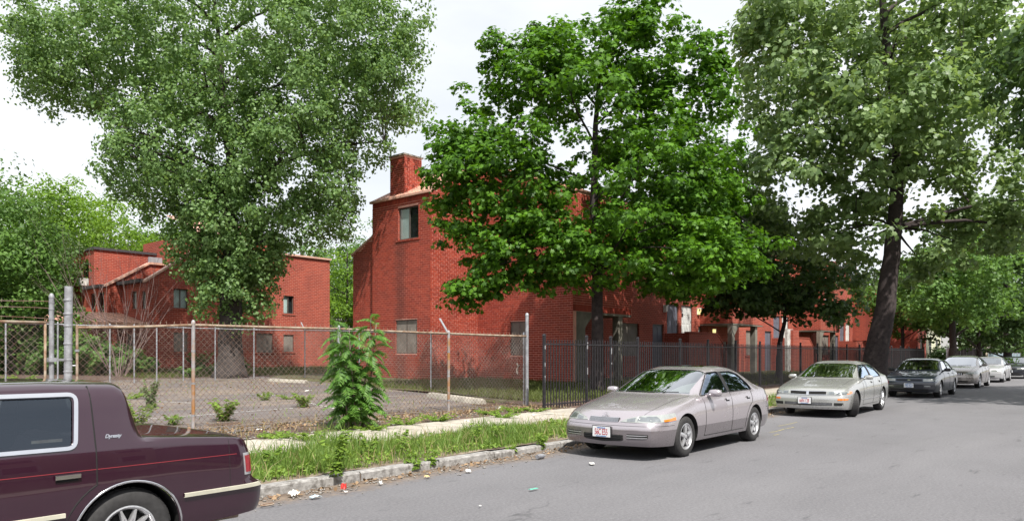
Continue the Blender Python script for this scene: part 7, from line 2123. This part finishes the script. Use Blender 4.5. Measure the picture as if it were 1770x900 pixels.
weed_plant('low straggling weed by the edge of the plum saloon roof', V_(222, 690), 0.22, 14, 0.9, 0.10, 'weed', per=24, lean=0.9)
weed_plant('small weed clump in the lot below the big cottonwood', V_(458, 692), 0.26, 9, 0.3, 0.09, 'weed', per=24)
weed_plant('tiny pale weed behind the rusty post foot', V_(300, 735), 0.22, 6, 0.2, 0.10, 'weed', per=20)
weed_plant('low weed at the far parking line left of the shrub', V_(500, 690), 0.16, 8, 0.5, 0.08, 'weed', per=20, lean=0.9)
weed_plant('straggly weed clump inside the gate beside the yellow log', V_(12, 640), 0.42, 12, 0.6, 0.14, 'weed', per=26)
weed_plant('weedy patch inside the gate mesh above the plum roof', V_(30, 662), 0.34, 14, 0.9, 0.13, 'weed', per=26, lean=0.8)
for i, (px, py, lab) in enumerate(((485, 757, 'low grassy weed at the sidewalk edge behind the plum boot'), (643, 744, 'small round weed on the sidewalk edge right of the tall shrub'), (530, 760, 'thin weed tuft by the wire fence foot'),
                   (700, 734, 'spreading weed mat along the back edge of the sidewalk'), (758, 728, 'weed mat left of the leaning rusty post foot'), (845, 716, 'yellow green weed between the post and the corner post'),
                   (890, 712, 'broad leafy weed in front of the corner post'), (925, 712, 'leafy weed at the foot of the iron fence start'), (868, 722, 'low weed mat close to the sidewalk near the rag'))):
    g0 = V_(px, py); weed_plant(lab, g0, R.uniform(0.10, 0.2), 14, 0.5, 0.075, 'weed', per=24, lean=0.9, group='weeds along the back of the sidewalk')
for i, (px, py, lab) in enumerate(((748, 800, 'tall thin weed standing above the verge grass centre'), (818, 772, 'slim leafy weed in the verge before the silver saloon'), (862, 764, 'tall leafy weed in the verge nearest the lilac saloon'), (690, 790, 'pale leafy weed at the back of the verge'),
                   (770, 823, 'drooping weed growing out of a kerb joint'), (900, 788, 'short weed over the kerb joint near the lilac saloon'), (940, 775, 'bushy weed in the verge beside the lilac bumper'), (470, 815, 'grassy weed clump right behind the plum bumper'), (640, 795, 'leafy weed in the middle of the long grass'))):
    g0 = V_(px, py); weed_plant(lab, (g0[0], max(g0[1], 7.2), 0.1 if g0[1] > 7.2 else 0.02), R.uniform(0.30, 0.45) if i not in (4, 5) else 0.16, 4, 0.10, 0.085, 'weed', per=26, group='weeds in the verge')
for (px, py, h_, lab) in ((407, 648, 0.9, 'leafy sucker bush at the foot of the cottonwood trunk'), (345, 640, 1.2, 'bushy growth left of the cottonwood trunk'), (330, 652, 0.5, 'low green plant by the back fence post'), (370, 650, 0.6, 'dark leafy plant beneath the cottonwood')):
    weed_plant(lab, V_(px, py), h_, 14, 0.6, 0.16, 'leaf_mid', 'leafy_bush', 'round', 36, 'bush', 0.6)

# tall compound-leaved shrub through the wire fence
sh0 = V_(612, 741)
shr = thing('sumac_shrub', 'bright green shrub with long compound leaves growing at the wire fence', 'shrub', sh0)
def frond_mesh(seed):
    """a drooping rachis with hanging leaflets either side"""
    r = random.Random(seed); n = 10; L = 0.60
    m = MB(); pts = [Vector((0, L * (f - 0.16 * f * f), 0.32 * f - 0.52 * f * f)) for f in [k / 8 for k in range(9)]]
    m.tube(pts, [0.006 - 0.0005 * k for k in range(9)], 3, cap=False)
    for k in range(1, n + 1):
        f = 0.12 + 0.88 * k / (n + 0.1); f = min(f, 0.999); i = min(7, int(f * 8)); p = pts[i].lerp(pts[i + 1], f * 8 - i)
        ll = 0.145 * (0.75 + 0.5 * math.sin(math.pi * min(1, f * 0.85 + 0.1))) * r.uniform(0.85, 1.15)
        for s in ((-1, 1) if k < n else (-1, 1, 0)):
            d = Vector((s * 0.80, 0.30 if s else 0.8, -0.55 - 0.35 * r.random())).normalized()
            up = Vector((s * 0.35, 0.45, 0.85)).normalized(); w = d.cross(up).normalized() * ll * 0.19
            nz = up * -0.012
            m.add([p, p + d * ll * 0.32 + w + nz, p + d * ll, p + d * ll * 0.32 - w + nz, p + d * ll * 0.42], [(0, 1, 4), (1, 2, 4), (2, 3, 4), (3, 0, 4)])
    me = bpy.data.meshes.new('frond'); me.from_pydata(m.v, [], m.f); me.materials.append(M['leaf_ail']); return me
fm = [frond_mesh(k) for k in range(5)]
def add_frond(p, az, pitch, sc):
    o = bpy.data.objects.new('frond', fm[R.randrange(5)]); COL.objects.link(o); o.parent = shr
    o.location = (p.x - sh0[0], p.y - sh0[1], p.z - sh0[2]); o.rotation_euler = (pitch, R.uniform(-0.3, 0.3), az); o.scale = (sc, sc, sc)
for k in range(9):
    a = R.uniform(0, 6.28); H = (2.15, 2.05, 1.95, 1.85, 1.7, 1.5, 1.2, 0.9, 2.0)[k]
    b = Vector((sh0[0] + 0.14 * math.cos(a), sh0[1] + 0.14 * math.sin(a), sh0[2])); d = Vector((math.cos(a) * 0.16 + 0.02, math.sin(a) * 0.12, 1)).normalized()
    pts = [b + d * H * f + Vector((0.05 * math.sin(f * 3 + k), 0.04 * math.cos(f * 2.5 + k), 0)) for f in (0, .25, .5, .75, 1)]
    m = MB(); m.tube(pts, [0.016, 0.014, 0.012, 0.009, 0.005], 6); m.build('stem', M['leaf_mid'] if k > 5 else M['twig'], shr, smooth=True)
    nfr = int(H * 15)
    for q in range(nfr):
        f = 0.10 + 0.9 * (q + R.random() * 0.6) / nfr; f = min(f, 0.995); i = min(3, int(f * 4)); p = pts[i].lerp(pts[i + 1], f * 4 - i)
        add_frond(p, q * 2.4 + k + R.uniform(-0.3, 0.3), R.uniform(-0.2, 0.45) + (0.6 if f > 0.93 else 0), R.uniform(0.58, 0.86) * (1.0 if f < 0.85 else 0.85))

# bushes along the back left
def bush(label, px, py, rx, rz, n, mat, leaf=0.16, kind='rhomb', v=None):
    b = V_(px, py) if v is None else (along(px, v), v, terrain(v)); t = thing('bush', label, 'bush', b, 'bushes along the back of the lot')
    m = MB()
    for k in range(7):
        a = k * 0.9; m.tube([(b[0], b[1], b[2] - 0.05), (b[0] + math.cos(a) * rx * 0.3, b[1] + math.sin(a) * rx * 0.3, b[2] + rz * 0.6), (b[0] + math.cos(a) * rx * 0.6, b[1] + math.sin(a) * rx * 0.6, b[2] + rz * 1.2)], [0.03, 0.02, 0.008], 5)
    m.build('stems', M['bark'], t)
    c = np.array([b[0], b[1], b[2] + rz * 0.75]); g = NP.normal(size=(n, 3)); g /= np.linalg.norm(g, axis=1, keepdims=True)
    lump = 0.72 + 0.28 * np.sin(g[:, 0] * 7 + px) * np.cos(g[:, 1] * 6 + g[:, 2] * 5)
    pos = c + g * np.array([rx, rx, rz]) * (lump * NP.uniform(0.4, 1.0, n) ** 0.5)[:, None]
    pos[:, 2] = np.maximum(pos[:, 2], b[2] + 0.02)
    leaf_mesh('foliage', pos, g + np.array([0, 0, 0.5]) + NP.normal(size=(n, 3)) * 0.4, leaf, kind, M[mat], t)
bush('dense green bush left of the stepped house below the bare shrub', 160, 0, 1.6, 1.25, 5200, 'leaf_mid', v=38.5)
bush('spreading bush under the leafless shrub near the brick wall', 205, 0, 1.6, 0.95, 4200, 'leaf_mid', v=38)
bush('low bush trailing right towards the brick wall', 245, 0, 1.0, 0.6, 2400, 'leaf_mid', v=38)
bush('bright bush just right of the tall gate post', 133, 0, 1.1, 1.7, 4200, 'leaf_lime', v=40)
bush('dark overgrown bush behind the gate mesh on the left', 40, 0, 2.8, 1.9, 7000, 'leaf_dark', 0.2, v=43)
bush('leafy bush between gate and post at the lot edge', 75, 0, 1.5, 1.3, 5200, 'leaf_mid', 0.17, v=40)
bush('dark tall thicket at the extreme left behind the gate', -10, 0, 2.6, 2.6, 7000, 'leaf_dark', 0.22, v=42)
bush('small round bush in the lawn gap beside the yellow house', 1632, 634, 1.9, 1.5, 2400, 'leaf_dark', 0.22)

# litter, crumpled sheets and packets
def crumple(name, label, px, py, w, l, mat, h=0.05, seed=1, z=None, cat='litter'):
    b = V_(px, py); r = random.Random(seed); n = 6; w, l, h = w * 0.78, l * 0.78, h * 0.78
    zz = 0.012 if b[1] < KERB else b[2]
    rot = r.uniform(0, 3.1); pts = []
    for i in range(n):
        row = []
        for j in range(n):
            x, y = (i / (n - 1) - 0.5) * w * (0.85 + 0.12 * r.uniform(-1, 1)), (j / (n - 1) - 0.5) * l * (0.85 + 0.12 * r.uniform(-1, 1))
            row.append((b[0] + x * math.cos(rot) - y * math.sin(rot), b[1] + x * math.sin(rot) + y * math.cos(rot), zz + 0.008 + h * r.random() * (0.4 + 0.6 * math.sin(math.pi * i / (n - 1)))))
        pts.append(row)
    m = MB(); m.grid(pts); o = m.build(name, mat, recalc=False)
    sol = o.modifiers.new('thickness', 'SOLIDIFY'); sol.thickness = 0.004
    return tag(o, label, cat)
crumple('paper_litter', 'crumpled white paper on the kerb by the plum bumper', 509, 859, 0.17, 0.13, M['paper'], 0.11, 1)
crumple('paper_litter', 'flat pale blue and white scrap in the gutter', 545, 862, 0.16, 0.09, M['paper_blue'], 0.035, 2)
crumple('red_wrapper', 'shiny red wrapper lying against the kerb', 594, 848, 0.11, 0.07, M['red_wrap'], 0.10, 3)
crumple('paper_litter', 'small white scrap just below the red wrapper', 598, 853, 0.05, 0.05, M['paper'], 0.02, 4)
crumple('paper_litter', 'white cup scrap in the gutter under the kerb', 657, 839, 0.07, 0.06, M['paper'], 0.06, 5)
crumple('paper_litter', 'yellow tan packet in the gutter dirt', 738, 827, 0.10, 0.07, M['paper_tan'], 0.04, 6)
crumple('paper_litter', 'white carton scrap in the gutter halfway to the lilac saloon', 809, 817, 0.12, 0.09, M['paper'], 0.05, 7)
crumple('paper_litter', 'flat white sheet on the road before the lilac saloon', 1023, 803, 0.22, 0.10, M['paper'], 0.015, 8)
crumple('plastic_litter', 'green strip of plastic on the open road', 922, 848, 0.05, 0.19, M['green_plastic'], 0.015, 9)
crumple('paper_litter', 'white scrap among the weeds by the tall shrub', 675, 735, 0.22, 0.15, M['paper'], 0.07, 10)
crumple('paper_litter', 'white scrap on the sidewalk edge below the rusty post', 807, 728, 0.16, 0.1, M['paper'], 0.04, 11)
crumple('paper_litter', 'white cup by the corner post weeds', 865, 706, 0.12, 0.12, M['paper'], 0.10, 12)
crumple('paper_litter', 'white scrap at the sidewalk edge below the iron fence', 922, 718, 0.14, 0.1, M['paper'], 0.06, 13)
crumple('paper_litter', 'white scrap on the lot beside the tall shrub', 533, 676, 0.45, 0.22, M['paper'], 0.06, 14)
crumple('paper_litter', 'small white scrap on the lot near the wire fence', 448, 743, 0.16, 0.08, M['paper'], 0.03, 15)
crumple('paper_litter', 'tiny white speck of paper out on the road', 830, 877, 0.035, 0.03, M['paper'], 0.01, 16)
crumple('paper_litter', 'small pale scrap by the tyre of the lilac saloon', 1077, 808, 0.07, 0.05, M['paper_tan'], 0.01, 17) if False else None
b = V_(935, 793); m = MB()
m.lathe([(0.001, -0.09), (0.033, -0.09), (0.034, 0.05), (0.016, 0.075), (0.014, 0.10), (0.001, 0.10)], (b[0], b[1], 0.045), 'x', 14); o = m.build('crushed_can', M['galv'], smooth=True, sharp=40); tag(o, 'grey can lying in the gutter near the lilac saloon', 'can')
b = V_(462, 876); m = MB(); m.tube([(b[0] + 0.07 * math.cos(t), b[1] + 0.04 * math.sin(t), 0.03) for t in [6.28 * k / 14 for k in range(15)]], 0.008, 5); o = m.build('rubber_ring', M['rust']); tag(o, 'small brown loop of cord in the gutter behind the plum bumper', 'cord')
# broken stone and grit along the gutter and dirt strip
def grit(n, f, s):
    V0 = np.array([(1,0,0),(-1,0,0),(0,1,0),(0,-1,0),(0,0,1),(0,0,-1)], float); F0 = [(0,2,4),(2,1,4),(1,3,4),(3,0,4),(2,0,5),(1,2,5),(3,1,5),(0,3,5)]
    q = np.array([f() for _ in range(n)]); sc = NP.gamma(2, s, (n, 1, 3)) + s * 0.5; sc[:, :, 2] *= 0.5
    W = V0[None] * sc + q[:, None]
    base = np.arange(n)[:, None] * 6; idx = np.concatenate([base + np.array(t) for t in F0], 1).ravel()
    o = np_mesh('gravel', W.reshape(-1, 3), idx, np.full(n * 8, 3), M['stone']); o['kind'] = 'stuff'
grit(1800, lambda: (R.uniform(2, 22), 7.14 - abs(R.gauss(0, 0.25)), 0.01), 0.006)
grit(900, lambda: (R.uniform(2, 16), R.uniform(11.3, 13.2), 0.11), 0.010)

# dead straw among the verge grass and the lot edge
M['straw'] = leaf_material('dead_straw', (0.20, 0.155, 0.08), (0.42, 0.34, 0.19), 0.2, 0.8, 0.2, 2.0)
p = scatter(2400, 0.5, 17, 7.36, 9.22, None)
blades('dead_grass', np.column_stack([p, np.full(len(p), 0.10)]), NP.gamma(4.0, 0.04, len(p)) + 0.03, 0.004, M['straw'], 1.1)
p = scatter(2600, 2, 16, 11.3, 13.6, None)
blades('dead_grass', np.column_stack([p, np.full(len(p), 0.105)]), NP.gamma(2.0, 0.03, len(p)) + 0.02, 0.005, M['straw'], 1.2)
p = scatter(2400, -6, 18, 13.6, 31, None); zz = np.array([terrain(v) for v in p[:, 1]])
blades('grass', np.column_stack([p, zz]), NP.gamma(2.0, 0.03, len(p)) + 0.01, 0.007, M['weed'], 1.2)
